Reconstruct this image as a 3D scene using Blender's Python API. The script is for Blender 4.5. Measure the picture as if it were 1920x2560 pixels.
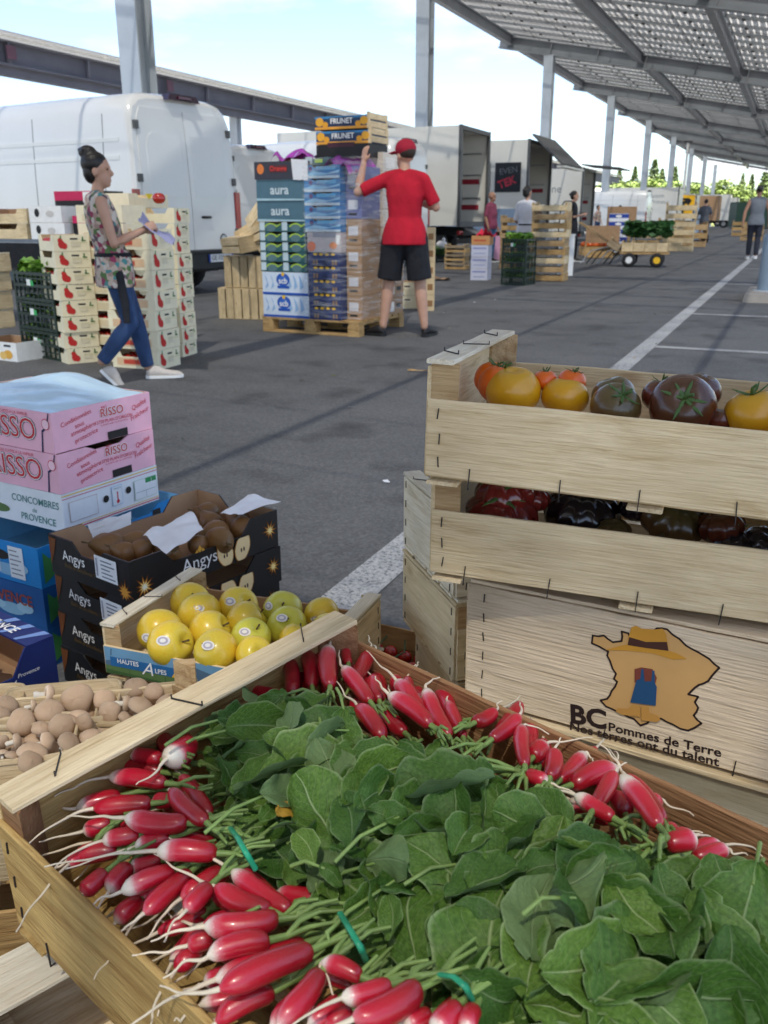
import bpy, bmesh, math, random
from mathutils import Vector, Matrix, noise
rnd = random.Random(7)
rad = math.radians
scene = bpy.context.scene
col = scene.collection
for o in list(bpy.data.objects): bpy.data.objects.remove(o)

# ------------------------------------------------------------------ camera
FPX, CAMH, PCX, PCY = 2200.0, 1.05, 960.0, 1280.0        # focal length in photo pixels, eye height (m)
TILT = math.atan(735 / FPX); YAW = math.atan(1040 / math.hypot(FPX, 735))
C_FH = Vector((-math.sin(YAW), math.cos(YAW), 0)); C_R = Vector((math.cos(YAW), math.sin(YAW), 0))
C_F = C_FH * math.cos(TILT) - Vector((0, 0, math.sin(TILT))); C_U = C_R.cross(C_F)
C_O = Vector((0, 0, CAMH))
cam = bpy.data.cameras.new('camera'); camo = bpy.data.objects.new('camera', cam); col.objects.link(camo)
cam.sensor_fit = 'VERTICAL'; cam.sensor_height = 36; cam.sensor_width = 27; cam.lens = FPX / 2560 * 36
cam.clip_start = 0.05; cam.clip_end = 3000
cam.dof.use_dof = True; cam.dof.focus_distance = 1.05; cam.dof.aperture_fstop = 13
camo.matrix_world = Matrix(((C_R.x, C_U.x, -C_F.x, 0), (C_R.y, C_U.y, -C_F.y, 0), (C_R.z, C_U.z, -C_F.z, CAMH), (0, 0, 0, 1)))
scene.camera = camo
def at(px, py, z=0.0):
    """world point at height z that the surveyed photo pixel stands for"""
    d = C_F * FPX + C_R * (px - PCX) - C_U * (py - PCY)
    return C_O + d * ((z - CAMH) / d.z)
def atd(px, py, dist):
    d = C_F * FPX + C_R * (px - PCX) - C_U * (py - PCY)
    return C_O + d * (dist / FPX)

# ------------------------------------------------------------------ sky and sun
SUN_AZ, SUN_EL = rad(162), rad(58)
world = bpy.data.worlds.new('World'); scene.world = world; world.use_nodes = True
wn, wl = world.node_tree.nodes, world.node_tree.links; wn.clear()
sky = wn.new('ShaderNodeTexSky'); sky.sky_type = 'NISHITA'; sky.sun_disc = False
sky.sun_elevation = SUN_EL; sky.sun_rotation = SUN_AZ; sky.dust_density = 1.1; sky.air_density = .8; sky.ozone_density = 1.0
tcw = wn.new('ShaderNodeTexCoord'); mpw = wn.new('ShaderNodeMapping'); mpw.inputs['Scale'].default_value = (1, 1, 3.2)
nzw = wn.new('ShaderNodeTexNoise'); nzw.inputs['Scale'].default_value = 3.4; nzw.inputs['Detail'].default_value = 7; nzw.inputs['Roughness'].default_value = .56
rpw = wn.new('ShaderNodeValToRGB'); rpw.color_ramp.elements[0].position = .50; rpw.color_ramp.elements[1].position = .78
rpw.color_ramp.elements[0].color = (0, 0, 0, 1); rpw.color_ramp.elements[1].color = (.8, .8, .8, 1)
mxw = wn.new('ShaderNodeMixRGB'); mxw.inputs['Color2'].default_value = (5.2, 5.3, 5.5, 1)
bgw = wn.new('ShaderNodeBackground'); bgw.inputs['Strength'].default_value = .05
ouw = wn.new('ShaderNodeOutputWorld')
wl.new(tcw.outputs['Generated'], mpw.inputs['Vector']); wl.new(mpw.outputs['Vector'], nzw.inputs['Vector'])
wl.new(nzw.outputs['Fac'], rpw.inputs['Fac']); wl.new(rpw.outputs['Color'], mxw.inputs['Fac'])
wl.new(sky.outputs['Color'], mxw.inputs['Color1']); wl.new(mxw.outputs['Color'], bgw.inputs['Color']); wl.new(bgw.outputs['Background'], ouw.inputs['Surface'])
sun = bpy.data.lights.new('sun', 'SUN'); suno = bpy.data.objects.new('sun', sun); col.objects.link(suno)
sun.energy = 5.0; sun.angle = rad(.53); sun.color = (1, .93, .83)
sdir = Vector((math.sin(SUN_AZ) * math.cos(SUN_EL), math.cos(SUN_AZ) * math.cos(SUN_EL), math.sin(SUN_EL)))
suno.rotation_euler = sdir.to_track_quat('Z', 'Y').to_euler(); suno.location = (20, -20, 60)
vs = scene.view_settings; vs.view_transform = 'Standard'; vs.look = 'None'; vs.gamma = 1.0; vs.use_curve_mapping = False; vs.exposure = 2.72
scene.cycles.max_bounces = 8; scene.cycles.diffuse_bounces = 4; scene.cycles.glossy_bounces = 3; scene.cycles.transparent_max_bounces = 12
scene.cycles.sample_clamp_indirect = 6; scene.cycles.use_denoising = True; scene.cycles.caustics_reflective = False; scene.cycles.caustics_refractive = False

# ------------------------------------------------------------------ helpers: materials
def srgb(r, g, b):
    f = lambda c: (c / 12.92 if c <= .04045 else ((c + .055) / 1.055) ** 2.4)
    return (f(r / 255), f(g / 255), f(b / 255))
MATS = {}
def newmat(name):
    m = bpy.data.materials.new(name); m.use_nodes = True
    n, l = m.node_tree.nodes, m.node_tree.links
    return m, n, l, n['Principled BSDF']
def obj_vec(n, l, scale=(1, 1, 1), coord='Object', jump=37.0):
    """object coordinates, shifted by a random amount per object so that copies differ"""
    tc = n.new('ShaderNodeTexCoord'); oi = n.new('ShaderNodeObjectInfo')
    mu = n.new('ShaderNodeMath'); mu.operation = 'MULTIPLY'; mu.inputs[1].default_value = jump
    l.new(oi.outputs['Random'], mu.inputs[0])
    ad = n.new('ShaderNodeVectorMath'); ad.operation = 'ADD'
    l.new(tc.outputs[coord], ad.inputs[0]); l.new(mu.outputs[0], ad.inputs[1])
    mp = n.new('ShaderNodeMapping'); mp.inputs['Scale'].default_value = scale
    l.new(ad.outputs[0], mp.inputs['Vector'])
    return mp.outputs['Vector'], oi
def ramp(n, stops):
    r = n.new('ShaderNodeValToRGB'); e = r.color_ramp.elements
    while len(e) < len(stops): e.new(.5)
    for k, (p, c) in enumerate(stops): e[k].position = p; e[k].color = (c[0], c[1], c[2], 1)
    return r
def mat(name, c, rough=.6, var=.12, vscale=9.0, bump=0.0, bscale=80.0, metal=0.0, rand=.08, spec=.4, coat=0.0, stretch=(1, 1, 1), sss=0.0, bdist=.004):
    if name in MATS: return MATS[name]
    m, n, l, b = newmat(name)
    v, oi = obj_vec(n, l, stretch)
    nz = n.new('ShaderNodeTexNoise'); nz.inputs['Scale'].default_value = vscale; nz.inputs['Detail'].default_value = 5
    l.new(v, nz.inputs['Vector'])
    r = ramp(n, [(.3, [x * (1 - var) for x in c]), (.7, [min(1, x * (1 + var)) for x in c])]); l.new(nz.outputs['Fac'], r.inputs['Fac'])
    hs = n.new('ShaderNodeHueSaturation'); mr = n.new('ShaderNodeMapRange')
    mr.inputs['To Min'].default_value = 1 - rand; mr.inputs['To Max'].default_value = 1 + rand
    l.new(oi.outputs['Random'], mr.inputs['Value']); l.new(mr.outputs['Result'], hs.inputs['Value'])
    l.new(r.outputs['Color'], hs.inputs['Color']); l.new(hs.outputs['Color'], b.inputs['Base Color'])
    b.inputs['Roughness'].default_value = rough; b.inputs['Metallic'].default_value = metal; b.inputs['Specular IOR Level'].default_value = spec
    b.inputs['Coat Weight'].default_value = coat; b.inputs['Coat Roughness'].default_value = .1
    if sss: b.inputs['Subsurface Weight'].default_value = sss; b.inputs['Subsurface Radius'].default_value = (.01, .004, .002)
    if bump:
        nb = n.new('ShaderNodeTexNoise'); nb.inputs['Scale'].default_value = bscale; nb.inputs['Detail'].default_value = 4
        l.new(v, nb.inputs['Vector']); bp = n.new('ShaderNodeBump'); bp.inputs['Strength'].default_value = bump; bp.inputs['Distance'].default_value = bdist
        l.new(nb.outputs['Fac'], bp.inputs['Height']); l.new(bp.outputs['Normal'], b.inputs['Normal'])
    MATS[name] = m
    return m
def flat(r, g, b, rough=.55):
    """a printed or painted colour, given as it is named on a colour card (sRGB)"""
    k = 'print_%d_%d_%d' % (r, g, b)
    return mat(k, srgb(r, g, b), rough, .05, 20, rand=.02)
def wood(name, c1, c2, streak, rough=.75, knots=.5, fib=.5):
    if name in MATS: return MATS[name]
    m, n, l, b = newmat(name)
    v, oi = obj_vec(n, l, (1, 1, 1))
    mp = n.new('ShaderNodeMapping'); mp.inputs['Scale'].default_value = (2.2, 26, 26); l.new(v, mp.inputs['Vector'])
    dn = n.new('ShaderNodeTexNoise'); dn.inputs['Scale'].default_value = 3.5; dn.inputs['Detail'].default_value = 2; l.new(v, dn.inputs['Vector'])
    mx = n.new('ShaderNodeVectorMath'); mx.operation = 'MULTIPLY_ADD'; mx.inputs[1].default_value = (1.6, 1.6, 1.6)
    l.new(dn.outputs['Color'], mx.inputs[0]); l.new(mp.outputs['Vector'], mx.inputs[2])
    g = n.new('ShaderNodeTexNoise'); g.inputs['Scale'].default_value = 2.4; g.inputs['Detail'].default_value = 8; g.inputs['Roughness'].default_value = .62
    l.new(mx.outputs[0], g.inputs['Vector'])
    r = ramp(n, [(.24, streak), (.40, c2), (.56, c1), (.78, [min(1, x * 1.12) for x in c1])]); l.new(g.outputs['Fac'], r.inputs['Fac'])
    # broad, weathered tone
    br = n.new('ShaderNodeTexNoise'); br.inputs['Scale'].default_value = 5.0; br.inputs['Detail'].default_value = 3; l.new(v, br.inputs['Vector'])
    rb = ramp(n, [(.35, (.72, .69, .64)), (.65, (1.06, 1.04, 1.0))]); l.new(br.outputs['Fac'], rb.inputs['Fac'])
    m1 = n.new('ShaderNodeMixRGB'); m1.blend_type = 'MULTIPLY'; m1.inputs['Fac'].default_value = .75
    l.new(r.outputs['Color'], m1.inputs['Color1']); l.new(rb.outputs['Color'], m1.inputs['Color2'])
    # knots
    vo = n.new('ShaderNodeTexVoronoi'); vo.inputs['Scale'].default_value = 1.0
    kp = n.new('ShaderNodeMapping'); kp.inputs['Scale'].default_value = (4, 11, 11); l.new(v, kp.inputs['Vector']); l.new(kp.outputs['Vector'], vo.inputs['Vector'])
    kr = ramp(n, [(.0, (.22, .13, .07)), (.05, (.45, .3, .18)), (.11, (1, 1, 1))]); l.new(vo.outputs['Distance'], kr.inputs['Fac'])
    m2 = n.new('ShaderNodeMixRGB'); m2.blend_type = 'MULTIPLY'; m2.inputs['Fac'].default_value = knots
    l.new(m1.outputs['Color'], m2.inputs['Color1']); l.new(kr.outputs['Color'], m2.inputs['Color2'])
    hs = n.new('ShaderNodeHueSaturation'); mr = n.new('ShaderNodeMapRange'); mr.inputs['To Min'].default_value = .84; mr.inputs['To Max'].default_value = 1.1
    l.new(oi.outputs['Random'], mr.inputs['Value']); l.new(mr.outputs['Result'], hs.inputs['Value']); l.new(m2.outputs['Color'], hs.inputs['Color'])
    l.new(hs.outputs['Color'], b.inputs['Base Color']); b.inputs['Roughness'].default_value = rough; b.inputs['Specular IOR Level'].default_value = .25
    # fibres
    cm = n.new('ShaderNodeMixRGB'); cm.blend_type = 'MULTIPLY'; cm.inputs['Fac'].default_value = fib
    fp = n.new('ShaderNodeMapping'); fp.inputs['Scale'].default_value = (16, 330, 330); l.new(v, fp.inputs['Vector'])
    fz = n.new('ShaderNodeTexNoise'); fz.inputs['Scale'].default_value = 1.0; fz.inputs['Detail'].default_value = 3; l.new(fp.outputs['Vector'], fz.inputs['Vector'])
    rf = ramp(n, [(.30, (.76, .70, .62)), (.48, (.97, .97, .97)), (.72, (1.08, 1.09, 1.1))]); l.new(fz.outputs['Fac'], rf.inputs['Fac']); l.new(hs.outputs['Color'], cm.inputs['Color1']); l.new(rf.outputs['Color'], cm.inputs['Color2']); l.new(cm.outputs['Color'], b.inputs['Base Color'])
    sm = n.new('ShaderNodeMath'); sm.operation = 'ADD'; l.new(fz.outputs['Fac'], sm.inputs[0]); l.new(g.outputs['Fac'], sm.inputs[1])
    bp = n.new('ShaderNodeBump'); bp.inputs['Strength'].default_value = .8; bp.inputs['Distance'].default_value = .0025
    l.new(sm.outputs[0], bp.inputs['Height']); l.new(bp.outputs['Normal'], b.inputs['Normal'])
    MATS[name] = m
    return m

W_PALE = wood('poplar_pale', (.80, .655, .425), (.71, .56, .34), (.46, .32, .16))
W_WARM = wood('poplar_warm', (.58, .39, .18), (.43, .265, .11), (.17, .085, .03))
W_PINE = wood('pine_block', (.56, .40, .22), (.42, .27, .13), (.20, .11, .05), knots=.3)
W_OLD = wood('old_yellow_wood', (.50, .34, .13), (.36, .22, .075), (.13, .065, .02))
W_RUST = wood('reddish_wood', (.44, .25, .125), (.34, .18, .085), (.17, .08, .035), knots=.3)
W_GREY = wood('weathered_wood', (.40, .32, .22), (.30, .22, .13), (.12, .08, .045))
W_PLY = wood('plywood_smooth', (.80, .66, .48), (.74, .60, .42), (.66, .51, .35), knots=.25, fib=.25)
W_WHITE = wood('planed_white_wood', (.84, .78, .64), (.76, .68, .53), (.52, .42, .28), knots=.2)
M_STAPLE = mat('staple_steel', (.05, .05, .055), .45, .2, 50, metal=.7)
M_CARD = mat('brown_cardboard', srgb(172, 138, 105), .85, .1, 14, bump=.1, bscale=120)
M_BLACKCARD = mat('black_printed_card', (.012, .012, .013), .38, .3, 6, spec=.5)
M_BLACK = mat('black_plastic', (.012, .013, .013), .45, .25, 20)
M_GREENPL = mat('dark_green_plastic', (.012, .03, .02), .4, .25, 12, bump=.1)
M_WHITE = mat('white_vehicle_paint', (.74, .75, .75), .22, .03, 1.5, coat=.6, rand=.01)
M_CREAM = mat('cream_vehicle_panel', (.72, .71, .66), .35, .05, 1.2, rand=.02)
M_RUBBER = mat('tyre_rubber', (.02, .02, .021), .8, .2, 40, bump=.2)
M_DARK = mat('dark_trim', (.02, .021, .023), .5, .2, 8)
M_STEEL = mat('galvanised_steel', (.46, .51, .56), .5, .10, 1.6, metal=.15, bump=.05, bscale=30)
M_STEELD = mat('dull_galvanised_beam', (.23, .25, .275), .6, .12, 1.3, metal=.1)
M_ALU = mat('aluminium', (.5, .52, .54), .35, .1, 6, metal=.8)
M_RED = flat(190, 25, 35); M_INK = flat(26, 24, 26); M_PAPER = mat('white_paper', (.8, .81, .84), .8, .04, 30)
M_PWHITE = flat(238, 238, 236); M_YEL = flat(240, 190, 40)

# ------------------------------------------------------------------ helpers: meshes
class MB:
    def __init__(s): s.v = []; s.f = []; s.m = []; s.sm = []; s.uv = None
    def add(s, verts, faces, m=0, smooth=False):
        o = len(s.v); s.v += [tuple(v) for v in verts]
        for f in faces: s.f.append([o + i for i in f]); s.m.append(m); s.sm.append(smooth)
        return s
    def box(s, c, d, m=0, rot=None, taper=1.0):
        cx, cy, cz = c; x, y, z = d[0] / 2, d[1] / 2, d[2] / 2; t = taper
        p = [(-x, -y, -z), (x, -y, -z), (x, y, -z), (-x, y, -z), (-x * t, -y * t, z), (x * t, -y * t, z), (x * t, y * t, z), (-x * t, y * t, z)]
        if rot is not None: p = [rot @ Vector(q) for q in p]
        return s.add([(q[0] + cx, q[1] + cy, q[2] + cz) for q in p], [(3, 2, 1, 0), (4, 5, 6, 7), (0, 1, 5, 4), (1, 2, 6, 5), (2, 3, 7, 6), (3, 0, 4, 7)], m)
    def rings(s, R, m=0, smooth=True, cap0=True, cap1=True):
        n = len(R[0]); v = [p for r in R for p in r]; f = []
        for k in range(len(R) - 1):
            for i in range(n):
                j = (i + 1) % n; f.append((k * n + i, k * n + j, (k + 1) * n + j, (k + 1) * n + i))
        s.add(v, f, m, smooth)
        if cap0: s.add(R[0], [tuple(reversed(range(n)))], m, False)
        if cap1: s.add(R[-1], [tuple(range(n))], m, False)
        return s
    def tube(s, pts, radii, n=8, m=0, caps=True, flat_=1.0):
        pts = [Vector(p) for p in pts]
        if not hasattr(radii, '__len__'): radii = [radii] * len(pts)
        R = []; prev = None
        for k, p in enumerate(pts):
            t = (pts[min(k + 1, len(pts) - 1)] - pts[max(k - 1, 0)])
            t = t.normalized() if t.length > 1e-9 else Vector((0, 0, 1))
            if prev is None:
                a = Vector((0, 0, 1)) if abs(t.z) < .9 else Vector((1, 0, 0)); u = t.cross(a).normalized()
            else:
                u = (prev - t * prev.dot(t)); u = u.normalized() if u.length > 1e-6 else t.orthogonal().normalized()
            prev = u; w = t.cross(u)
            R.append([p + (u * math.cos(2 * math.pi * i / n) + w * math.sin(2 * math.pi * i / n) * flat_) * radii[k] for i in range(n)])
        return s.rings(R, m, True, caps, caps)
    def ball(s, c, r, m=0, seg=12, rin=8, rot=None):
        if not hasattr(r, '__len__'): r = (r, r, r)
        R = []
        for k in range(rin + 1):
            th = math.pi * k / rin; th = min(max(th, .05), math.pi - .05)
            ring = []
            for i in range(seg):
                a = 2 * math.pi * i / seg
                q = Vector((r[0] * math.sin(th) * math.cos(a), r[1] * math.sin(th) * math.sin(a), -r[2] * math.cos(th)))
                if rot is not None: q = rot @ q
                ring.append((q.x + c[0], q.y + c[1], q.z + c[2]))
            R.append(ring)
        return s.rings(R, m, True)
    def prism(s, poly, a, b, axis='y', m=0):
        """2D outline swept between a and b along an axis; outline in the two other axes"""
        n = len(poly)
        def P(u, w, t): return {'y': (u, t, w), 'x': (t, u, w), 'z': (u, w, t)}[axis]
        v = [P(u, w, a) for u, w in poly] + [P(u, w, b) for u, w in poly]
        f = [tuple(range(n)), tuple(reversed(range(n, 2 * n)))] + [(i, i + n, (i + 1) % n + n, (i + 1) % n) for i in range(n)]
        return s.add(v, f, m)
    def mesh(s, name, mats):
        me = bpy.data.meshes.new(name); me.from_pydata(s.v, [], s.f)
        for mm in (mats if isinstance(mats, (list, tuple)) else [mats]): me.materials.append(mm)
        me.polygons.foreach_set('material_index', s.m); me.polygons.foreach_set('use_smooth', s.sm)
        bm = bmesh.new(); bm.from_mesh(me); bmesh.ops.recalc_face_normals(bm, faces=bm.faces); bm.to_mesh(me); bm.free()
        me.update(); return me
    def build(s, name, mats, parent=None, loc=(0, 0, 0), rot=(0, 0, 0)):
        return put(name, s.mesh(name, mats), parent, loc, rot)
def put(name, me, parent=None, loc=(0, 0, 0), rot=(0, 0, 0), scale=None):
    o = bpy.data.objects.new(name, me); col.objects.link(o)
    o.parent = parent; o.location = loc; o.rotation_euler = rot
    if scale is not None: o.scale = scale if hasattr(scale, '__len__') else (scale,) * 3
    return o
def tag(o, label, cat, group=None):
    o['label'] = label; o['category'] = cat
    if group: o['group'] = group
    return o
def thing(name, label, cat, loc=(0, 0, 0), yaw=0.0, group=None, rx=0.0, ry=0.0):
    o = bpy.data.objects.new(name, None); col.objects.link(o); o.empty_display_size = .05
    o.location = loc; o.rotation_mode = 'XYZ'
    o.rotation_euler = (Matrix.Rotation(yaw, 3, 'Z') @ Matrix.Rotation(rx, 3, 'X') @ Matrix.Rotation(ry, 3, 'Y')).to_euler()
    return tag(o, label, cat, group)
def structure(name, mb, mats, label=None):
    o = mb.build(name, mats); o['kind'] = 'structure'
    if label: o['label'] = label
    return o
def copy_tree(o, parent=None):
    c = o.copy(); col.objects.link(c); c.parent = parent
    for ch in o.children: copy_tree(ch, c)
    return c
BOXES = {}
def board(name, d, m, parent, loc=(0, 0, 0), rot=(0, 0, 0), bev=.0012, wob=0.0):
    """a sawn board, longest side along local x so that the grain runs with it"""
    key = (tuple(round(x, 4) for x in d), m.name, bev, wob)
    if key not in BOXES:
        n_ = max(2, min(16, int(d[0] / .035))); R_ = []; b_ = min(bev, min(d[1], d[2]) * .3); sd_ = len(BOXES) * 1.7
        for i in range(n_ + 1):
            x = -d[0] / 2 + d[0] * i / n_; y, z = d[1] / 2, d[2] / 2
            j = lambda k, a=.0013: a * noise.noise(Vector((x * 23 + sd_, k * 3.1, sd_))) if min(d[1], d[2]) < .02 else 0
            thin_y = d[1] < d[2]
            dy1, dy2, dz1, dz2 = (j(1, .0004), j(2, .0004), j(3), j(4)) if thin_y else (j(1), j(2), j(3, .0004), j(4, .0004))
            R_.append([(x, -y + b_ + dy1, -z + dz1), (x, y - b_ + dy2, -z + dz1), (x, y + dy2, -z + b_ + dz1), (x, y + dy2, z - b_ + dz2), (x, y - b_ + dy2, z + dz2), (x, -y + b_ + dy1, z + dz2), (x, -y + dy1, z - b_ + dz2), (x, -y + dy1, -z + b_ + dz1)])
        BOXES[key] = MB().rings(R_, 0, False).mesh('board', m)
    return put(name, BOXES[key], parent, loc, rot)
TEXTS = {}
def text(body, size, m, parent, loc, rot=(math.pi / 2, 0, 0), bold=0.0, shear=0.0, name='lettering', align='CENTER', width=None, ext=.0, space=1.0, sx=1.0):
    key = (body, round(size, 4), m.name, bold, shear, align, space)
    if key not in TEXTS:
        cu = bpy.data.curves.new('lettering', 'FONT'); cu.body = body; cu.size = size; cu.offset = bold * size; cu.shear = shear
        cu.align_x = align; cu.align_y = 'CENTER'; cu.resolution_u = 3; cu.space_character = space
        to = bpy.data.objects.new('lettering', cu); me = bpy.data.meshes.new_from_object(to)
        bpy.data.objects.remove(to); bpy.data.curves.remove(cu)
        me.materials.clear(); me.materials.append(m); TEXTS[key] = me
    o = put(name, TEXTS[key], parent, loc, rot)
    if sx != 1.0: o.scale = (sx, 1, 1)
    return o
def flatpoly(name, polys, parent, loc=(0, 0, 0), rot=(0, 0, 0)):
    """flat print: [(outline [(x,z)...], material)] laid on the plane y=0, each 0.2 mm above the one before"""
    mb = MB(); mats = []
    for k, (pts, m) in enumerate(polys):
        if m not in mats: mats.append(m)
        mb.add([(x, -.0002 * k, z) for x, z in pts], [tuple(range(len(pts)))], mats.index(m))
    return mb.build(name, mats, parent, loc, rot)
def rect(x0, z0, x1, z1): return [(x0, z0), (x1, z0), (x1, z1), (x0, z1)]
def disc(cx, cz, rx, rz=None, n=14): 
    rz = rz or rx
    return [(cx + rx * math.cos(2 * math.pi * i / n), cz + rz * math.sin(2 * math.pi * i / n)) for i in range(n)]
TOPN = ['topmost', 'second from the top', 'third from the top', 'fourth from the top', 'fifth from the top', 'sixth from the top', 'seventh from the top', 'eighth from the top', 'ninth from the top', 'tenth from the top', 'eleventh from the top']
def nth_down(k, n): return 'bottom' if k == n - 1 else TOPN[k]
def mworld(o): return Matrix.LocRotScale(o.location, o.rotation_euler, None)
def paper(label, corners, seed, amp=.012):
    c = [Vector(x) for x in corners]; nx = ny = 10; V = []; Fc = []
    for i in range(nx + 1):
        for j in range(ny + 1):
            u, v = i / nx, j / ny; p = c[0].lerp(c[1], u).lerp(c[3].lerp(c[2], u), v)
            V.append(p + Vector((0, 0, amp * (abs(noise.noise(Vector((u * 2.4, v * 2.4, seed)))) * 2 - .3) + amp * 1.2 * max(0, abs(u - v) - .5))))
    for i in range(nx):
        for j in range(ny): a = i * (ny + 1) + j; Fc.append((a, a + ny + 1, a + ny + 2, a + 1))
    return tag(MB().add(V, Fc, 0, True).build('paper_sheet', M_PAPER), label, 'paper')

# ================================================================== the setting
def asphalt():
    m, n, l, b = newmat('asphalt')
    tc = n.new('ShaderNodeTexCoord'); v = tc.outputs['Object']
    def nz(s, d=4, r=.55):
        t = n.new('ShaderNodeTexNoise'); t.inputs['Scale'].default_value = s; t.inputs['Detail'].default_value = d; t.inputs['Roughness'].default_value = r; l.new(v, t.inputs['Vector']); return t
    vo = n.new('ShaderNodeTexVoronoi'); vo.inputs['Scale'].default_value = 105; l.new(v, vo.inputs['Vector'])
    ra = ramp(n, [(.0, (.060, .061, .064)), (.45, (.102, .104, .107)), (.8, (.158, .160, .163)), (1, (.32, .325, .33))])
    mx = n.new('ShaderNodeMixRGB'); mx.blend_type = 'MIX'; mx.inputs['Fac'].default_value = .5
    f = nz(60, 6, .7); l.new(vo.outputs['Color'], mx.inputs['Color1']); l.new(f.outputs['Fac'], mx.inputs['Color2'])
    bw = n.new('ShaderNodeRGBToBW'); l.new(mx.outputs['Color'], bw.inputs['Color']); l.new(bw.outputs['Val'], ra.inputs['Fac'])
    big = nz(.8, 7, .68); rb = ramp(n, [(.30, (.66, .66, .67)), (.5, (1, 1, 1)), (.72, (1.22, 1.21, 1.19))]); l.new(big.outputs['Fac'], rb.inputs['Fac'])
    m1 = n.new('ShaderNodeMixRGB'); m1.blend_type = 'MULTIPLY'; m1.inputs['Fac'].default_value = 1; l.new(ra.outputs['Color'], m1.inputs['Color1']); l.new(rb.outputs['Color'], m1.inputs['Color2'])
    st = nz(2.1, 3, .5); rs = ramp(n, [(.56, (1, 1, 1)), (.66, (.62, .62, .63)), (.75, (.42, .42, .43))]); l.new(st.outputs['Fac'], rs.inputs['Fac'])   # oil and damp stains
    m2 = n.new('ShaderNodeMixRGB'); m2.blend_type = 'MULTIPLY'; m2.inputs['Fac'].default_value = .8; l.new(m1.outputs['Color'], m2.inputs['Color1']); l.new(rs.outputs['Color'], m2.inputs['Color2'])
    l.new(m2.outputs['Color'], b.inputs['Base Color']); b.inputs['Roughness'].default_value = .82; b.inputs['Specular IOR Level'].default_value = .35
    bp = n.new('ShaderNodeBump'); bp.inputs['Strength'].default_value = .5; bp.inputs['Distance'].default_value = .006; l.new(bw.outputs['Val'], bp.inputs['Height']); l.new(bp.outputs['Normal'], b.inputs['Normal'])
    return m
M_ASPHALT = asphalt()
def paint():
    """worn road paint: the aggregate shows through"""
    m, n, l, b = newmat('worn_road_paint')
    tc = n.new('ShaderNodeTexCoord'); v = tc.outputs['Object']
    t = n.new('ShaderNodeTexNoise'); t.inputs['Scale'].default_value = 85; t.inputs['Detail'].default_value = 5; t.inputs['Roughness'].default_value = .7; l.new(v, t.inputs['Vector'])
    t2 = n.new('ShaderNodeTexNoise'); t2.inputs['Scale'].default_value = 2.2; t2.inputs['Detail'].default_value = 3; l.new(v, t2.inputs['Vector'])
    s = n.new('ShaderNodeMath'); s.operation = 'MULTIPLY_ADD'; s.inputs[1].default_value = .35; l.new(t2.outputs['Fac'], s.inputs[0]); l.new(t.outputs['Fac'], s.inputs[2])
    r = ramp(n, [(.52, (.085, .09, .1)), (.62, (.30, .31, .32)), (.8, (.48, .48, .48))]); l.new(s.outputs[0], r.inputs['Fac']); l.new(r.outputs['Color'], b.inputs['Base Color'])
    b.inputs['Roughness'].default_value = .8
    bp = n.new('ShaderNodeBump'); bp.inputs['Strength'].default_value = .5; bp.inputs['Distance'].default_value = .005; l.new(t.outputs['Fac'], bp.inputs['Height']); l.new(bp.outputs['Normal'], b.inputs['Normal'])
    return m
M_PAINT = paint()
structure('ground', MB().add([(-700, -300, 0), (700, -300, 0), (700, 1200, 0), (-700, 1200, 0)], [(0, 1, 2, 3)]), M_ASPHALT)
def marking(x0, y0, x1, y1): structure('road_marking', MB().add([(x0, y0, .004), (x1, y0, .004), (x1, y1, .004), (x0, y1, .004)], [(0, 1, 2, 3)]), M_PAINT)
marking(-1.13, -1, -.99, 90)
for yy in (7.9, 10.9, 16.2, 21.4, 26.6, 31.8, 37): marking(-.986, yy - .06, 5, yy + .06)
M_CONC = mat('pale_concrete', (.36, .33, .29), .85, .15, 4, bump=.3, bscale=60)
structure('kerb_island', MB().box((.95, 13.45, .055), (3.0, 1.5, .11), taper=.985), M_CONC)
bo = thing('bollard', 'short blue-grey steel bollard on the pale concrete pad at the right edge', 'bollard', (-.27, 13.35, .11))
MB().tube([(0, 0, 0), (0, 0, .68), (0, 0, .74), (0, 0, .765)], [.14, .14, .12, .03], 20).build('post', mat('blue_grey_paint', (.21, .28, .35), .5, .1, 3), bo)
MB().tube([(0, 0, 0), (0, 0, .012)], [.19, .19], 20).build('base_plate', M_STEEL, bo)
# sunlit ground cover far beyond the yard
structure('verge', MB().add([(-120, 128, .02), (160, 128, .02), (160, 420, .02), (-120, 420, .02)], [(0, 1, 2, 3)]), mat('dry_grass', (.13, .15, .05), .9, .3, .3))

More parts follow.
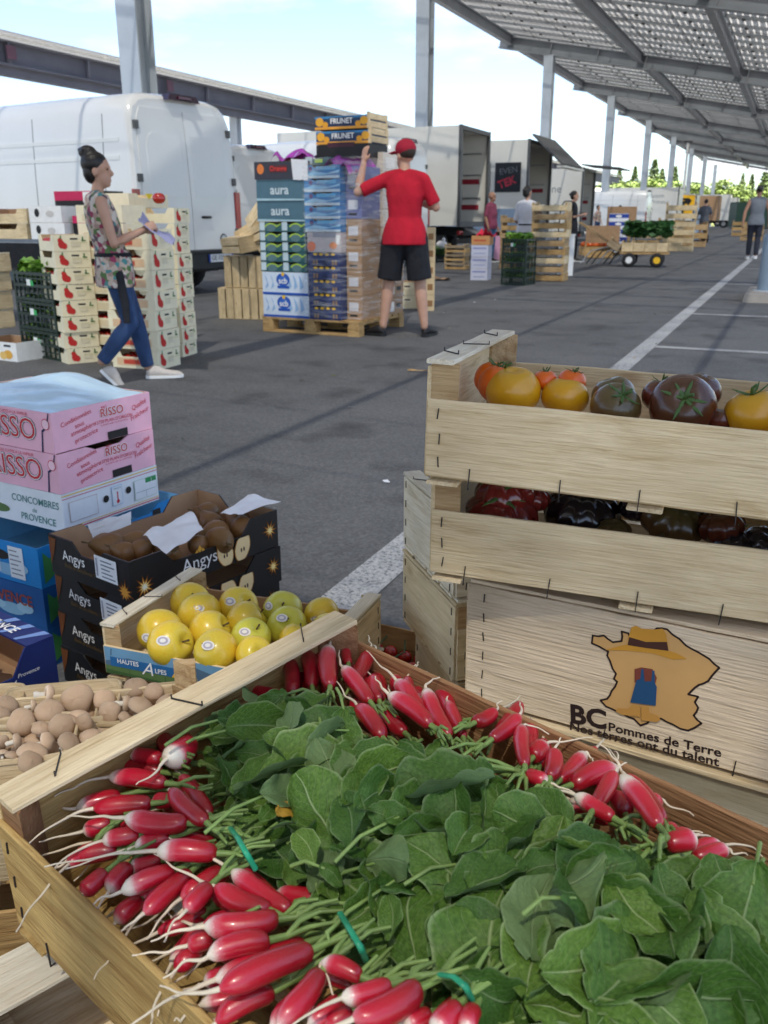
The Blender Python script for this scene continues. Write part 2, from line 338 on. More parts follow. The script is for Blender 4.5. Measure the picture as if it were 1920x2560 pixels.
# ---- the big solar canopy over the lane
SL = -.19; ZC = 7.55                                         # slope across the lane, underside height at the columns
XC, YC0, YD = -10.5, 12.4, 14.1
def ycol(k): return {0: 13.3, 1: 26.3, 2: 40.5}.get(k, YC0 + YD * k)
def zcan(x): return ZC + SL * (x - XC)
def solar_mat():
    m, n, l, b = newmat('solar_cells')
    tc = n.new('ShaderNodeTexCoord'); sp = n.new('ShaderNodeSeparateXYZ'); l.new(tc.outputs['Object'], sp.inputs['Vector'])
    gaps = []
    for ax, pitch, w in (("X", .21, .20), ("Y", .166, .12)):
        d = n.new('ShaderNodeMath'); d.operation = 'DIVIDE'; d.inputs[1].default_value = pitch; l.new(sp.outputs[ax], d.inputs[0])
        fr = n.new('ShaderNodeMath'); fr.operation = 'FRACT'; l.new(d.outputs[0], fr.inputs[0])
        lt = n.new('ShaderNodeMath'); lt.operation = 'LESS_THAN'; lt.inputs[1].default_value = w; l.new(fr.outputs[0], lt.inputs[0]); gaps.append(lt)
    mx = n.new('ShaderNodeMath'); mx.operation = 'MAXIMUM'; l.new(gaps[0].outputs[0], mx.inputs[0]); l.new(gaps[1].outputs[0], mx.inputs[1])
    tr = n.new('ShaderNodeBsdfTranslucent'); tr.inputs['Color'].default_value = (.27, .265, .26, 1)
    tp_ = n.new('ShaderNodeBsdfTransparent'); tp_.inputs['Color'].default_value = (.85, .86, .86, 1); mg = n.new('ShaderNodeMixShader'); mg.inputs['Fac'].default_value = .28; l.new(tp_.outputs['BSDF'], mg.inputs[2])
    ms = n.new('ShaderNodeMixShader'); l.new(mx.outputs[0], ms.inputs['Fac']); l.new(b.outputs['BSDF'], ms.inputs[1]); l.new(tr.outputs['BSDF'], ms.inputs[2]); l.new(ms.outputs['Shader'], mg.inputs[1])
    l.new(mg.outputs['Shader'], n['Material Output'].inputs['Surface'])
    b.inputs['Base Color'].default_value = (.17, .165, .165, 1); b.inputs['Roughness'].default_value = .35
    return m
M_SOLAR = solar_mat()
can = thing('solar_canopy', 'long galvanised steel solar panel canopy sloping over the market lane', 'canopy', (XC, YC0, 0))
def rel(x, y, z): return (x - XC, y - YC0, z)
# columns, H profile
hp = MB()
for s in (-1, 1): hp.box((0, s * .20, 3.75), (.40, .035, 7.5))
hp.box((0, 0, 3.75), (.03, .365, 7.5)); hp.box((0, 0, .02), (.6, .6, .04)); hp.box((0, 0, 7.51), (.46, .46, .03))
hme = hp.mesh('column', M_STEEL)
ang = math.atan(SL)
XL, XR = -12.75, 2.0
bl = (XR - XL) / math.cos(ang)
bmb = MB(); bmb.box((0, 0, .03), (bl, .30, .04)); bmb.box((0, 0, .50), (bl, .30, .04)); bmb.box((0, 0, .265), (bl, .025, .43))
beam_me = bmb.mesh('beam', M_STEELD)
stif = MB().box((0, 0, .265), (.03, .28, .42)).mesh('stiffener', M_STEELD)
for k in range(-3, 9):
    y = ycol(k)
    if k >= 0:
        put('column', hme, can, rel(XC, y, 0)); put('column', hme, can, rel(1.25, y, 0), (0, 0, 0), (1, 1, (zcan(1.25) - .02) / 7.5))
    bo_ = put('beam', beam_me, can, rel((XL + XR) / 2, y, zcan((XL + XR) / 2) - .02), (0, -ang, 0))
    if 0 <= k < 5:
        for s in range(7): put('stiffener', stif, bo_, (-bl / 2 + 2.3 + s * 2.0, 0, 0))
gl = YD * 11
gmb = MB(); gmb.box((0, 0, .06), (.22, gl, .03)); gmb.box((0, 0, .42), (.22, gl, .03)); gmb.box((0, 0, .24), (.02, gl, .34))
girder = gmb.mesh('girder', M_STEELD)
for x in (-12.2, -6.7, -2.9, 1.2): put('girder', girder, can, rel(x, YC0 + YD * 2.5, zcan(x) + .10))
# rafters carrying the panels, one every 1.76 m, running across the slope
PW, PH = 1.70, 1.0
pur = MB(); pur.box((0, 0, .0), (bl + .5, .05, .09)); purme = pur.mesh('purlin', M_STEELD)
clip = MB()
for i in range(13): clip.box((-bl / 2 + .5 + i * PW, 0, -.06), (.10, .12, .05))
clipme = clip.mesh('clip_row', M_DARK)
for k in range(0, 76):
    y = 8.0 + k * 1.42
    if y > YC0 + YD * 8: break
    p = put('purlin', purme, can, rel((XL + XR) / 2, y, zcan((XL + XR) / 2) + .62), (0, -ang, 0))
    if y < 54: put("clip_row", clipme, p)["kind"] = "stuff"
pan = MB().box((0, 0, 0), (PW / math.cos(ang) - .002, PH - .002, .03)).mesh('solar_panel', M_SOLAR)
far = MB(); nb = 0
for j in range(-52, 112):
    for i in range(12):
        x = XL - .2 + (i + .5) * PW; y = 13.0 + j * PH
        if x > XR + .6 or y > YC0 + YD * 8 + .3: continue
        z = zcan(x) + .70
        if 0 <= j < 36 and i < 8: put('solar_panel', pan, can, rel(x, y, z), (0, -ang, 0))
        elif j >= -30 or i < 12: far.box(rel(x, y, z), (PW / math.cos(ang) - .002, PH - .002, .03), 0, Matrix.Rotation(-ang, 3, 'Y'))
jr = MB().box((0, 0, 0), (.06, YD * 8 + 62, .03)).mesh('added_joint_strip', M_ALU)  # strips added under the panel joints to keep sun from leaking through
for i in range(1, 9): x = XL - .2 + i * PW; put('added_joint_strip', jr, can, rel(x, (YC0 + YD * 8 - 62) / 2 + 6, zcan(x) + .665), (0, -ang, 0))
fo = far.build('panel_field', M_SOLAR, can); fo['kind'] = 'stuff'
eave = MB().box((0, 0, 0), (.06, gl, .16)).mesh('eave_rail', M_ALU)
put('eave_rail', eave, can, rel(XL - .35, YC0 + YD * 2.5, zcan(XL) + .62))

# ---- second canopy behind the vans, seen edge on
c2 = thing('solar_canopy', 'second solar canopy behind the white vans, its edge beam crossing the sky', 'canopy', (-21, 10, 0))
f2 = MB(); L2 = 112
f2.box((0, L2 / 2 - 4, 5.15), (.30, L2, .05)); f2.box((0, L2 / 2 - 4, 5.74), (.34, L2, .05)); f2.box((0, L2 / 2 - 4, 5.445), (.04, L2, .54))
M_BEAM2 = mat('dark_painted_beam', (.115, .12, .15), .6, .12, 1.3)
f2.build('edge_beam', M_BEAM2, c2)
MB().box((-.12, L2 / 2 - 4, 5.0), (.30, L2 - 9, .25)).build('inner_beam', M_BEAM2, c2)
ribm = MB().box((.06, 0, 5.445), (.22, .05, .54)).mesh('stiffener', M_BEAM2)
for k in range(26): put('stiffener', ribm, c2, (0, -2 + k * 3.2, 0))
rotp = Matrix.Rotation(rad(6), 3, 'Y')
MB().box((-5.2, L2 / 2 - 4, 6.50), (11.4, L2, .05), 0, rotp).build('panel_field', M_SOLAR, c2)['kind'] = 'stuff'
MB().box((.30, L2 / 2 - 4, 5.83), (.05, L2, .05)).build('eave_rail', mat('pale_rail', (.7, .7, .68), .5), c2)
cl2 = MB().box((.30, 0, 5.86), (.14, .12, .10)).mesh('clamp', mat('pale_rail', (.7, .7, .68), .5))
for k in range(30): put('clamp', cl2, c2, (0, -1 + k * 2.6, 0))
c2m = MB()
for s in (-1, 1): c2m.box((0, s * .17, 2.75), (.34, .03, 4.6))
c2m.box((0, 0, 2.75), (.03, .31, 4.6)); c2m.box((0, 0, .22), (.5, .5, .44)); c2me = c2m.mesh('column', M_STEEL)
for k in range(8): put('column', c2me, c2, (-.25, 1.6 + k * 7.05, 0))
mk = MB().box((0, 0, 0), (.03, .34, .34)).mesh('marker_plate', flat(92, 62, 76))
for y in (-2.6, .6, 7.8): put('marker_plate', mk, c2, (.22, 10.2 + y, 5.45))

# ---- trees at the far end
def leafy(name, m, npts, fn, size):
    mb = MB()
    for _ in range(npts):
        p, s = fn(); q = Matrix.Rotation(rnd.uniform(0, 6.28), 3, 'Z') @ Matrix.Rotation(rnd.uniform(-1.2, 1.2), 3, 'X')
        w = size * s * rnd.uniform(.6, 1.3); h = w * rnd.uniform(.5, .9)
        mb.add([p + q @ Vector(v) for v in ((-w, 0, 0), (0, -h, .1 * w), (w, 0, 0), (0, h, .1 * w))], [(0, 1, 2, 3)])
    return mb.mesh(name, m)
M_LEAF1 = mat('sunlit_leaf', (.105, .15, .035), .6, .35, .5, rand=.1); M_LEAF2 = mat('conifer_needles', (.11, .155, .06), .7, .4, .6)
M_BARK = mat('bark', (.09, .07, .055), .9, .3, 4, bump=.4)
def broad_fn(R, H):
    lobes = [(Vector((rnd.uniform(-.6, .6) * R, rnd.uniform(-.6, .6) * R, H * rnd.uniform(.32, .8))), R * rnd.uniform(.32, .5)) for _ in range(18)]
    def fn():
        c, r = rnd.choice(lobes); d = Vector((rnd.gauss(0, 1), rnd.gauss(0, 1), rnd.gauss(0, 1))).normalized()
        return c + d * r * rnd.uniform(.65, 1.05), 1
    return fn
def con_fn(R, H):
    def fn():
        t = rnd.random() ** .8; a = rnd.uniform(0, 6.28); tier = (t * 11) % 1.0
        r = R * (1 - t) * (.55 + .45 * (1 - tier)) * rnd.uniform(.45, 1.05) * (1 + .22 * math.sin(a * 5 + t * 9)) + .12
        return Vector((math.cos(a) * r, math.sin(a) * r, H * (.06 + .94 * t) - r * .18)), 1 - .5 * t
    return fn
broads = [leafy('crown', M_LEAF1, 3800, broad_fn(5.2, 9.5), .34) for _ in range(2)]
cons = [leafy('crown', M_LEAF2, 2600, con_fn(2.6 + .4 * k, 12), .34) for k in range(3)]
trunkb = MB().tube([(0, 0, 0), (.1, 0, 2), (0, .2, 4.5), (.4, .1, 6.5)], [.35, .28, .2, .08], 8)
for a in (0, 2, 4): trunkb.tube([(0, .1, 2.6), (1.4 * math.cos(a), 1.4 * math.sin(a), 4.6), (2.6 * math.cos(a), 2.6 * math.sin(a), 6)], [.17, .11, .04], 6)
trunkb = trunkb.mesh('trunk', M_BARK); trunkc = MB().tube([(0, 0, 0), (0, 0, 6), (0, 0, 11.6)], [.25, .15, .03], 8).mesh('trunk', M_BARK)
def tree(px, top, Y, kind, label, wide=1.0, g='trees beyond the yard'):
    """trees stand on the verge; px = bearing, top = apparent height"""
    b = C_FH * 2319 + C_R * (px - PCX); k = Y / b.y; x = b.x * k; d = 2319 * k; h = CAMH + d * (545 - top) / 2319
    t = thing('broadleaf_tree' if kind == 'b' else 'conifer_tree', label, 'tree', (x, Y, 0), rnd.uniform(0, 6), g)
    s = h / (9.8 if kind == 'b' else 12.0)
    put('trunk', trunkb if kind == 'b' else trunkc, t, scale=(s, s, s)); put('crown', rnd.choice(broads if kind == 'b' else cons), t, scale=(s * wide, s * wide, s))
tree(1815, 447, 150, 'b', 'broad bright green tree sunlit beyond the far end of the canopy', .85)
tree(1768, 462, 156, 'b', 'smaller sunlit green tree left of the broad bright tree', .8)
tree(1625, 408, 165, 'c', 'tall conifer between the fourth and fifth lane columns', 1.5)
tree(1645, 430, 172, 'c', 'conifer just right of the tall one behind the white box truck', 1.3)
tree(1578, 424, 170, 'c', 'slim conifer above the far white van roof', 1.2)
tree(1540, 430, 175, 'c', 'pointed conifer left of the slim one above the far van', 1.4)
tree(1677, 424, 168, 'c', 'dark conifer beside the thin far lamp pole', 1.3)
tree(1903, 418, 175, 'c', 'tall conifer at the far right edge beside the walking man', 1.5)
tree(1868, 442, 182, 'c', 'conifer rising behind the right side of the broad bright tree', 1.3)
tree(1845, 440, 178, 'c', 'narrow conifer peaking over the broad bright tree', 1.0)
tree(1530, 448, 160, 'b', 'low green tree behind the far white van', 1.1)
tree(1572, 452, 166, 'b', 'round green tree between the third and fourth lane columns', 1.2)
tree(1640, 446, 158, 'b', 'green tree behind the thin lamp pole', 1.1)
tree(1686, 452, 164, 'b', 'green tree above the yellow-panelled truck', 1.1)
tree(1500, 456, 164, 'b', 'green tree seen just right of the trailer', 1.0)
tree(1730, 455, 168, 'b', 'green tree between the last lane columns', 1.0)
tree(1600, 455, 162, 'b', 'low round tree behind the white box truck', 1.1)
tree(1925, 455, 158, 'b', 'green tree cut by the right edge of the picture', .9)
lit = MB(); rq = random.Random(5)
for _ in range(60):
    p = Vector((rq.uniform(-4.2, -.9), rq.uniform(1.9, 12) , .012)); w = rq.uniform(.006, .028); a = rq.uniform(0, 6.3); c_, s_ = math.cos(a), math.sin(a)
    lit.add([(p.x + w * c_, p.y + w * s_, .008), (p.x - w * .4 * s_, p.y + w * .4 * c_, .014), (p.x - w * c_, p.y - w * s_, .009), (p.x + w * .5 * s_, p.y - w * .5 * c_, .007)], [(0, 1, 2, 3)], rq.choice((0, 0, 1, 2)))
lo_ = lit.build('litter', [mat('wilted_scrap', (.12, .13, .05), .8), mat('wood_chip', (.45, .34, .2), .8), mat('white_paper', (.8, .81, .84), .8, .04, 30)]); lo_['kind'] = 'stuff'; lo_['label'] = 'small scraps of leaf, wood and paper on the asphalt'; lo_['category'] = 'litter'
hedge = leafy('far_wood', M_LEAF2, 7000, lambda: (Vector((rnd.uniform(-150, 160), rnd.uniform(196, 206), rnd.random() ** .7 * 6.0)), 1), .9)
ho = put('far_wood', hedge); ho['kind'] = 'stuff'; ho['label'] = 'dark band of distant woodland behind the trees'; ho['category'] = 'wood'
lp = thing('lamp_pole', 'thin pale lamp pole standing beyond the trucks', 'lamp pole', (at(1651, 560, .2).x * 0 - 9.9, 88, 0))
MB().tube([(0, 0, 0), (0, 0, 7.4)], [.14, .10], 10).build('pole', mat('pale_pole', (.6, .6, .6), .5), lp); MB().box((0, 0, 7.45), (.7, .3, .12)).build('lamp_head', M_DARK, lp)

# ================================================================== vehicles
M_GLASSD = mat('dark_window', (.015, .018, .022), .08, .1, 3, spec=.6); M_SEAM = mat('panel_gap', (.06, .065, .07), .7); M_LAMPR = mat('red_lamp', (.35, .01, .015), .15, .1, 10, coat=.6); M_TRIMG = mat('grey_trim', (.10, .105, .11), .5)
def van(label, loc, yaw, L=5.9, W=2.02, H=2.62, paint=None, plate=None):
    """panel van; origin on the ground under the middle of its tail, x to the front"""
    paint = paint or M_WHITE; t = thing('delivery_van', label, 'van', loc, yaw)
    hw = lambda z: W / 2 * (1 - .02 * max(0, (.9 - z)) - .075 * max(0, (z - 1.15) / (H - 1.15)) ** 1.6)
    def ring(x, z1, sh=1.0, z0=.42):
        P = []; zs = [z0, z0 + .08, .75, 1.15, 1.6, 2.0, z1 - .28, z1 - .14, z1 - .05]
        for z in zs:
            w = hw(z) * sh - (.0 if z < z1 - .2 else (.05 if z < z1 - .10 else .16)); P.append((x, w, z))
        top = [(x, W * .30 * sh, z1 - .012), (x, W * .14 * sh, z1)]
        half = P + top; return half + [(q[0], -q[1], q[2]) for q in reversed(half)]
    lean = lambda z: .10 * max(0, (z - 1.0) / (H - 1.0)) ** 1.8
    R = []
    for x, z1, sh in ((0, H - .07, .955), (.03, H - .03, .985), (.10, H, 1.0), (1.5, H + .01, 1.0), (3.2, H, 1.0), (4.05, H - .04, 1.0), (4.55, H - .35, .985), (5.0, 1.62, .97), (5.55, 1.32, .93), (L, 1.05, .84)):
        r = ring(x, z1, sh) if z1 > 2.2 else [(p[0], p[1], min(p[2], z1 - .02 * abs(k - 10.5) * .1)) for k, p in enumerate(ring(x, max(z1, 2.2), sh))]
        R.append([(p[0] + (lean(p[2]) if x < .2 else 0), p[1], p[2]) for p in r])
    MB().rings(R, 0, True).build('body', paint, t)
    # rear doors: two pressed panels standing proud of the tail
    for s in (-1, 1):
        P = []; mb = MB()
        zs = [.62, .8, 1.15, 1.6, 2.0, H - .34, H - .20]
        inner = [(-.014 + lean(z), s * .006, z) for z in zs]; outer = [(-.010 + lean(z), s * (hw(z) * .955 - .085 - (.06 if z > H - .3 else 0)), z) for z in zs]
        inn2 = [(.03 + lean(z), s * .006, z) for z in zs]; out2 = [(.03 + lean(z), s * (hw(z) * .955 - .075 - (.06 if z > H - .3 else 0)), z) for z in zs]
        R2 = [[inner[k], outer[k], out2[k], inn2[k]] for k in range(len(zs))]; d = mb.rings(R2, 0, False).build('rear_door', paint, t)
        pr = MB(); zr = [1.32, 1.36, 1.95, 2.08, 2.12]
        pr.rings([[(-.018 + lean(z), s * .10, z), (-.016 + lean(z), s * (.74 - q), z), (lean(z), s * (.77 - q), z), (lean(z), s * .07, z)] for z, q in zip(zr, (.04, 0, 0, .05, .12))], 0, False).build('pressing', paint, d)
        for z in (.85, 1.55, 2.2): MB().box((-.012 + lean(z), s * (hw(z) * .955 - .055), z), (.05, .07, .10)).build('hinge', M_TRIMG, d)
        MB().box((.02, s * (W / 2 - .035), 1.10), (.05, .10, .62)).build('tail_lamp', M_LAMPR, t)
        for x in (1.05, 4.75):
            w = thing('wheel', '', '', (0, 0, 0)); 
            for kk in ('label', 'category'): del w[kk]
            w.name = 'wheel'; w.parent = t; w.location = (x, s * (W / 2 - .13), .35); w.rotation_euler = (math.pi / 2, 0, 0)
            MB().tube([(0, 0, -.11), (0, 0, -.09), (0, 0, .09), (0, 0, .11)], [.30, .345, .345, .30], 24).build('tyre', M_RUBBER, w); MB().tube([(0, 0, -.115), (0, 0, .115)], [.20, .20], 18).build('rim', M_ALU, w)
        MB().box((2.9, s * (W / 2 - .06), .55), (3.1, .10, .28)).build('side_sill', M_DARK, t)
        # side mouldings and panel gaps
        MB().box((2.5, s * (hw(1.02) + .004), 1.02), (4.9, .03, .09)).build('rub_strip', paint, t)
        for z in (2.02, 1.80): MB().box((2.2, s * (hw(z) - .004), z), (3.9, .022, .05)).build('swage', paint, t)
        for x in (.55, 1.95, 3.25):
            pts = [(x, s * (hw(z) + .001), z) for z in (.55, .75, 1.15, 1.6, 2.0, H - .28)]; MB().rings([[(p[0] - .006, p[1], p[2]), (p[0] + .006, p[1], p[2]), (p[0] + .006, p[1] - s * .02, p[2]), (p[0] - .006, p[1] - s * .02, p[2])] for p in pts], 0, False).build('panel_seam', M_SEAM, t)
        MB().box((4.2, s * (hw(1.7) + .002), 1.62), (.75, .02, .55)).build('cab_window', M_GLASSD, t); MB().box((4.95, s * (W / 2 + .12), 1.45), (.10, .22, .32)).build('mirror', M_DARK, t)
    MB().box((.085, 0, H - .035), (.16, .62, .085), 0, None, .8).build('brake_lamp', mat('dark_red_lens', (.03, .012, .03), .15, coat=.5), t)
    MB().box((.08, 0, H - .035), (.18, .24, .03)).build('brake_lens', mat('dull_red_lens', (.10, .008, .02), .2, coat=.4), t)
    MB().box((.0, 0, .48), (.22, W * .94, .24)).build('bumper', M_DARK, t); MB().box((-.07, 0, .60), (.20, 1.2, .03)).build('step', M_DARK, t)
    MB().tube([(-.005, -.20, 1.06), (-.045, -.20, 1.06), (-.045, -.34, 1.06), (-.005, -.34, 1.06)], .018, 8).build('door_handle', M_DARK, t)
    bd = MB().tube([(-.012, -.62, .76), (-.022, -.62, .76)], [.075, .07], 20).build('badge', M_TRIMG, t); MB().tube([(-.0225, -.62, .76), (-.024, -.62, .76)], [.05, .05], 16).build('badge_disc', M_ALU, bd)
    p = MB().box((-.12, -.42, .50), (.01, .52, .11)).build('number_plate', M_PWHITE, t)
    if plate: text(plate, .09, M_INK, p, (-.1262, -.42, .50), (math.pi / 2, 0, -math.pi / 2))
    for s in (-1, 1): MB().box((-.1215, -.42 + s * .243, .50), (.012, .035, .11)).build('plate_band', flat(40, 80, 170), t)
    MB().box((2.6, 0, .36), (4.6, W * .8, .14)).build('underbody', M_DARK, t)
    return t
van('large white panel van at the left, tail towards the lane', (-7.82, 10.83, 0), rad(172.5), W=2.06, plate='GE-105-BT')
van('white panel van half hidden behind the loaded pallet', (-10.6, 17.2, 0), rad(176), H=2.5)
van('white van whose open rear door shows beside the man in red', (-8.25, 20.0, 0), rad(178), H=2.75)
van('small white van far down the row of parked vehicles', (-8.0, 55.3, 0), rad(180), H=2.55)

def box_truck(label, loc, yaw, L, W, z0, z1, name='box_truck', paint=None, open_rear=True, cab=True, door=None):
    """origin on the ground under the middle of the tail, x to the front"""
    paint = paint or M_CREAM; t = thing(name, label, 'truck', loc, yaw); th = .06; H = z1 - z0; zc = (z0 + z1) / 2
    for s in (-1, 1): MB().box((L / 2, s * (W / 2 - th / 2), zc), (L, th, H)).build('side_wall', paint, t)
    MB().box((L / 2, 0, z1 - th / 2 + .002), (L - .01, W - 2 * th, th)).build('roof', paint, t); MB().box((L / 2, 0, z0 + .05), (L - .01, W - 2 * th, .10)).build('floor', M_TRIMG, t)
    MB().box((L - .05, 0, zc), (.06, W - 2 * th - .004, H - .2)).build('front_wall', paint, t)
    fr = MB()
    for s in (-1, 1): fr.box((-.03, s * (W / 2 - .05), zc), (.08, .10, H + .04))
    fr.box((-.03, 0, z1 - .04), (.078, W - .2, .10)); fr.box((-.03, 0, z0 + .02), (.078, W - .2, .10)); fr.build('rear_frame', M_TRIMG, t)
    if open_rear:
        for s in (-1, 1):
            for q in (.30, .55, .78): MB().box((L / 2, s * (W / 2 - th - .015), z0 + H * q), (L - .3, .03, .04)).build('lashing_rail', M_ALU, t)
            for q in (.20, .48): MB().box((L / 2 - .3, s * (W / 2 - th - .012), z0 + H * q), (L - 1.0, .022, .13)).build('red_band', flat(150, 40, 55), t)
        if door: MB().box((-.05 + .35 * door, -W / 2 - .04, zc), (.9, .05, H - .1)).build('rear_door', paint, t)
    else:
        for s in (-1, 1): MB().box((-.085, s * (W / 4 - .02), zc), (.03, W / 2 - .1, H - .16)).build('rear_door', paint, t)
    MB().box((L / 2, 0, z0 - .14), (L - .2, .8, .22)).build('chassis', M_DARK, t); MB().box((.1, 0, z0 - .38), (.12, W - .2, .12)).build('bumper', M_DARK, t)
    for s in (-1, 1):
        MB().box((.0, s * (W / 2 - .25), z0 - .17), (.06, .30, .10)).build('tail_lamp', M_LAMPR, t)
        for x in (1.2, L + .7) if cab else (L * .5,):
            w = MB().tube([(0, -.13, 0), (0, -.11, 0), (0, .11, 0), (0, .13, 0)], [.36, .42, .42, .36], 20).build('wheel', M_RUBBER, t, (x, s * (W / 2 - .2), .42)); MB().tube([(0, -.135, 0), (0, .135, 0)], [.22, .22], 16).build('rim', M_ALU, w)
    if cab:
        prof_ = [(L + .1, .5), (L + 1.9, .5), (L + 1.95, 1.2), (L + 1.6, 2.05), (L + 1.2, 2.35), (L + .1, 2.4)]
        MB().prism(prof_, -W * .44, W * .44, 'y').build('cab', M_WHITE, t)
        for s in (-1, 1): MB().box((L + 1.0, s * W * .445, 1.7), (.9, .02, .6)).build('cab_window', M_GLASSD, t)
    return t
tk = box_truck('white box truck standing open at the tail behind the man in red', (-7.95, 23.45, 0), rad(180), 5.2, 2.35, .86, 3.22, door=None)
MB().box((-.9, .2, .40), (2.0, .55, .04), 0, Matrix.Rotation(rad(23), 3, 'Y').inverted()).build('loading_ramp', M_ALU, tk)
for k, (x, y, a, b, c) in enumerate(((.9, -.5, .5, .6, .7), (1.6, .3, .7, .5, .6), (.7, .5, .4, .5, .5))):
    t = thing('stacked_sacks', ['dark sack heap inside the open box truck, left', 'dark sack heap inside the open box truck, middle', 'dark sack inside the open box truck near its tail'][k], 'sacks', mworld(tk) @ Vector((x, y, .96)), 0); MB().ball((0, 0, c * .42), (a * .6, b * .6, c * .45), 0, 12, 8).ball((.1, .1, c * .8), (a * .4, b * .4, c * .3), 0, 10, 6).build('sack', M_DARK, t)
ft = box_truck('white food truck with two dark posters on its side and a raised hatch', (-8.2, 31.0, 0), rad(180), 5.0, 3.0, .62, 3.42, paint=M_CREAM)
MB().box((2.5, 1.508, .98), (5.0, .012, .72)).build('blue_skirt', flat(120, 140, 165), ft)
for k, (x, w) in enumerate(((.62, .86), (1.62, .80))):
    po = MB().box((x, 1.515, 2.30), (w, .02, .90)).build('poster', flat(34, 36, 44), ft)
    c1, c2_ = (flat(190, 50, 70), flat(110, 112, 118)) if k == 0 else (flat(214, 210, 70), flat(150, 150, 120))
    text('TEK' if k == 0 else 'EK', .34, c1, po, (x + .02, 1.5275, 2.14), (math.pi / 2, rad(-18), math.pi), bold=.03)
    text('EVEN', .26, c2_, po, (x - .02, 1.5275, 2.50), (math.pi / 2, rad(-8), math.pi)) if k == 0 else None
hb = MB().box((-.62, 0, 3.12), (1.35, 2.9, .06), 0, Matrix.Rotation(rad(-42), 3, 'Y')).build('raised_hatch', M_TRIMG, ft)
MB().box((-.66, 0, 3.085), (.95, 2.3, .02), 0, Matrix.Rotation(rad(-42), 3, 'Y')).build('hatch_panel', M_CARD, hb)
MB().box((-1.08, 0, 2.60), (.25, 2.9, .05)).build('hatch_lip', M_CREAM, ft)
tr_ = box_truck('white market trailer with small lettering and a dark open end', (-8.1, 38.5, 0), rad(180), 5.5, 2.4, .55, 2.92, paint=M_CREAM, cab=False)
text('Commune', .42, flat(130, 130, 135), tr_, (1.7, 1.203, 2.15), (math.pi / 2, 0, math.pi)); MB().box((-.7, 0, 2.98), (1.5, 2.5, .05), 0, Matrix.Rotation(rad(-6), 3, 'Y')).build('awning', M_TRIMG, tr_)
b2_ = box_truck('white box truck with small grey lettering beyond the far van', (-8.6, 74.5, 0), rad(180), 7.0, 2.5, .85, 3.25, open_rear=False)
text('Bio Primeur', .42, flat(130, 135, 140), b2_, (1.6, 1.253, 2.2), (math.pi / 2, 0, math.pi)); text('Maison', .42, flat(130, 135, 140), b2_, (1.6, 1.253, 2.65), (math.pi / 2, 0, math.pi))
b3_ = box_truck('far truck with a yellow panel bearing a dark letter', (-8.3, 84.5, 0), rad(180), 6.0, 2.5, .85, 3.0, open_rear=False)
yp = MB().box((.9, 1.262, 2.15), (1.7, .02, 1.5)).build('yellow_panel', flat(250, 190, 30), b3_); text('r', 2.2, M_INK, yp, (.9, 1.2745, 2.2), (math.pi / 2, 0, math.pi), bold=.06)
box_truck('far white lorry catching the sun beyond the canopy', (-8.5, 128, 0), rad(180), 8, 2.6, .9, 3.9, open_rear=False)
box_truck('distant brown-sided truck near the end of the row', (-7.4, 97, 0), rad(180), 6, 2.5, .8, 3.1, paint=M_CARD, open_rear=False)
box_truck('distant pale truck standing last under the canopy', (-6.6, 112, 0), rad(180), 6, 2.5, .8, 3.2, open_rear=False)
box_truck('dark green container truck at the end of the lane', (-2.2, 104, 0), rad(200), 4.5, 2.5, .1, 2.6, paint=flat(30, 62, 50), open_rear=False, cab=False)
van('white van in the sun at the far end of the lane', (.6, 118, 0), rad(90), H=2.4)

# ================================================================== people
def body_parts(J, sc, k):
    pass
def remesh(mb, name, m, voxel, smooth=3):
    me = mb.mesh(name + '_src', m); o = bpy.data.objects.new('tmp', me); col.objects.link(o)
    r = o.modifiers.new('r', 'REMESH'); r.mode = 'VOXEL'; r.voxel_size = voxel; r.use_smooth_shade = True
    if smooth: s = o.modifiers.new('s', 'SMOOTH'); s.iterations = smooth; s.factor = .5
    dg = bpy.context.evaluated_depsgraph_get(); out = bpy.data.meshes.new_from_object(o.evaluated_get(dg)); out.name = name
    bpy.data.objects.remove(o); bpy.data.meshes.remove(me)
    out.materials.clear(); out.materials.append(m); out.polygons.foreach_set('use_smooth', [True] * len(out.polygons))
    return out
M_SKIN = mat('skin_light', (.52, .30, .21), .5, .06, 20, sss=.15); M_SKIN2 = mat('skin_tan', (.40, .215, .14), .5, .06, 20, sss=.15)
M_HAIR = mat('black_hair', (.012, .010, .010), .42, .4, 60, stretch=(1, 1, .15), bump=.7, bscale=90, bdist=.006); M_GREYH = mat('greying_hair', (.10, .09, .08), .6, .3, 100)
def spine_loft(mb, rows):
    """rows: (centre, half width, half depth, side vector, front vector)"""
    R = []
    for c, a, b, s, f in rows:
        R.append([c + s * (a * math.copysign(abs(math.cos(t)) ** .85, math.cos(t))) + f * (b * math.copysign(abs(math.sin(t)) ** .85, math.sin(t))) for t in [2 * math.pi * i / 20 for i in range(20)]])
    mb.rings(R)
def limb(mb, pts, rr, n=12, ball=True):
    mb.tube(pts, rr, n)
    for p, r in list(zip(pts, rr))[:None if ball else -1]: mb.ball(p, r * .99, 0, 12, 8)
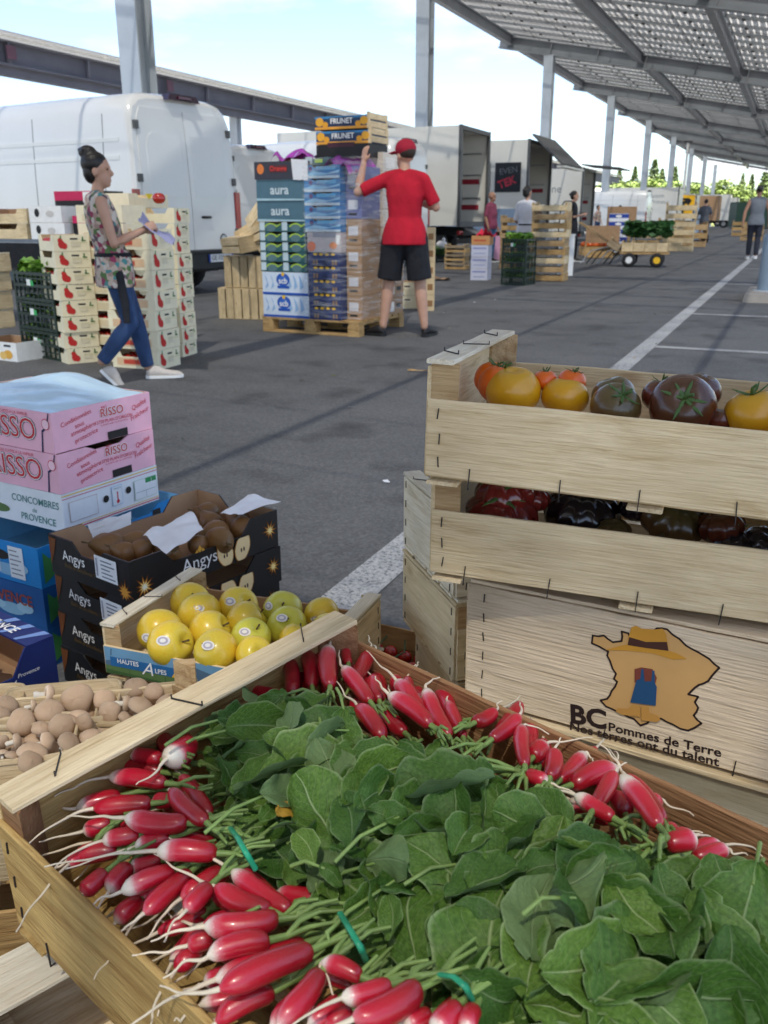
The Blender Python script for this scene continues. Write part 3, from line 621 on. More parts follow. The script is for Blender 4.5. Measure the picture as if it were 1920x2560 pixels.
def hand(mb, wrist, d, palm_n, curl, s=1.0):
    """palm and five separate fingers; d = towards the fingertips, palm_n = normal out of the palm"""
    d = d.normalized(); palm_n = (palm_n - d * palm_n.dot(d)).normalized(); sd = d.cross(palm_n)
    Rm = Matrix((d, sd, palm_n)).transposed(); mb.ball(wrist + d * .045 * s, (.052 * s, .040 * s, .017 * s), 0, 12, 8, Rm)
    for i, (off, ln) in enumerate(((-.028, .070), (-.010, .080), (.009, .076), (.026, .060))):
        b = wrist + d * .085 * s + sd * off * s; p = [b]; a = 0
        for j in range(3): a += curl * (.35 + .3 * j); p.append(p[-1] + (d * math.cos(a) + palm_n * math.sin(a)) * ln * s / 3)
        mb.tube(p, [.0098 * s, .0092 * s, .0085 * s, .0072 * s], 8)
    b = wrist + d * .030 * s - sd * .030 * s; mb.tube([b, b + (d * .6 - sd * .8) * .030 * s, b + (d * .9 - sd * .45 + palm_n * .4 * curl).normalized() * .058 * s], [.013 * s, .011 * s, .0085 * s], 8)
def shoe(parent, heel, d, m, ms, s=1.0, up=None):
    """d = direction of the toes"""
    d = Vector(d).normalized(); up = Vector(up).normalized() if up else Vector((0, 0, 1)); up = (up - d * up.dot(d)).normalized(); sd = d.cross(up); R = []
    for x, w, h in ((-.02, .020, .045), (0, .034, .085), (.04, .040, .10), (.09, .041, .085), (.14, .046, .062), (.19, .049, .052), (.235, .042, .045), (.265, .022, .030)):
        R.append([heel + d * x * s + sd * w * s * math.cos(a) + up * ((.006 + h / 2) * s + h / 2 * s * math.sin(a)) for a in [2 * math.pi * i / 14 for i in range(14)]])
    o = MB().rings(R).build('shoe', m, parent); R = []
    for x, w in ((-.026, .022), (0, .038), (.06, .042), (.14, .048), (.20, .051), (.245, .043), (.275, .018)):
        R.append([heel + d * x * s + sd * w * s * a + up * z * s for a, z in ((-1, 0), (1, 0), (1, .022), (-1, .022))])
    MB().rings(R, 0, False).build('sole', ms, o); return o
def person(label, loc, yaw, P, group=None, vox=.013):
    """P: pose and clothing. Local axes: x right, y forward, z up, in metres for a 1.75 m person, scaled by P['s']"""
    s = P.get('s', 1.0); V = Vector; t = thing('person', label, 'person', loc, yaw, group)
    fem = P.get('fem', False); J = dict(pel=V((0, 0, .95)), chest=V((0, 0, 1.28)), neck=V((0, -.01, 1.47)), head=V((0, .02, 1.62)), sl=V((-.185, 0, 1.41)), sr=V((.185, 0, 1.41)), el=V((-.24, -.03, 1.12)), er=V((.24, -.03, 1.12)), wl=V((-.26, .06, .88)), wr=V((.26, .06, .88)),
        hl=V((-.095, 0, .92)), hr=V((.095, 0, .92)), kl=V((-.10, .02, .50)), kr=V((.10, .02, .50)), al=V((-.10, -.03, .09)), ar=V((.10, -.03, .09)))
    if fem: J['sl'].x, J['sr'].x = -.165, .165
    for k, v in P.get('J', {}).items(): J[k] = V(v)
    J = {k: v * s for k, v in J.items()}
    side = (J['sr'] - J['sl']).normalized(); ps = V(P.get('pside', (1, 0, 0))).normalized(); up = V((0, 0, 1)); front = up.cross(side); pf = up.cross(ps)
    tw, td = (.155, .10) if fem else (.175 * P.get('slim', 1), .112 * P.get('slim', 1)); fat = P.get('fat', 1.0)
    def torso(mb, e, z0=-1, full=True):
        pel, ch, nk = J['pel'], J['chest'], J['neck']; rows = []
        sh = (J['sl'] + J['sr']) / 2
        hipw = .165 if fem else .158 * P.get('slim', 1)
        for (c, a, b, sv, fv) in ((pel - up * .07 * s, hipw * .80, .105, ps, pf), (pel + up * 0 * s, hipw, .118 * fat, ps, pf), (pel.lerp(ch, .40), (.128 if fem else .148) * fat, .096 * fat, (ps + side).normalized(), (pf + front).normalized()), (pel.lerp(ch, .75), tw * .93, td * 1.02 * fat, side, front), (ch, tw * 1.02, td * 1.06, side, front), (ch.lerp(sh, .62), tw * 1.02, td * .95, side, front), (sh + up * .012 * s, tw * .80, td * .72, side, front), (sh + up * .045 * s, .075, .062, side, front)):
            rows.append((c, (a * s + e), (b * s + e), sv, fv))
        spine_loft(mb, rows)
        for S in (J['sl'], J['sr']): mb.tube([nk - up * .015 * s, nk.lerp(S, .5) - up * .012 * s, S - up * .012 * s], [.046 * s + e, .050 * s + e, .048 * s + e], 10)
        return rows
    def arm(mb, S, E, W_, e=0.0, upto=1.0):
        r = .85 if fem else 1.0
        S = S - up * .018 * s
        if upto >= 1: limb(mb, [S, S.lerp(E, .3), E, E.lerp(W_, .3), W_], [(.052 * r * s + e), (.050 * r * s + e), (.040 * r * s + e), (.042 * r * s + e), (.027 * r * s + e)])
        else: q = S.lerp(E, upto * 2) if upto <= .5 else E; limb(mb, [S, S.lerp(q, .5), q], [(.046 * r * s + e), (.045 * r * s + e), (.046 * r * s + e)], 12, False)
    def leg(mb, Hh, K, A, e=0.0, upto=1.0, flare=0.0):
        r = (1.02 if fem else 1.0)
        pts = [Hh, Hh.lerp(K, .45), K, K.lerp(A, .30), A.lerp(K, .03)]; rr = [.088 * r * s + e, .076 * r * s + e, .056 * s + e, .058 * s + e, .036 * s + e + flare]
        if upto < 1: q = Hh.lerp(K, upto * 2); pts = [Hh, Hh.lerp(q, .5), q]; rr = [.092 * s + e, .088 * s + e, .088 * s + e + flare]
        limb(mb, pts, rr, 12, e == 0)
    b = MB(); torso(b, 0); sk = P.get('skin', M_SKIN)
    b.tube([J['neck'] - up * .07 * s, J['neck'] + up * .0 * s, J['head'] - up * .05 * s], [.058 * s, .052 * s * (.85 if fem else 1), .050 * s * (.9 if fem else 1)], 12)
    hf = V(P.get('look', (0, 1, 0))).normalized(); hs_ = hf.cross(up).normalized(); hu = hs_.cross(hf); Hm = Matrix((hs_, hf, hu)).transposed(); hd = J['head']; S_ = s * 1.0
    q = lambda x, y, z: hd + (hs_ * x + hf * y + hu * z) * S_
    b.ball(q(0, -.012, .035), (.076 * S_, .094 * S_, .092 * S_), 0, 18, 14, Hm); b.ball(q(0, .022, -.045), (.056 * S_, .062 * S_, .070 * S_), 0, 14, 10, Hm); b.ball(q(0, .055, -.085), (.030 * S_, .026 * S_, .024 * S_), 0, 10, 8, Hm)
    b.tube([q(0, .078, .022), q(0, .100, -.012), q(0, .092, -.026)], [.009 * S_, .015 * S_, .012 * S_], 8); b.ball(q(0, .078, -.058), (.024 * S_, .012 * S_, .009 * S_), 0, 8, 6, Hm); b.ball(q(0, .074, .034), (.052 * S_, .016 * S_, .010 * S_), 0, 8, 6, Hm)
    for e in (-1, 1): b.ball(q(e * .078, -.008, -.005), (.010 * S_, .020 * S_, .032 * S_), 0, 8, 6, Hm)
    for a, c, w, hc, k in (('sl', 'el', 'wl', 'hcl', -1), ('sr', 'er', 'wr', 'hcr', 1)):
        arm(b, J[a], J[c], J[w]); dv = V(P['hd' + a[1]]) if 'hd' + a[1] in P else (J[w] - J[c]); hand(b, J[w], dv, V(P.get('hn' + a[1], (-k, .3, 0))), P.get('curl', .7), s)
    for a, c, w in (('hl', 'kl', 'al'), ('hr', 'kr', 'ar')): leg(b, J[a], J[c], J[w])
    put('body', remesh(b, 'body', sk, vox * .75), t)
    # eyes and brows
    for e in (-1, 1): MB().ball(q(e * .031, .076, .018), (.011 * S_, .006 * S_, .006 * S_), 0, 8, 6, Hm).build('eye', M_INK, t)
    if P.get('shirt'):
        g = MB(); hem = P.get('hem', 0.0); rows = []
        torso(g, .014)
        if hem:
            pel = J['pel']; ee = P.get('loose', .014) + .007; spine_loft(g, [(pel - up * (.07 + hem) * s, .186 * s + ee * .9, .122 * s + ee, ps, pf), (pel - up * .02 * s, .180 * s + ee * .9, .122 * s * fat + ee, ps, pf), (pel + up * .06 * s, .163 * s + ee * .8, .112 * s * fat + ee * .8, ps, pf), (pel.lerp(J['chest'], .45), .140 * s + .012, .096 * s * fat + .012, ps, pf)])
        if P.get('sleeve', .45) > 0:
            for a, c in (('sl', 'el'), ('sr', 'er')): 
                if P['sleeve'] >= 1: w = {'sl': 'wl', 'sr': 'wr'}[a]; arm(g, J[a], J[c], J[w].lerp(J[c], .12), .012)
                else: arm(g, J[a], J[c], J[c], .016, P.get('sleeve', .45))
        put('shirt', remesh(g, 'shirt', P['shirt'], vox), t)
    if P.get('trousers'):
        g = MB(); up_ = P.get('cut', 1.0); e = P.get('loose', .014)
        spine_loft(g, [(J['pel'] - up * .09 * s, .14 * s + e, .105 * s + e, ps, pf), (J['pel'] - up * .02 * s, .160 * s + e, .116 * s * fat + e, ps, pf), (J['pel'] + up * .08 * s, .142 * s + e * .5, .104 * s * fat + e * .5, ps, pf)])
        for a, c, w in (('hl', 'kl', 'al'), ('hr', 'kr', 'ar')): leg(g, J[a], J[c], J[w], e, up_, P.get('flare', .010))
        put('trousers' if up_ >= 1 else 'shorts', remesh(g, 'trousers', P['trousers'], vox), t)
    if P.get('skirt'):
        g = MB(); spine_loft(g, [(J['pel'] - up * .42 * s, .20 * s, .17 * s, ps, pf), (J['pel'] - up * .1 * s, .19 * s, .15 * s, ps, pf), (J['pel'] + up * .05 * s, .165 * s, .125 * s, ps, pf)]); put('skirt', remesh(g, 'skirt', P['skirt'], vox), t)
    hr = P.get('hair', 'short'); hm = P.get('hairm', M_HAIR)
    if hr != 'none':
        g = MB(); g.ball(q(0, -.026, .050), (.084 * S_, .094 * S_, .092 * S_), 0, 18, 12, Hm)
        if hr in ('bun', 'topbun', 'long'): g.ball(q(0, -.055, .0), (.078 * S_, .062 * S_, .085 * S_), 0, 14, 10, Hm)
        if hr == 'topbun':
            g.ball(q(0, -.03, .06), (.090 * S_, .100 * S_, .088 * S_), 0, 14, 10, Hm); g.ball(q(0, -.07, .135), (.062 * S_, .068 * S_, .052 * S_), 0, 12, 8, Hm)
            for a in range(7): g.tube([q(0, -.06, .13), q(.05 * math.cos(a), -.07 + .05 * math.sin(a), .16), q(.07 * math.cos(a), -.08 + .07 * math.sin(a), .155)], [.014, .008, .003], 6)
        if hr == 'bun': g.ball(q(0, -.115, .05), (.038 * S_, .036 * S_, .038 * S_), 0, 10, 8, Hm)
        if hr == 'long': g.ball(q(0, -.06, -.08), (.07 * S_, .045 * S_, .10 * S_), 0, 12, 8, Hm)
        put('hair', remesh(g, 'hair', hm, vox * .7, 2), t)
    if P.get('cap'):
        cb = V(P.get('brim', tuple(hf))).normalized(); g = MB(); g.ball(q(0, -.014, .062), (.092 * S_, .106 * S_, .088 * S_), 0, 20, 12, Hm); c_ = put('cap', remesh(g, 'cap', P['cap'], vox * .6, 3), t)
        R = []; sd = cb.cross(up).normalized(); o_ = q(0, -.012, .052)
        for u in (.06, .09, .12, .15, .168): w = .075 * math.sqrt(max(0.02, 1 - ((u - .06) / .112) ** 2)); R.append([o_ + cb * u * S_ + sd * w * S_ * a + up * (zz - .10 * (u - .06) - .25 * a * a * .05) for a, zz in ((-1, 0), (-.5, 0), (0, 0), (.5, 0), (1, 0), (1, .006), (.5, .006), (0, .006), (-.5, .006), (-1, .006))])
        MB().rings(R).build('brim', P['cap'], c_)
    if P.get('apron'):
        g = MB(); spine_loft(g, [(J['pel'] + up * .055 * s, .158 * s + .018, .115 * s + .018, ps, pf), (J['pel'] + up * .085 * s, .150 * s + .018, .110 * s + .018, ps, pf)]); g.build('apron_belt', P['apron'], t)
        if P.get('tail'): w = J['pel'] + ps * P['tail'] * s + up * .07 * s; MB().tube([w, w + V((.02, 0, -.12)), w + V((.03, .02, -.30)), w + V((.05, .02, -.42))], [.016, .028, .026, .020], 8, 0, True, .3).build('apron_tail', P['apron'], t)
    sm_, so = P.get('shoe', (M_INK, M_PWHITE))
    for k, a in (('l', 'al'), ('r', 'ar')): shoe(t, J[a] - V((0, 0, .085 * s)) + V(P.get('fo' + k, (0, 0, 0))), P.get('fd' + k, (0, 1, 0)), sm_, so, s, P.get('fu' + k))
    return t

# ---- the people in the lane
def floral():
    m, n, l, b = newmat('floral_cloth'); v, oi = obj_vec(n, l)
    vo = n.new('ShaderNodeTexVoronoi'); vo.inputs['Scale'].default_value = 34; l.new(v, vo.inputs['Vector'])
    hs = n.new('ShaderNodeSeparateXYZ'); l.new(vo.outputs['Color'], hs.inputs['Vector'])
    r = ramp(n, [(.0, srgb(150, 60, 90)), (.14, srgb(196, 176, 160)), (.42, srgb(170, 140, 130)), (.55, srgb(90, 120, 70)), (.68, srgb(205, 196, 186)), (.84, srgb(96, 80, 88)), (.94, srgb(80, 140, 140))]); r.color_ramp.interpolation = 'CONSTANT'
    l.new(hs.outputs['X'], r.inputs['Fac']); l.new(r.outputs['Color'], b.inputs['Base Color']); b.inputs['Roughness'].default_value = .85; return m
def denim(name, c): return mat(name, c, .85, .25, 14, bump=.55, bscale=13, bdist=.03, stretch=(1, 1, .6))
M_FLO = floral(); M_JEAN = denim('blue_denim', (.030, .065, .16)); M_JEAN2 = denim('mid_denim', (.06, .13, .24)); M_CLOTHK = mat('black_cloth', (.012, .013, .018), .85, .2, 12, bump=.5, bscale=10, bdist=.03); M_CREAMSH = mat('cream_trainers', (.62, .56, .50), .7, .1, 30)
M_TEE = mat('red_cotton', (.46, .008, .026), .9, .14, 9, bump=.6, bscale=9, bdist=.035, stretch=(1, 1, .55)); M_CAPR = mat('dark_red_cap', (.36, .008, .03), .8, .1, 20)
w1 = person('woman in a floral sleeveless top and jeans walking with papers, left', at(312, 955, 0), rad(-45), dict(s=.845, fem=True, skin=M_SKIN, hair='topbun', look=(.35, .93, 0), shirt=M_FLO, sleeve=0, hem=.10, trousers=M_JEAN, loose=.010, flare=.004, shoe=(M_CREAMSH, M_PWHITE), apron=M_CLOTHK, tail=.17, pside=(1, .1, 0),
    J=dict(pel=(0, 0, .91), chest=(0, -.05, 1.20), neck=(0, -.08, 1.40), head=(0, -.045, 1.565), sl=(-.165, -.09, 1.365), sr=(.165, -.06, 1.365), er=(.215, .0, 1.06), wr=(.14, .23, 1.16), el=(-.20, .02, 1.06), wl=(-.03, .25, 1.15), hl=(-.09, 0, .88), hr=(.09, 0, .88), kr=(.085, .075, .47), ar=(.085, -.17, .175), kl=(-.08, .13, .48), al=(-.08, .20, .09)),
    hdr=(-.4, .75, .3), hdl=(.5, .7, .2), fdr=(0, .62, -.72), fur=(0, .7, .6), fdl=(.1, 1, 0), curl=.9), vox=.011)
pq = mworld(w1); V3 = [pq @ Vector(p) for p in ((.15, .16, 1.04), (-.12, .22, 1.06), (-.12, .42, .90), (.18, .36, .87))]
lp_ = paper('lavender papers held by the woman in the floral top', V3, 5, .03); lp_['category'] = 'papers'; lp_.data.materials.clear(); lp_.data.materials.append(mat('lavender_paper', (.36, .36, .56), .8))
w2 = person('young man in a red T-shirt and cap reaching up at the pallet', at(1010, 841, 0), rad(14), dict(s=.975, slim=.90, fat=.94, skin=M_SKIN, hair='short', hairm=mat('brown_hair', (.03, .02, .015), .6), look=(-.72, .69, 0), brim=(-.93, .36, -.05), cap=M_CAPR, shirt=M_TEE, sleeve=.44, hem=.03, trousers=M_CLOTHK, cut=.44, loose=.026, flare=.004, shoe=(M_INK, M_DARK),
    J=dict(pel=(0, 0, .94), chest=(0, .0, 1.27), neck=(.0, 0, 1.465), head=(-.01, .03, 1.605), sl=(-.172, .0, 1.43), sr=(.170, .0, 1.42), el=(-.425, -.08, 1.30), wl=(-.375, -.03, 1.55), er=(.285, .02, 1.17), wr=(.10, .26, 1.22), hl=(-.10, 0, .90), hr=(.10, 0, .90), kl=(-.155, .03, .48), al=(-.20, -.02, .09), kr=(.145, .03, .48), ar=(.20, -.02, .09)),
    fdl=(-.9, .42, 0), fdr=(.25, .95, 0), hdl=(.08, .1, 1), hnl=(.5, .8, 0), curl=.4), vox=.011)
for k, x in (('l', -.20), ('r', .20)):
    pass
ST = dict(el=(-.26, .02, 1.14), er=(.26, .02, 1.14))
person('bald man in a maroon polo shirt and jeans beside the open box truck', (-7.0, 22.1, 0), rad(-100), dict(s=.95, fat=1.25, skin=M_SKIN2, hair='none', shirt=mat('maroon_polo', (.22, .045, .085), .85), sleeve=.46, hem=.05, trousers=M_JEAN2, look=(-.3, 1, 0)), vox=.016)
person('dark-haired woman in a white top seen from behind the tall crates', (-4.62, 16.75, 0), rad(8), dict(s=.915, fem=True, hair='bun', shirt=mat('white_cotton', (.66, .66, .70), .85, .06, 8), sleeve=.5, hem=.12, trousers=M_CLOTHK, apron=M_CLOTHK, look=(.55, .85, 0), J=dict(el=(-.22, .02, 1.10), er=(.22, .05, 1.10), wl=(-.18, .22, 1.02), wr=(.14, .26, 1.05))), vox=.015)
person('woman in a black dress with hair in a bun, walking past the crates', (-5.14, 22.9, 0), rad(-75), dict(s=.96, fem=True, hair='bun', shirt=M_CLOTHK, sleeve=.45, hem=.1, skirt=M_CLOTHK, trousers=M_CLOTHK, look=(.1, 1, 0), J=dict(er=(.22, .02, 1.12), wr=(.06, .26, 1.18), kl=(-.10, .10, .50), al=(-.10, .10, .09), kr=(.1, -.02, .5), ar=(.1, -.15, .12))), vox=.016)
person('man in a grey shirt and tan trousers pushing a hand truck away down the lane', (-3.78, 42.4, 0), rad(18), dict(s=1.04, shirt=mat('grey_shirt', (.09, .10, .12), .85), sleeve=.46, hem=.05, trousers=mat('tan_cotton', (.26, .17, .12), .85), shoe=(M_CREAMSH, M_PWHITE), J=dict(el=(-.27, .06, 1.12), er=(.27, .06, 1.12), wl=(-.24, .30, 1.02), wr=(.24, .30, 1.02), kl=(-.1, .06, .5), kr=(.1, -.03, .5), ar=(.1, -.14, .12))), vox=.022)
person('man in a sleeveless grey top and dark jeans walking away at the right edge', (-1.05, 26.4, 0), rad(6), dict(s=1.06, skin=M_SKIN2, shirt=mat('slate_vest', (.16, .18, .21), .85), sleeve=0, hem=.06, trousers=denim('black_denim', (.022, .026, .04)), shoe=(M_PWHITE, M_PWHITE), J=dict(el=(-.28, -.04, 1.13), er=(.28, .0, 1.13), wl=(-.30, -.08, .88), wr=(.30, .10, .88), kl=(-.09, .08, .5), al=(-.08, .14, .09), kr=(.09, .0, .5), ar=(.08, -.14, .10))), vox=.018)
person('person in a purple shirt bending over crates far down the lane', (-2.6, 60.0, 0), rad(70), dict(s=1.0, fem=True, hair='bun', shirt=mat('purple_shirt', (.16, .12, .34), .85), sleeve=.5, hem=.05, trousers=M_JEAN2), vox=.03)
person('dark-haired vendor half hidden behind the brown cartons', (-8.9, 45.0, 0), rad(-120), dict(s=.93, fem=True, hair='bun', shirt=M_FLO, sleeve=.5, trousers=M_JEAN), vox=.03)
person('vendor in a white top standing by the red bag', (-7.9, 45.2, 0), rad(-60), dict(s=.93, hair='short', shirt=mat('white_cotton', (.66, .66, .70), .85), sleeve=.5, trousers=M_JEAN), vox=.03)

# ================================================================== foreground: crates
def onface(o, px, py, axis=1, off=0.0):
    """where a surveyed photo pixel falls on a face of a thing, in the thing's own coordinates"""
    Mi = mworld(o).inverted(); d = C_F * FPX + C_R * (px - PCX) - C_U * (py - PCY)
    a = Mi @ C_O; b = Mi.to_3x3() @ d; return a + b * ((off - a[axis]) / b[axis])
POSTS = {}
def tri_post(h, m, a=.034, b=.03):
    k = (round(h, 4), m.name, a)
    if k not in POSTS: POSTS[k] = MB().prism([(0, 0), (a, 0), (a * .9, b * .12), (a * .12, b), (0, b)], 0, h, 'z').mesh('post', m)
    return POSTS[k]
STAPLE = {}
def staple(parent, x, y, z, rot, ln=.012):
    if ln not in STAPLE: STAPLE[ln] = MB().box((0, 0, 0), (.0011, .0014, ln)).box((0, .002, ln / 2), (.0011, .005, .0011)).box((0, .002, -ln / 2), (.0011, .005, .0011)).mesh('staple', M_STAPLE)
    put('staple', STAPLE[ln], parent, (x, y, z), rot)
def wood_crate(label, loc, yaw, L, W, H, hp, mp, me, mc, mpost=None, group=None, rx=0, ry=0, cap=.034, staples=True, slats=4, name='wooden_crate', backm=None, cat='crate', long_back=None):
    """shallow wooden tray; origin at its front left bottom corner: x along the long side, y to the back"""
    t = thing(name, label, cat, loc, yaw, group, rx, ry); mpost = mpost or W_PINE; th = .0055
    for i, (x, y, sx, sy) in enumerate(((0, 0, 1, 1), (L, 0, -1, 1), (0, W, 1, -1), (L, W, -1, -1))):
        o = put('post', tri_post(H - .012, mpost), t, (x, y, .012)); o.scale = (sx, sy, 1)
    jig = rnd.uniform(-.002, .002)
    board('side_plank', (L + .004, th, hp - .012), mp, t, (L / 2, -th / 2, (hp + .012) / 2))
    hb = long_back or hp
    board('side_plank', (L + .004, th, hb - .012), backm or mp, t, (L / 2, W + th / 2, (hb + .012) / 2 + jig))
    for x in (-th / 2, L + th / 2):
        board('end_board', (W - .002, th, H - .016), me, t, (x, W / 2, H / 2 + .004), (0, 0, math.pi / 2))
    for x in (cap / 2 - .006, L - cap / 2 + .006):
        board('end_cap', (W + .006, cap, .006), mc, t, (x, W / 2, H + .002), (0, 0, math.pi / 2))
    w = W / slats
    for k in range(slats): board('bottom_slat', (L + .012, w * .86, .0045), mp, t, (L / 2, w * (k + .5), .0095), (0, 0, rnd.uniform(-.006, .006)))
    for x in (.02, L / 2, L - .02): board('cross_slat', (W + .014, .04, .0045), mp, t, (x, W / 2, .0045), (0, 0, math.pi / 2))
    if staples:
        for x in (.013, L - .013):
            for q in (.2, .5, .82): staple(t, x + rnd.uniform(-.002, .002), -th - .0008, .012 + (hp - .012) * q, (0, rnd.uniform(-.15, .15), 0))
        for k in range(5): staple(t, .05 + (L - .1) * k / 4 + rnd.uniform(-.01, .01), -th - .0008, .014, (0, rnd.uniform(-.1, .1), 0), .026)
        for y in (.015, W - .015):
            for q in (.15, .4, .65, .9): staple(t, -th - .0008, y, H * q, (0, 0, -math.pi / 2))
            for q in (.2, .5, .8): staple(t, L + th + .0008, y, H * q, (0, 0, math.pi / 2))
        for y in (.05, W - .06): staple(t, .008, y, H + .006, (math.pi / 2, 0, .9), .03)
        staple(t, .016, W * .45, H + .006, (math.pi / 2, 0, -1.2), .034)
    return t

# right-hand stack -------------------------------------------------
c_tom1 = wood_crate('pale wooden crate of mixed yellow, orange and brown tomatoes, top of the right stack', (-.378, .975, .738), rad(3), .52, .30, .150, .108, W_PALE, W_PALE, W_WHITE, ry=rad(1.3))
c_tom2 = wood_crate('pale wooden crate of dark ribbed tomatoes, under the crate of yellow tomatoes', (-.381, 1.008, .597), rad(2.8), .52, .30, .138, .099, W_PALE, W_PALE, W_WHITE, ry=rad(.3))
# potato crate: smooth plywood with a print
c_pot = thing('potato_crate', 'smooth plywood potato crate printed with a map and hat, under the tomato crates', 'crate', (-.340, 1.056, .408), rad(-9.5), None, rad(-3), rad(-2.2))
PH_ = .168
for x, s in ((0, 1), (.56, -1)):
    for y, s2 in ((0, 1), (.245, -1)): o = put('post', tri_post(PH_ - .006, W_PINE), c_pot, (x, y, .004)); o.scale = (s, s2, 1)
board('front_panel', (.565, .006, PH_), W_PLY, c_pot, (.28, -.003, PH_ / 2), bev=.001)
board('side_plank', (.565, .006, PH_), W_PLY, c_pot, (.28, .248, PH_ / 2))
for x in (-.005, .565): board('end_board', (.245, .006, PH_ - .004), W_PLY, c_pot, (x, .1225, PH_ / 2), (0, 0, math.pi / 2))
for k in range(3): board('bottom_slat', (.57, .07, .005), W_PALE, c_pot, (.28, .04 + k * .082, -.003))
board('bottom_rail', (.60, .034, .007), W_PALE, c_pot, (.29, .004, -.0095)); board('bottom_rail', (.60, .034, .007), W_PALE, c_pot, (.29, .24, -.0095))
board('lid_slat', (.565, .05, .005), W_PLY, c_pot, (.282, .022, PH_ + .0035))
for k in range(6): staple(c_pot, .022, -.0068, .012 + k * .028, (0, rnd.uniform(-.2, .2), 0), .011)
for x in (.2, .36): staple(c_pot, x, -.0068, .005, (0, .1, 0), .02)
M_MAP = flat(200, 158, 100); M_HAT = flat(196, 142, 52); M_BAND = flat(72, 44, 36); M_DEN = flat(36, 78, 118); M_BOOT = flat(190, 140, 70); M_SHIRT = flat(120, 62, 50); M_BCINK = flat(44, 30, 28)
def pz6(pts): return [(lambda q: (q.x, q.z))(onface(c_pot, 1000 + x / 1.803, 1200 + y / 1.803, 1, -.006)) for x, y in pts]
france = [(870, 700), (866, 735), (900, 750), (940, 772), (935, 790), (948, 815), (960, 850), (975, 872), (965, 895), (980, 908), (955, 950), (935, 985), (905, 992), (930, 1020), (975, 1040), (1010, 1055), (1055, 1075), (1085, 1105), (1115, 1095), (1130, 1075), (1180, 1075), (1230, 1100), (1265, 1120), (1300, 1128), (1330, 1115), (1360, 1095), (1325, 1060), (1345, 1025), (1330, 1000), (1345, 975), (1300, 965), (1330, 935), (1390, 905), (1440, 845), (1370, 790), (1290, 745), (1260, 715), (1205, 672), (1160, 668), (1100, 700), (1035, 700), (1030, 690), (1000, 682), (1000, 725), (960, 730), (920, 700)]
fp = pz6(france)
wig = []
for i in range(len(fp)):
    a, b = Vector(fp[i]), Vector(fp[(i + 1) % len(fp)]); n_ = Vector((-(b - a).y, (b - a).x)); n_ = n_.normalized() if n_.length else n_
    wig.append(tuple(a)); k = max(1, int((b - a).length / .006))
    for j in range(1, k): wig.append(tuple(a.lerp(b, j / k) + n_ * rnd.uniform(-.0011, .0011)))
mpo = flatpoly('map_print', [(wig, M_MAP)], c_pot, (0, -.0066, 0))
mb = MB()
for i in range(len(wig)):
    a, b = Vector(wig[i]), Vector(wig[(i + 1) % len(wig)]); d = (b - a).normalized(); n_ = Vector((-d.y, d.x)) * .0012; e = d * .0006
    mb.add([(p.x, 0, p.y) for p in (a - e - n_, b + e - n_, b + e + n_, a - e + n_)], [(0, 1, 2, 3)])
mb.build('outline_print', M_BCINK, c_pot, (0, -.0069, 0))
arc = lambda cx, cy, rx, ry, a0, a1, n=12: [(cx + rx * math.cos(rad(a0 + (a1 - a0) * i / n)), cy + ry * math.sin(rad(a0 + (a1 - a0) * i / n))) for i in range(n + 1)]
gear = [(pz6([(925, 765), (1000, 745), (1030, 740), (1200, 765), (1250, 780), (1295, 805), (1230, 808), (1140, 780), (1030, 768)]), M_HAT),
        (pz6([(1030, 715), (1045, 662), (1065, 655), (1090, 668), (1150, 672), (1185, 668), (1200, 690), (1210, 750), (1035, 735)]), M_HAT),
        (pz6([(1028, 742), (1035, 706), (1110, 728), (1205, 728), (1212, 768), (1110, 755)]), M_BAND),
        (pz6([(1060, 850), (1090, 842), (1140, 850), (1160, 890), (1150, 925), (1060, 910)]), M_SHIRT),
        (pz6([(1068, 900), (1085, 895), (1090, 850), (1100, 850), (1105, 905), (1135, 905), (1140, 855), (1150, 858), (1150, 910), (1160, 930), (1155, 1015), (1040, 1000)]), M_DEN),
        (pz6([(1048, 1010), (1085, 1015), (1085, 1065), (1000, 1055), (975, 1040), (985, 1025), (1030, 1030)]), M_BOOT),
        (pz6([(1090, 1015), (1125, 1018), (1125, 1045), (1165, 1060), (1178, 1078), (1160, 1088), (1090, 1080)]), M_BOOT)]
flatpoly('farm_clothes_print', gear, c_pot, (0, -.0072, 0))
def pot_text(s, x0, y0, x1, y1, px, py, bold=.02):
    a, b = onface(c_pot, 1000 + x0 / 1.803, 1200 + y0 / 1.803, 1, -.006), onface(c_pot, 1000 + x1 / 1.803, 1200 + y1 / 1.803, 1, -.006)
    t = text(s, px, M_BCINK, c_pot, ((a.x + b.x) / 2, -.0068, (a.z + b.z) / 2), (math.pi / 2, math.atan2(a.z - b.z, b.x - a.x), 0), bold)
    t.scale = ((b.x - a.x) / max(1e-4, t.data.vertices and (max(v.co.x for v in t.data.vertices) - min(v.co.x for v in t.data.vertices))), 1, 1)
pot_text('BC', 768, 1055, 930, 1086, .036, 0, .035)
pot_text('Pommes de Terre', 940, 1112, 1448, 1230, .0165, 0)
pot_text('Nos terres ont du talent', 765, 1108, 1438, 1272, .0165, 0)
# what carries the potato crate: two more crates down to the ground
wood_crate('wooden crate directly under the plywood potato crate', (-.33, 1.10, .236), rad(-6), .5, .26, .155, .12, W_PALE, W_PALE, W_WHITE, staples=False)
wood_crate('wooden crate standing on the asphalt under the right-hand stack', (-.33, 1.10, 0), rad(-6), .5, .26, .22, .17, W_WARM, W_WARM, W_WARM, staples=False)
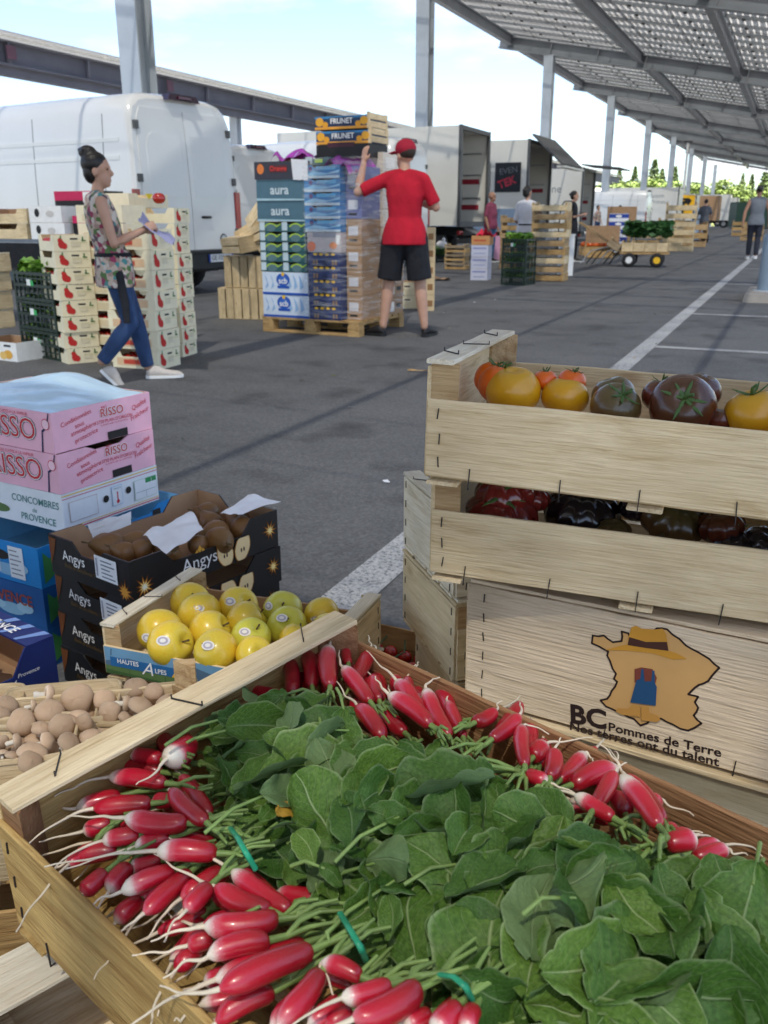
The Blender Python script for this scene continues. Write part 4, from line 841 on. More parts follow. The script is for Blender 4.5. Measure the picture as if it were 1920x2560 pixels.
# turned stack behind it
for k, (z, dx, dy, a, m1, m2, lb) in enumerate(((.452, 0, 0, 41, W_WHITE, W_WHITE, 'white-ended empty crate on top of the turned stack behind the potato crate'), (.302, .006, -.004, 42, W_PALE, W_PALE, 'yellowish crate second from the top of the turned stack'),
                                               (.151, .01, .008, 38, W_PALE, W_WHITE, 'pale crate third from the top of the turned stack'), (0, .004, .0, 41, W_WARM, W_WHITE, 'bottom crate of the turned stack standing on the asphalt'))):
    # its end faces the camera's left: x runs away to the right
    wood_crate(lb, (-.432 + dx, 1.252 + dy, z), rad(a), .40, .262, .147, .105, m1, m1, m2)
# small crate of cherry tomatoes on the ground
c_ch = wood_crate('low brown crate of cherry tomatoes on the asphalt beyond the radishes', (-.95, 1.47, 0), rad(-2), .40, .27, .13, .13, W_WARM, W_WARM, W_WARM, staples=False)
# radish crate
c_rad = wood_crate('big weathered wooden crate heaped with radish bunches in the foreground', (-.548, .443, .4455), rad(-17.4), .66, .40, .150, .126, W_OLD, W_OLD, W_PALE, mpost=W_RUST, rx=rad(3.2), ry=rad(2.2), cap=.036, long_back=.130, backm=W_RUST)
wood_crate('wooden crate under the radish crate, its pale top board showing at lower left', (-.60, .35, .270), rad(-24), .60, .40, .145, .10, W_PALE, W_GREY, W_WHITE, mpost=W_GREY, cap=.06, staples=False)
wood_crate('weathered wooden crate in the bottom left corner of the picture', (-.88, .16, .24), rad(-24), .235, .36, .14, .10, W_GREY, W_GREY, W_GREY, mpost=W_GREY, cap=.05, staples=True)
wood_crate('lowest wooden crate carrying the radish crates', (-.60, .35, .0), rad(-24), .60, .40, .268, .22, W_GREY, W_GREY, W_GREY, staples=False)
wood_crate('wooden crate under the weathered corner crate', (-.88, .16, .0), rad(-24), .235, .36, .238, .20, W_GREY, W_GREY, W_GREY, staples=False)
# apple crate and the one under it
c_app = wood_crate('pale wooden crate of yellow apples with a printed landscape front', (-1.031, 1.088, .262), rad(3), .412, .28, .104, .066, W_PALE, W_PALE, W_WHITE, rx=rad(-.5), ry=rad(-.9), cap=.03, backm=M_CARD)
wood_crate('pale wooden crate under the apple crate', (-1.028, 1.09, .152), rad(3), .412, .28, .106, .07, W_PALE, W_PALE, W_WHITE, cap=.03, staples=False)
wood_crate('dark wooden crate on the asphalt under the apple crates', (-1.028, 1.09, 0), rad(3), .412, .28, .148, .12, W_WARM, W_WARM, W_WARM, staples=False)
M_SKYP = flat(112, 158, 190); M_HILL = flat(92, 120, 70); M_HILL2 = flat(66, 96, 52); M_MTN = flat(84, 112, 138); M_BANNER = flat(40, 104, 160)
fy = -.0066
flatpoly('landscape_print', [(rect(0, .014, .41, .066), M_SKYP), ([(0, .014), (.41, .014), (.41, .040), (.33, .052), (.27, .038), (.19, .056), (.12, .044), (.05, .050), (0, .038)], M_MTN),
    ([(0, .014), (.41, .014), (.41, .030), (.3, .036), (.2, .026), (.1, .034), (0, .030)], M_HILL), ([(0, .014), (.41, .014), (.41, .019), (.25, .024), (.12, .017), (0, .022)], M_HILL2),
    (rect(.012, .030, .15, .048), M_BANNER), ([(.140, .030), (.148, .030), (.157, .046), (.151, .046)], M_YEL)], c_app, (0, fy, 0))
text('HAUTES', .0125, M_PWHITE, c_app, (.050, fy - .0016, .042), bold=.015); text('A', .036, M_PWHITE, c_app, (.090, fy - .0016, .036), shear=.35); text('LPES', .0125, M_PWHITE, c_app, (.118, fy - .0016, .036), bold=.015)
text('Alpes', .016, M_INK, c_app, (.27, fy - .0016, .036), shear=.3)

# ---- fruit and vegetables
def skin(name, stops, rough=.25, coat=.3, axis=2, spots=None, nscale=5, ndist=.25, rand=.05):
    """a fruit skin shaded by the fruit's own height (generated z) with some noise"""
    if name in MATS: return MATS[name]
    m, n, l, b = newmat(name)
    tc = n.new('ShaderNodeTexCoord'); sp = n.new('ShaderNodeSeparateXYZ'); l.new(tc.outputs['Generated'], sp.inputs['Vector'])
    v, oi = obj_vec(n, l); nz = n.new('ShaderNodeTexNoise'); nz.inputs['Scale'].default_value = nscale * 12; nz.inputs['Detail'].default_value = 4; l.new(v, nz.inputs['Vector'])
    ma = n.new('ShaderNodeMath'); ma.operation = 'MULTIPLY_ADD'; ma.inputs[1].default_value = ndist; l.new(nz.outputs['Fac'], ma.inputs[0])
    sb = n.new('ShaderNodeMath'); sb.operation = 'SUBTRACT'; sb.inputs[1].default_value = ndist / 2; l.new(sp.outputs[axis], sb.inputs[0]); l.new(sb.outputs[0], ma.inputs[2])
    r = ramp(n, stops); l.new(ma.outputs[0], r.inputs['Fac']); out = r.outputs['Color']
    if spots:
        vo = n.new('ShaderNodeTexNoise'); vo.inputs['Scale'].default_value = spots[1]; vo.inputs['Detail'].default_value = 2; l.new(v, vo.inputs['Vector'])
        rs = ramp(n, [(spots[2], (1, 1, 1)), (spots[2] + .06, spots[0])]); l.new(vo.outputs['Fac'], rs.inputs['Fac'])
        mm = n.new('ShaderNodeMixRGB'); mm.blend_type = 'MULTIPLY'; mm.inputs['Fac'].default_value = .8; l.new(out, mm.inputs['Color1']); l.new(rs.outputs['Color'], mm.inputs['Color2']); out = mm.outputs['Color']
    hs = n.new('ShaderNodeHueSaturation'); mr = n.new('ShaderNodeMapRange'); mr.inputs['To Min'].default_value = 1 - rand; mr.inputs['To Max'].default_value = 1 + rand
    l.new(oi.outputs['Random'], mr.inputs['Value']); l.new(mr.outputs['Result'], hs.inputs['Value']); l.new(out, hs.inputs['Color']); l.new(hs.outputs['Color'], b.inputs['Base Color'])
    b.inputs['Roughness'].default_value = rough; b.inputs['Coat Weight'].default_value = coat; b.inputs['Coat Roughness'].default_value = .08
    b.inputs['Subsurface Weight'].default_value = .08; b.inputs['Subsurface Radius'].default_value = (.01, .005, .003)
    bp = n.new('ShaderNodeBump'); bp.inputs['Strength'].default_value = .06; bp.inputs['Distance'].default_value = .002; l.new(nz.outputs['Fac'], bp.inputs['Height']); l.new(bp.outputs['Normal'], b.inputs['Normal'])
    MATS[name] = m; return m
def fruit_mesh(name, prof, m, ribs=0, rib=.0, seg=28, lump=.02, seed=0):
    """unit fruit of revolution: prof [(radius, z)], optional ribs"""
    R = []
    for r, z in prof:
        ring = []
        for i in range(seg):
            a = 2 * math.pi * i / seg
            k = 1 + lump * noise.noise(Vector((math.cos(a) * 1.3 + seed, math.sin(a) * 1.3, z * 1.2)))
            if ribs: k *= 1 - rib * (abs(math.cos(a * ribs / 2 + .4 * math.sin(a + seed))) ** 6) * (.35 + .65 * min(1, abs(z) * 1.3 + .1 if z > 0 else .5))
            ring.append((r * k * math.cos(a), r * k * math.sin(a), z * (1 + lump * .5 * noise.noise(Vector((a, seed, 2))))))
        R.append(ring)
    return MB().rings(R, 0, True).mesh(name, m)
def round_prof(flat_=.86, dim=.10, dimb=.04, n=14):
    P = []
    for k in range(n + 1):
        th = math.pi * (.02 + .96 * k / n); r = math.sin(th) ** .92; z = -math.cos(th) * flat_
        if z > 0: z -= dim * max(0, 1 - r / .45) ** 1.2 * 1.6
        else: z += dimb * max(0, 1 - r / .4) * 1.5
        P.append((max(r, .02), z))
    return P
T_YEL = skin('yellow_tomato', [(0, (.66, .30, .006)), (.6, (.64, .31, .008)), (1, (.52, .28, .012))], .32, .15)
T_ORA = skin('orange_tomato', [(0, (.66, .10, .004)), (1, (.64, .115, .005))], .32, .15)
T_BRN = skin('brown_tomato', [(0, (.12, .018, .010)), (.6, (.11, .022, .010)), (1, (.07, .028, .010))], .26, .25)
T_OLV = skin('olive_tomato', [(0, (.15, .06, .014)), (.5, (.13, .06, .018)), (1, (.08, .06, .018))], .28, .25)
T_RED = skin('dark_red_tomato', [(0, (.20, .016, .012)), (1, (.15, .016, .012))], .2, .5)
T_BLK = skin('black_tomato', [(0, (.03, .012, .014)), (1, (.014, .012, .014))], .18, .6)
M_CALYX = mat('tomato_calyx_green', (.055, .11, .025), .6, .3, 60)
def tomato_mesh(m, ribs=0, rib=0, seed=0, fl=.84): return fruit_mesh('skin', round_prof(fl, .12), m, ribs, rib, 36 if ribs else 26, .05, seed)
smooth_t = {m.name: tomato_mesh(m, 0, 0, i * 3.1) for i, m in enumerate((T_YEL, T_ORA, T_BRN, T_OLV))}
ribbed_t = {m.name: tomato_mesh(m, 11, .30, i * 2.3, .68) for i, m in enumerate((T_RED, T_BLK, T_OLV, T_BRN))}
def calyx(nsep, seed, up=.5):
    r2 = random.Random(seed); mb = MB()
    for i in range(nsep):
        a = 2 * math.pi * i / nsep + r2.uniform(-.3, .3); L = r2.uniform(.45, .75); c = Vector((math.cos(a), math.sin(a), 0)); s = Vector((-math.sin(a), math.cos(a), 0)); pts = []
        for t in (0, .25, .5, .75, 1): pts.append(c * (.05 + L * t) + Vector((0, 0, .02 + up * .5 * t * t * r2.uniform(.3, 1.2))))
        mb.tube(pts, [.05, .075, .065, .045, .008], 6, 0, True, .35)
    mb.tube([(0, 0, -.04), (.02, 0, .12), (.10, .03, .26), (.22, .02, .34)], [.06, .05, .05, .055], 7)
    return mb.mesh('calyx', M_CALYX)
CALYX = [calyx(6, 1), calyx(5, 2, .9), calyx(6, 3, .2)]
def place_px(px, py, rpx, z):
    p = at(px, py, z); dep = (p - C_O).dot(C_F); return p, rpx * dep / FPX
def tomato(label, cx, cy, r, z, me, tilt=(0, 0), cal=None, grp=None, kind='tomato', squash=1.0):
    p, rm = place_px(1020 + cx / 1.8433, 800 + cy / 1.8433, r / 1.8433, z)
    t = thing('tomato', label, 'tomato', p, rnd.uniform(0, 6), grp); t.rotation_euler = (tilt[0], tilt[1], rnd.uniform(0, 6) if tilt == (0, 0) else tilt[2] if len(tilt) > 2 else 0)
    put('skin', me, t, scale=(rm, rm, rm * squash))
    if cal is not None: put('calyx', CALYX[cal], t, (0, 0, rm * .70 * squash), scale=rm)
    return t
Y_, O_, B_, V_ = (smooth_t[m.name] for m in (T_YEL, T_ORA, T_BRN, T_OLV))
RR, RB, RO, RW = (ribbed_t[m.name] for m in (T_RED, T_BLK, T_OLV, T_BRN))
tomato('large yellow tomato at the left front of the top crate', 485, 325, 128, .838, Y_, (.1, -.1, 1))
tomato('yellow tomato beside the largest yellow one in the top crate', 725, 355, 108, .832, Y_, (.1, .1, 2))
tomato('deep orange tomato in the back left corner of the top crate', 395, 275, 92, .846, O_, (.1, .3, 0), 1)
tomato('bright orange tomato just behind the large yellow tomato', 425, 300, 106, .842, O_, (-.2, .2, 0), 0)
tomato('orange tomato peeping between the two yellow tomatoes', 632, 278, 56, .850, O_, (0, 0, 1), 1)
tomato('orange tomato behind the second yellow tomato, green stalk on it', 755, 285, 68, .850, O_, (0, .2, 0), 0)
tomato('green-brown tomato in the middle of the top crate', 958, 400, 118, .830, V_, (.5, .5, 0), 0)
tomato('green-shouldered brown tomato behind the middle one in the top crate', 945, 345, 100, .838, V_, (-.3, -.2, 1))
tomato('big brown tomato with its green star calyx facing the camera', 1265, 398, 152, .834, B_, (1.05, .0, .15), 2)
tomato('brown tomato behind the right shoulder of the big brown one', 1352, 325, 92, .846, B_, (0, .3, 0))
tomato('brown tomato behind the left shoulder of the big brown one', 1165, 350, 88, .842, B_, (-.3, 0, 0), 1)
tomato('dark tomato low between the brown and the right yellow tomatoes', 1440, 460, 62, .820, B_, (0, 0, 0))
tomato('yellow tomato with a stalk near the right end of the top crate', 1590, 430, 128, .830, Y_, (.1, -.2, 0), 1)
tomato('yellow tomato cut by the right edge of the picture', 1690, 440, 120, .826, Y_, (.1, -.2, 2))
for i, (x, y) in enumerate(((.40, .2), (.46, .1), (.44, .24))): 
    q = mworld(c_tom1) @ Vector((x, y, .075)); t = thing('tomato', ['brown tomato at the hidden right end of the top crate', 'orange tomato at the hidden right front of the top crate', 'yellow tomato at the hidden right back of the top crate'][i], 'tomato', q); put('skin', (B_, O_, Y_)[i], t, scale=.038)
tomato('dark red ribbed tomato at the back left of the lower tomato crate', 450, 800, 150, .700, RR, (.2, -.2, 0), None)
tomato('dark red ribbed tomato at the left front of the lower tomato crate', 430, 905, 175, .672, RR, (.35, .1, 0), 2)
tomato('red ribbed tomato behind the black one in the lower crate', 570, 815, 90, .695, RR, (.1, .2, 0))
tomato('large black ribbed tomato in the lower tomato crate', 800, 885, 178, .672, RB, (.25, .1, 0), 1)
tomato('small olive ribbed tomato low in front of the black one', 945, 975, 84, .662, RO, (.2, 0, 0))
tomato('large olive-brown ribbed tomato in the middle of the lower crate', 1225, 920, 155, .676, RO, (.3, .3, 0), 0)
tomato('olive ribbed tomato low in front of the large olive-brown one', 1215, 1010, 100, .655, RO, (.2, 0, 0))
tomato('brown ribbed tomato right of the large olive-brown one', 1440, 945, 112, .680, RW, (.2, -.2, 0))
tomato('black ribbed tomato near the right of the lower crate', 1490, 1030, 100, .660, RB, (.2, 0, 0), 1)
tomato('black ribbed tomato at the right edge of the lower crate', 1640, 1030, 105, .662, RB, (.2, .2, 0))
tomato('dark tomato in shade behind the olive-brown ones', 1060, 865, 90, .686, RB, (0, 0, 0))
# cherry tomatoes
T_CH = skin('cherry_tomato', [(0, (.42, .018, .012)), (1, (.38, .022, .012))], .2, .5)
chm = fruit_mesh('cherry', round_prof(.98, .05), T_CH, seg=16, lump=.02)
vine = mat('vine_green', (.05, .085, .03), .7, .3, 40)
k = 0
for ix in range(9):
    for iy in range(6):
        q = mworld(c_ch) @ Vector((.04 + ix * .040 + rnd.uniform(-.006, .006), .03 + iy * .040 + rnd.uniform(-.006, .006), .085 + rnd.uniform(-.012, .014)))
        t = thing('cherry_tomato', 'small red cherry tomato on the vine in the low brown crate', 'tomato', q, rnd.uniform(0, 6), 'cherry tomatoes in the low brown crate'); t.rotation_euler = (rnd.uniform(-1, 1), rnd.uniform(-1, 1), 0); put('skin', chm, t, scale=rnd.uniform(.0145, .018))
for k in range(6):
    x0 = .03 + k * .065; pts = [mworld(c_ch) @ Vector((x0 + .02 * math.sin(j * 1.3 + k), .02 + j * .048, .106 + .004 * (j % 2))) for j in range(6)]
    tag(MB().tube(pts, .0022, 6).build('tomato_vine', vine), 'green vine stalk lying over the cherry tomatoes', 'vine', 'vine stalks over the cherry tomatoes')

# apples
A_SK = skin('golden_apple', [(0, (.72, .51, .035)), (.55, (.75, .52, .035)), (1, (.66, .51, .05))], .32, .2, ndist=.5, nscale=2, spots=((1.0, .76, .5), 13, .60), rand=.08)
A_GR = skin('green_apple', [(0, (.60, .52, .05)), (1, (.56, .54, .06))], .32, .2, ndist=.4, nscale=2, rand=.05)
apm = [fruit_mesh('skin', round_prof(.92, .20, .10), A_SK, 5, .02, 30, .035, s) for s in (1, 2, 3)] + [fruit_mesh('skin', round_prof(.92, .2, .1), A_GR, 5, .02, 30, .035, 5)]
M_STKR = flat(225, 222, 215); M_STKD = flat(172, 165, 180); stem_m = mat('fruit_stem', (.10, .07, .03), .8)
def sticker_mesh():
    def cap(rx, ry, k, o):
        v = [(0, 0, 0)]
        for i in range(16):
            a = 2 * math.pi * i / 16; x, y = rx * math.cos(a), ry * math.sin(a); v.append((x, y, k - (x * x + y * y) / 2))
        v[0] = (0, 0, k); return v, [(0, i + 1, (i + 1) % 16 + 1) for i in range(16)]
    mb = MB(); v, f = cap(.30, .21, 0, 0); mb.add(v, f, 0, True); v, f = cap(.22, .15, .006, 0); mb.add(v, f, 1, True); v, f = cap(.13, .085, .011, 0); mb.add(v, f, 0, True)
    return mb.mesh('sticker', [M_STKR, M_STKD])
STK = sticker_mesh()
apples = [(370, 455, 130, 0, 'yellow apple at the left end of the apple crate', -.35, -.35), (430, 530, 132, 1, 'yellow apple at the left front corner of the apple crate', -.1, .15), (545, 290, 112, 0, 'yellow apple in the far left corner of the apple crate', .3, -.25),
    (598, 352, 120, 1, 'orange-blushed apple in the second row from the left', .1, .2), (658, 458, 118, 2, 'yellow apple without a sticker in the middle of the left half', 9, 0), (690, 572, 124, 1, 'greenish yellow apple at the front of the apple crate', -.2, .3),
    (820, 315, 112, 2, 'yellow apple in the back row behind the blushed apple', -.3, .25), (868, 403, 116, 0, 'pink-blushed apple in the centre of the crate', -.4, .35), (893, 492, 112, 3, 'olive yellow apple in front of the pink-blushed one', -.2, .3), (912, 590, 104, 2, 'yellow apple at the front tucked under the radish crate rail', 9, 0),
    (1075, 338, 110, 3, 'green apple with its stalk hollow showing in the back row', -.9, .3), (1100, 425, 110, 3, 'green-yellow apple in front of the hollow-topped one', -.2, .45), (1300, 360, 98, 2, 'yellow apple at the right end of the crate', -.3, -.3), (1150, 500, 90, 2, 'yellow apple half hidden by the radish crate rail', 9, 0), (1330, 445, 90, 0, 'yellow apple hidden behind the end of the radish crate rail', 9, 0)]
for cx, cy, r, mi, lb, sx, sy in apples:
    p, rm = place_px(240 + cx / 2.304, 1380 + cy / 2.304, r / 2.304, .338); rm = min(rm * 1.06, .042)
    t = thing('apple', lb, 'apple', p, 0); t.rotation_euler = (rnd.uniform(.5, 1.2), rnd.uniform(-.5, .5), rnd.uniform(0, 6))
    if 'hollow' in lb: t.rotation_euler = (.75, 0, .5)
    put('skin', apm[mi], t, scale=rm)
    put('stem', MB().tube([(0, 0, .5), (.03, 0, .8), (.1, 0, .98)], [.05, .04, .05], 6).mesh('stem', stem_m), t, scale=rm)
    if sx < 5:
        n_ = (-C_F + C_R * sx + C_U * (sy + .15)).normalized(); q = n_.to_track_quat('Z', 'Y')
        Mw = mworld(t).inverted(); Mr = Mw.to_3x3()
        s = put('sticker', STK, t, Mr @ (n_ * rm * .99), (Mr.to_quaternion() @ q @ Vector((0, 0, 1)).rotation_difference(Vector((0, 0, 1)))).to_euler(), rm)

# ================================================================== foreground: printed cartons on the left
def tray_mesh(name, L, W, H, cut, end_cut, mats, t=.004, corner=.09, slope=.03, lid=False):
    """open fruit tray, origin at a bottom corner; long walls dip by cut, short walls by end_cut; mats = [outside, inside]"""
    mb = MB()
    def wall(n, c):
        co = min(corner, n * .3)
        return [(0, 0), (n, 0), (n, H), (n - co, H), (n - co - slope, H - c), (co + slope, H - c), (co, H), (0, H)] if c > 0 else [(0, 0), (n, 0), (n, H), (0, H)]
    for y in (0, W - t):
        p = wall(L, cut); k = len(mb.f); mb.prism(p, y, y + t, 'y', 0)
        for q in range(k, len(mb.f)): mb.m[q] = 0
        mb.m[k + (1 if y == 0 else 0)] = 1                      # inner side is bare board
    for x in (0, L - t):
        p = wall(W, end_cut); p = [(min(max(u, t), W - t), z) for u, z in p]; k = len(mb.f); mb.prism(p, x, x + t, 'x', 0); mb.m[k + (1 if x == 0 else 0)] = 1
    mb.box((L / 2, W / 2, .004), (L - 2 * t, W - 2 * t, .004), 1)
    if lid: mb.box((L / 2, W / 2, H + .002), (L, W, .004), 0)
    return mb.mesh(name, mats)
M_PINK = flat(232, 178, 196); M_PINKL = flat(240, 200, 212); M_PRED = flat(196, 40, 56); M_NAVY = flat(38, 40, 78)
M_CWHITE = flat(222, 226, 230); M_TEAL = flat(84, 132, 128); M_GREEN = flat(46, 140, 84); M_LBLUE = flat(120, 175, 215)
M_BLUE = flat(24, 128, 196); M_BLUED = flat(20, 84, 148); M_LEAFP = flat(60, 130, 70)
RY = (math.pi / 2, 0, 0); RX = (math.pi / 2, 0, -math.pi / 2)
SL_ = .0993
r_loc = Vector((-1.55, 1.538, .316)); r_yaw = rad(83.66); RL, RW_ = .32, .47
def slot(parent, x0, z0, x1, z1, y=-.0014, rot=(0, 0, 0), nm='hand_hole'):
    flatpoly(nm, [(rect(x0, z0, x1, z1), M_INK)], parent, (0, y, 0), rot)
for k, (z, dx) in enumerate(((2 * SL_, 0), (SL_, .008))):
    lb = 'pink printed produce box with blue film over its top, uppermost on the left stack' if k == 0 else 'pink printed produce box under the film-covered pink box'
    t = thing('produce_box', lb, 'box', r_loc + Vector((dx, -dx * .4, z)), r_yaw + rad(.8 * k), 'pink produce boxes')
    put('tray', tray_mesh('tray', RL, RW_, SL_ - .001, .012 if k else 0, 0, [M_PINK, M_CARD]), t)
    y = -.0012
    text('Conditionnées', .0165, M_PRED, t, (.072, y, .074), (math.pi / 2, rad(-12), 0)); text('sous', .0165, M_PRED, t, (.080, y, .057), (math.pi / 2, rad(-10), 0))
    text('atmosphère', .0165, M_PRED, t, (.090, y, .044), (math.pi / 2, rad(-10), 0)); text('protectrice', .0165, M_PRED, t, (.098, y, .026), (math.pi / 2, rad(-12), 0))
    text('RISSO', .030, M_PWHITE, t, (.185, y, .071), bold=.06); text('RISSO', .030, M_PRED, t, (.185, y - .0006, .071), bold=.012); text('earl', .012, M_PRED, t, (.160, y - .0006, .087))
    text('13750 PLAN D\'ORGON', .0125, M_PRED, t, (.190, y, .050)); text('Tel. 04 90 73 10 89 - Fax. 04 90 73 00 23', .0055, M_PRED, t, (.190, y, .041))
    text('Qualité', .018, M_PRED, t, (.278, y, .072), (math.pi / 2, rad(-16), 0), shear=.2); text('Fraîcheur', .018, M_PRED, t, (.278, y, .048), (math.pi / 2, rad(-16), 0), shear=.2)
    slot(t, .165, .001, .232, .021)
    x = -.0012
    text('RISSO', .075, M_NAVY, t, (x, .155, .050), RX, bold=.045); text('RISSO', .075, M_PWHITE, t, (x - .0006, .155, .050), RX, bold=.028); text('RISSO', .075, M_PRED, t, (x - .0012, .155, .050), RX, bold=.0)
    text('BETTERAVES ROUGES CUITES A LA VAPEUR', .011, M_PRED, t, (x, .19, .088), RX); text('earl', .028, M_PRED, t, (x - .0006, .235, .083), RX)
    cn = flatpoly('corner_band', [([(0, 0), (.006, 0), (.012, .05), (.030, .062), (.040, .098), (.036, .098), (.026, .065), (.008, .054)], M_NAVY)], t, (x, .046, 0), (0, 0, -math.pi / 2))
    flatpoly('badge', [(disc(0, 0, .014), M_PRED), (disc(0, 0, .012), M_PINKL)], t, (x, .022, .070), (0, 0, -math.pi / 2))
    if k == 0:
        # blue film stretched over the heap
        m, n, l, b = newmat('blue_film'); b.inputs['Base Color'].default_value = (.50, .68, .80, 1); b.inputs['Roughness'].default_value = .28; b.inputs['Coat Weight'].default_value = .3
        nx, ny = 26, 34; V = []; Fc = []
        for i in range(nx + 1):
            for j in range(ny + 1):
                u, v = i / nx, j / ny; dome = math.sin(math.pi * u) ** .6 * math.sin(math.pi * v) ** .6
                peak = math.exp(-((u - .92) ** 2 * 22 + (v - .55) ** 2 * 16)) * .03
                wr = .0022 * math.sin(26 * (u + .6 * v) + 5 * noise.noise(Vector((u * 3, v * 3, 0)))) * (.3 + dome) + .004 * noise.noise(Vector((u * 7, v * 7, 3)))
                V.append((u * RL, v * RW_, SL_ - .006 + .024 * dome + peak + wr))
        for i in range(nx):
            for j in range(ny): a = i * (ny + 1) + j; Fc.append((a, a + ny + 1, a + ny + 2, a + 1))
        MB().add(V, Fc, 0, True).build('plastic_film', m, t)
t = thing('produce_box', 'white cucumber box under the pink boxes, printed CONCOMBRES de PROVENCE', 'box', r_loc + Vector((.006, -.004, 0)), r_yaw)
put('tray', tray_mesh('tray', RL, RW_, SL_ - .001, 0, 0, [M_CWHITE, M_CARD]), t)
text('CONCOMBRES', .026, M_TEAL, t, (-.0012, .10, .066), RX, shear=.1, bold=.01); text('de', .018, M_TEAL, t, (-.0012, .105, .042), RX, shear=.2); text('PROVENCE', .026, M_TEAL, t, (-.0012, .095, .020), RX, shear=.1, bold=.01)
flatpoly('cucumber_print', [(disc(0, 0, .045, .012), flat(86, 110, 60)), (disc(-.03, .03, .012, .008), flat(60, 50, 50))], t, (-.0012, .245, .03), (0, 0, -math.pi / 2))
polys = [(rect(0, .091, .32, .094), flat(226, 190, 90)), (rect(0, .084, .32, .086), flat(200, 90, 110)), (rect(0, .004, .32, .007), flat(200, 70, 90)), (rect(0, .010, .32, .012), flat(226, 190, 90)), (rect(.018, .022, .107, .074), flat(190, 170, 165)), (rect(.0195, .0235, .1055, .0725), M_CWHITE),
    (disc(.135, .052, .0095), M_INK), (disc(.212, .056, .0095), M_INK), (rect(.155, .026, .190, .078), M_LBLUE), (rect(.156, .027, .189, .077), M_CWHITE), (rect(.171, .036, .175, .062), M_PRED), (disc(.173, .036, .005), M_PRED), (rect(.232, .020, .312, .074), flat(150, 190, 165)), (rect(.233, .021, .311, .073), M_CWHITE), (rect(.272, .060, .311, .073), M_GREEN), (rect(.236, .040, .308, .041), M_TEAL), (rect(.272, .024, .273, .040), M_TEAL)]
flatpoly('end_print', polys, t, (0, -.0012, 0)); text('MAX 5°C', .006, M_TEAL, t, (.172, -.006, .072)); text('1', .012, M_PWHITE, t, (.292, -.006, .0665))
# blue mango boxes under and behind
N_ = at(92, 1372, .312); R_ = at(452, 1236, .312); b_yaw = math.atan2(R_.y - N_.y, R_.x - N_.x); bL = (R_ - N_).xy.length
for k in range(3):
    z = .312 - .104 * (k + 1)
    t = thing('produce_box', ['bright blue mango box under the white cucumber box', 'blue box with palm leaf print below the mango box', 'lowest blue box of the left stack on the asphalt'][k], 'box', (N_.x, N_.y, z), b_yaw + rad(.7 * k))
    put('tray', tray_mesh('tray', bL, .36, .103, .02, .0, [M_BLUE if k == 0 else M_BLUED, flat(120, 180, 215)]), t)
    flatpoly('leaf_print', [([(bL - .09, .03), (bL - .01, .02), (bL - .02, .05), (bL - .005, .08), (bL - .04, .07), (bL - .07, .06)], M_LEAFP), ([(0.01, .01), (.05, .03), (.08, .09), (.03, .07), (.012, .09)], M_LEAFP)], t, (0, -.0012, 0))
    flatpoly('cloud_print', [(disc(.12, .03, .05, .016), flat(130, 175, 205)), (disc(.17, .04, .03, .014), flat(150, 190, 215)), (disc(.07, .035, .03, .012), flat(150, 190, 215))], t, (-.0012, 0, 0), (0, 0, -math.pi / 2)).location = (-.0012, .24, 0)
    if k == 0:
        text('mangue', .046, M_PWHITE, t, (bL - .14, -.0016, .045), bold=.012)
        flatpoly('hand_hole', [(disc(.22, .066, .038, .013), M_INK)], t, (-.0014, .36, 0), (0, 0, -math.pi / 2)); slot(t, bL - .115, .072, bL - .085, .09)
        flatpoly('paper_label', [(rect(0, 0, .052, .082), M_CWHITE)] + [(rect(.005, .01 + q * .012, .045 - .006 * (q % 3), .013 + q * .012), flat(120, 125, 135)) for q in range(6)], t, (-.0018, .105, .012), (0, 0, -math.pi / 2))
        flatpoly('paper_label', [(rect(0, 0, .06, .03), flat(190, 205, 220))], t, (-.0018, .20, .02), (0, 0, -math.pi / 2))
    if k == 1: text('PROVENCE', .04, flat(150, 70, 60), t, (-.0016, .14, .06), RX, bold=.02)
# black pear boxes
AY = rad(77); A0 = Vector((-1.150, 1.303, 0)); AL, AW, AH = .43, .285, .0905
ang_me = tray_mesh('tray', AL, AW, AH, .034, .026, [M_BLACKCARD, M_CARD], corner=.085)
M_FLARE = [flat(110, 60, 20), flat(200, 140, 50), flat(250, 225, 150), flat(255, 250, 225)]; M_PEARF = flat(240, 214, 160); M_PEARS = flat(176, 120, 50); M_GOLD = flat(214, 160, 60)
def star(cx, cz, r, n, seed):
    r2 = random.Random(seed); P = []
    for i in range(2 * n): a = math.pi * i / n; q = r * (r2.uniform(.75, 1.1) if i % 2 == 0 else .42); P.append((cx + q * math.cos(a), cz + q * math.sin(a)))
    return P
def pear_half(cx, cz, s, lean):
    P = []
    for i in range(24):
        a = 2 * math.pi * i / 24; r = s * (1 + .18 * math.sin(a)); x = r * .62 * math.cos(a) * (1.0 if math.sin(a) < 0 else 1 - .25 * math.sin(a)); z = r * math.sin(a); P.append((cx + x + lean * z, cz + z))
    return P
def clipz(P, z0, z1): return [(x, min(max(z, z0), z1)) for x, z in P]
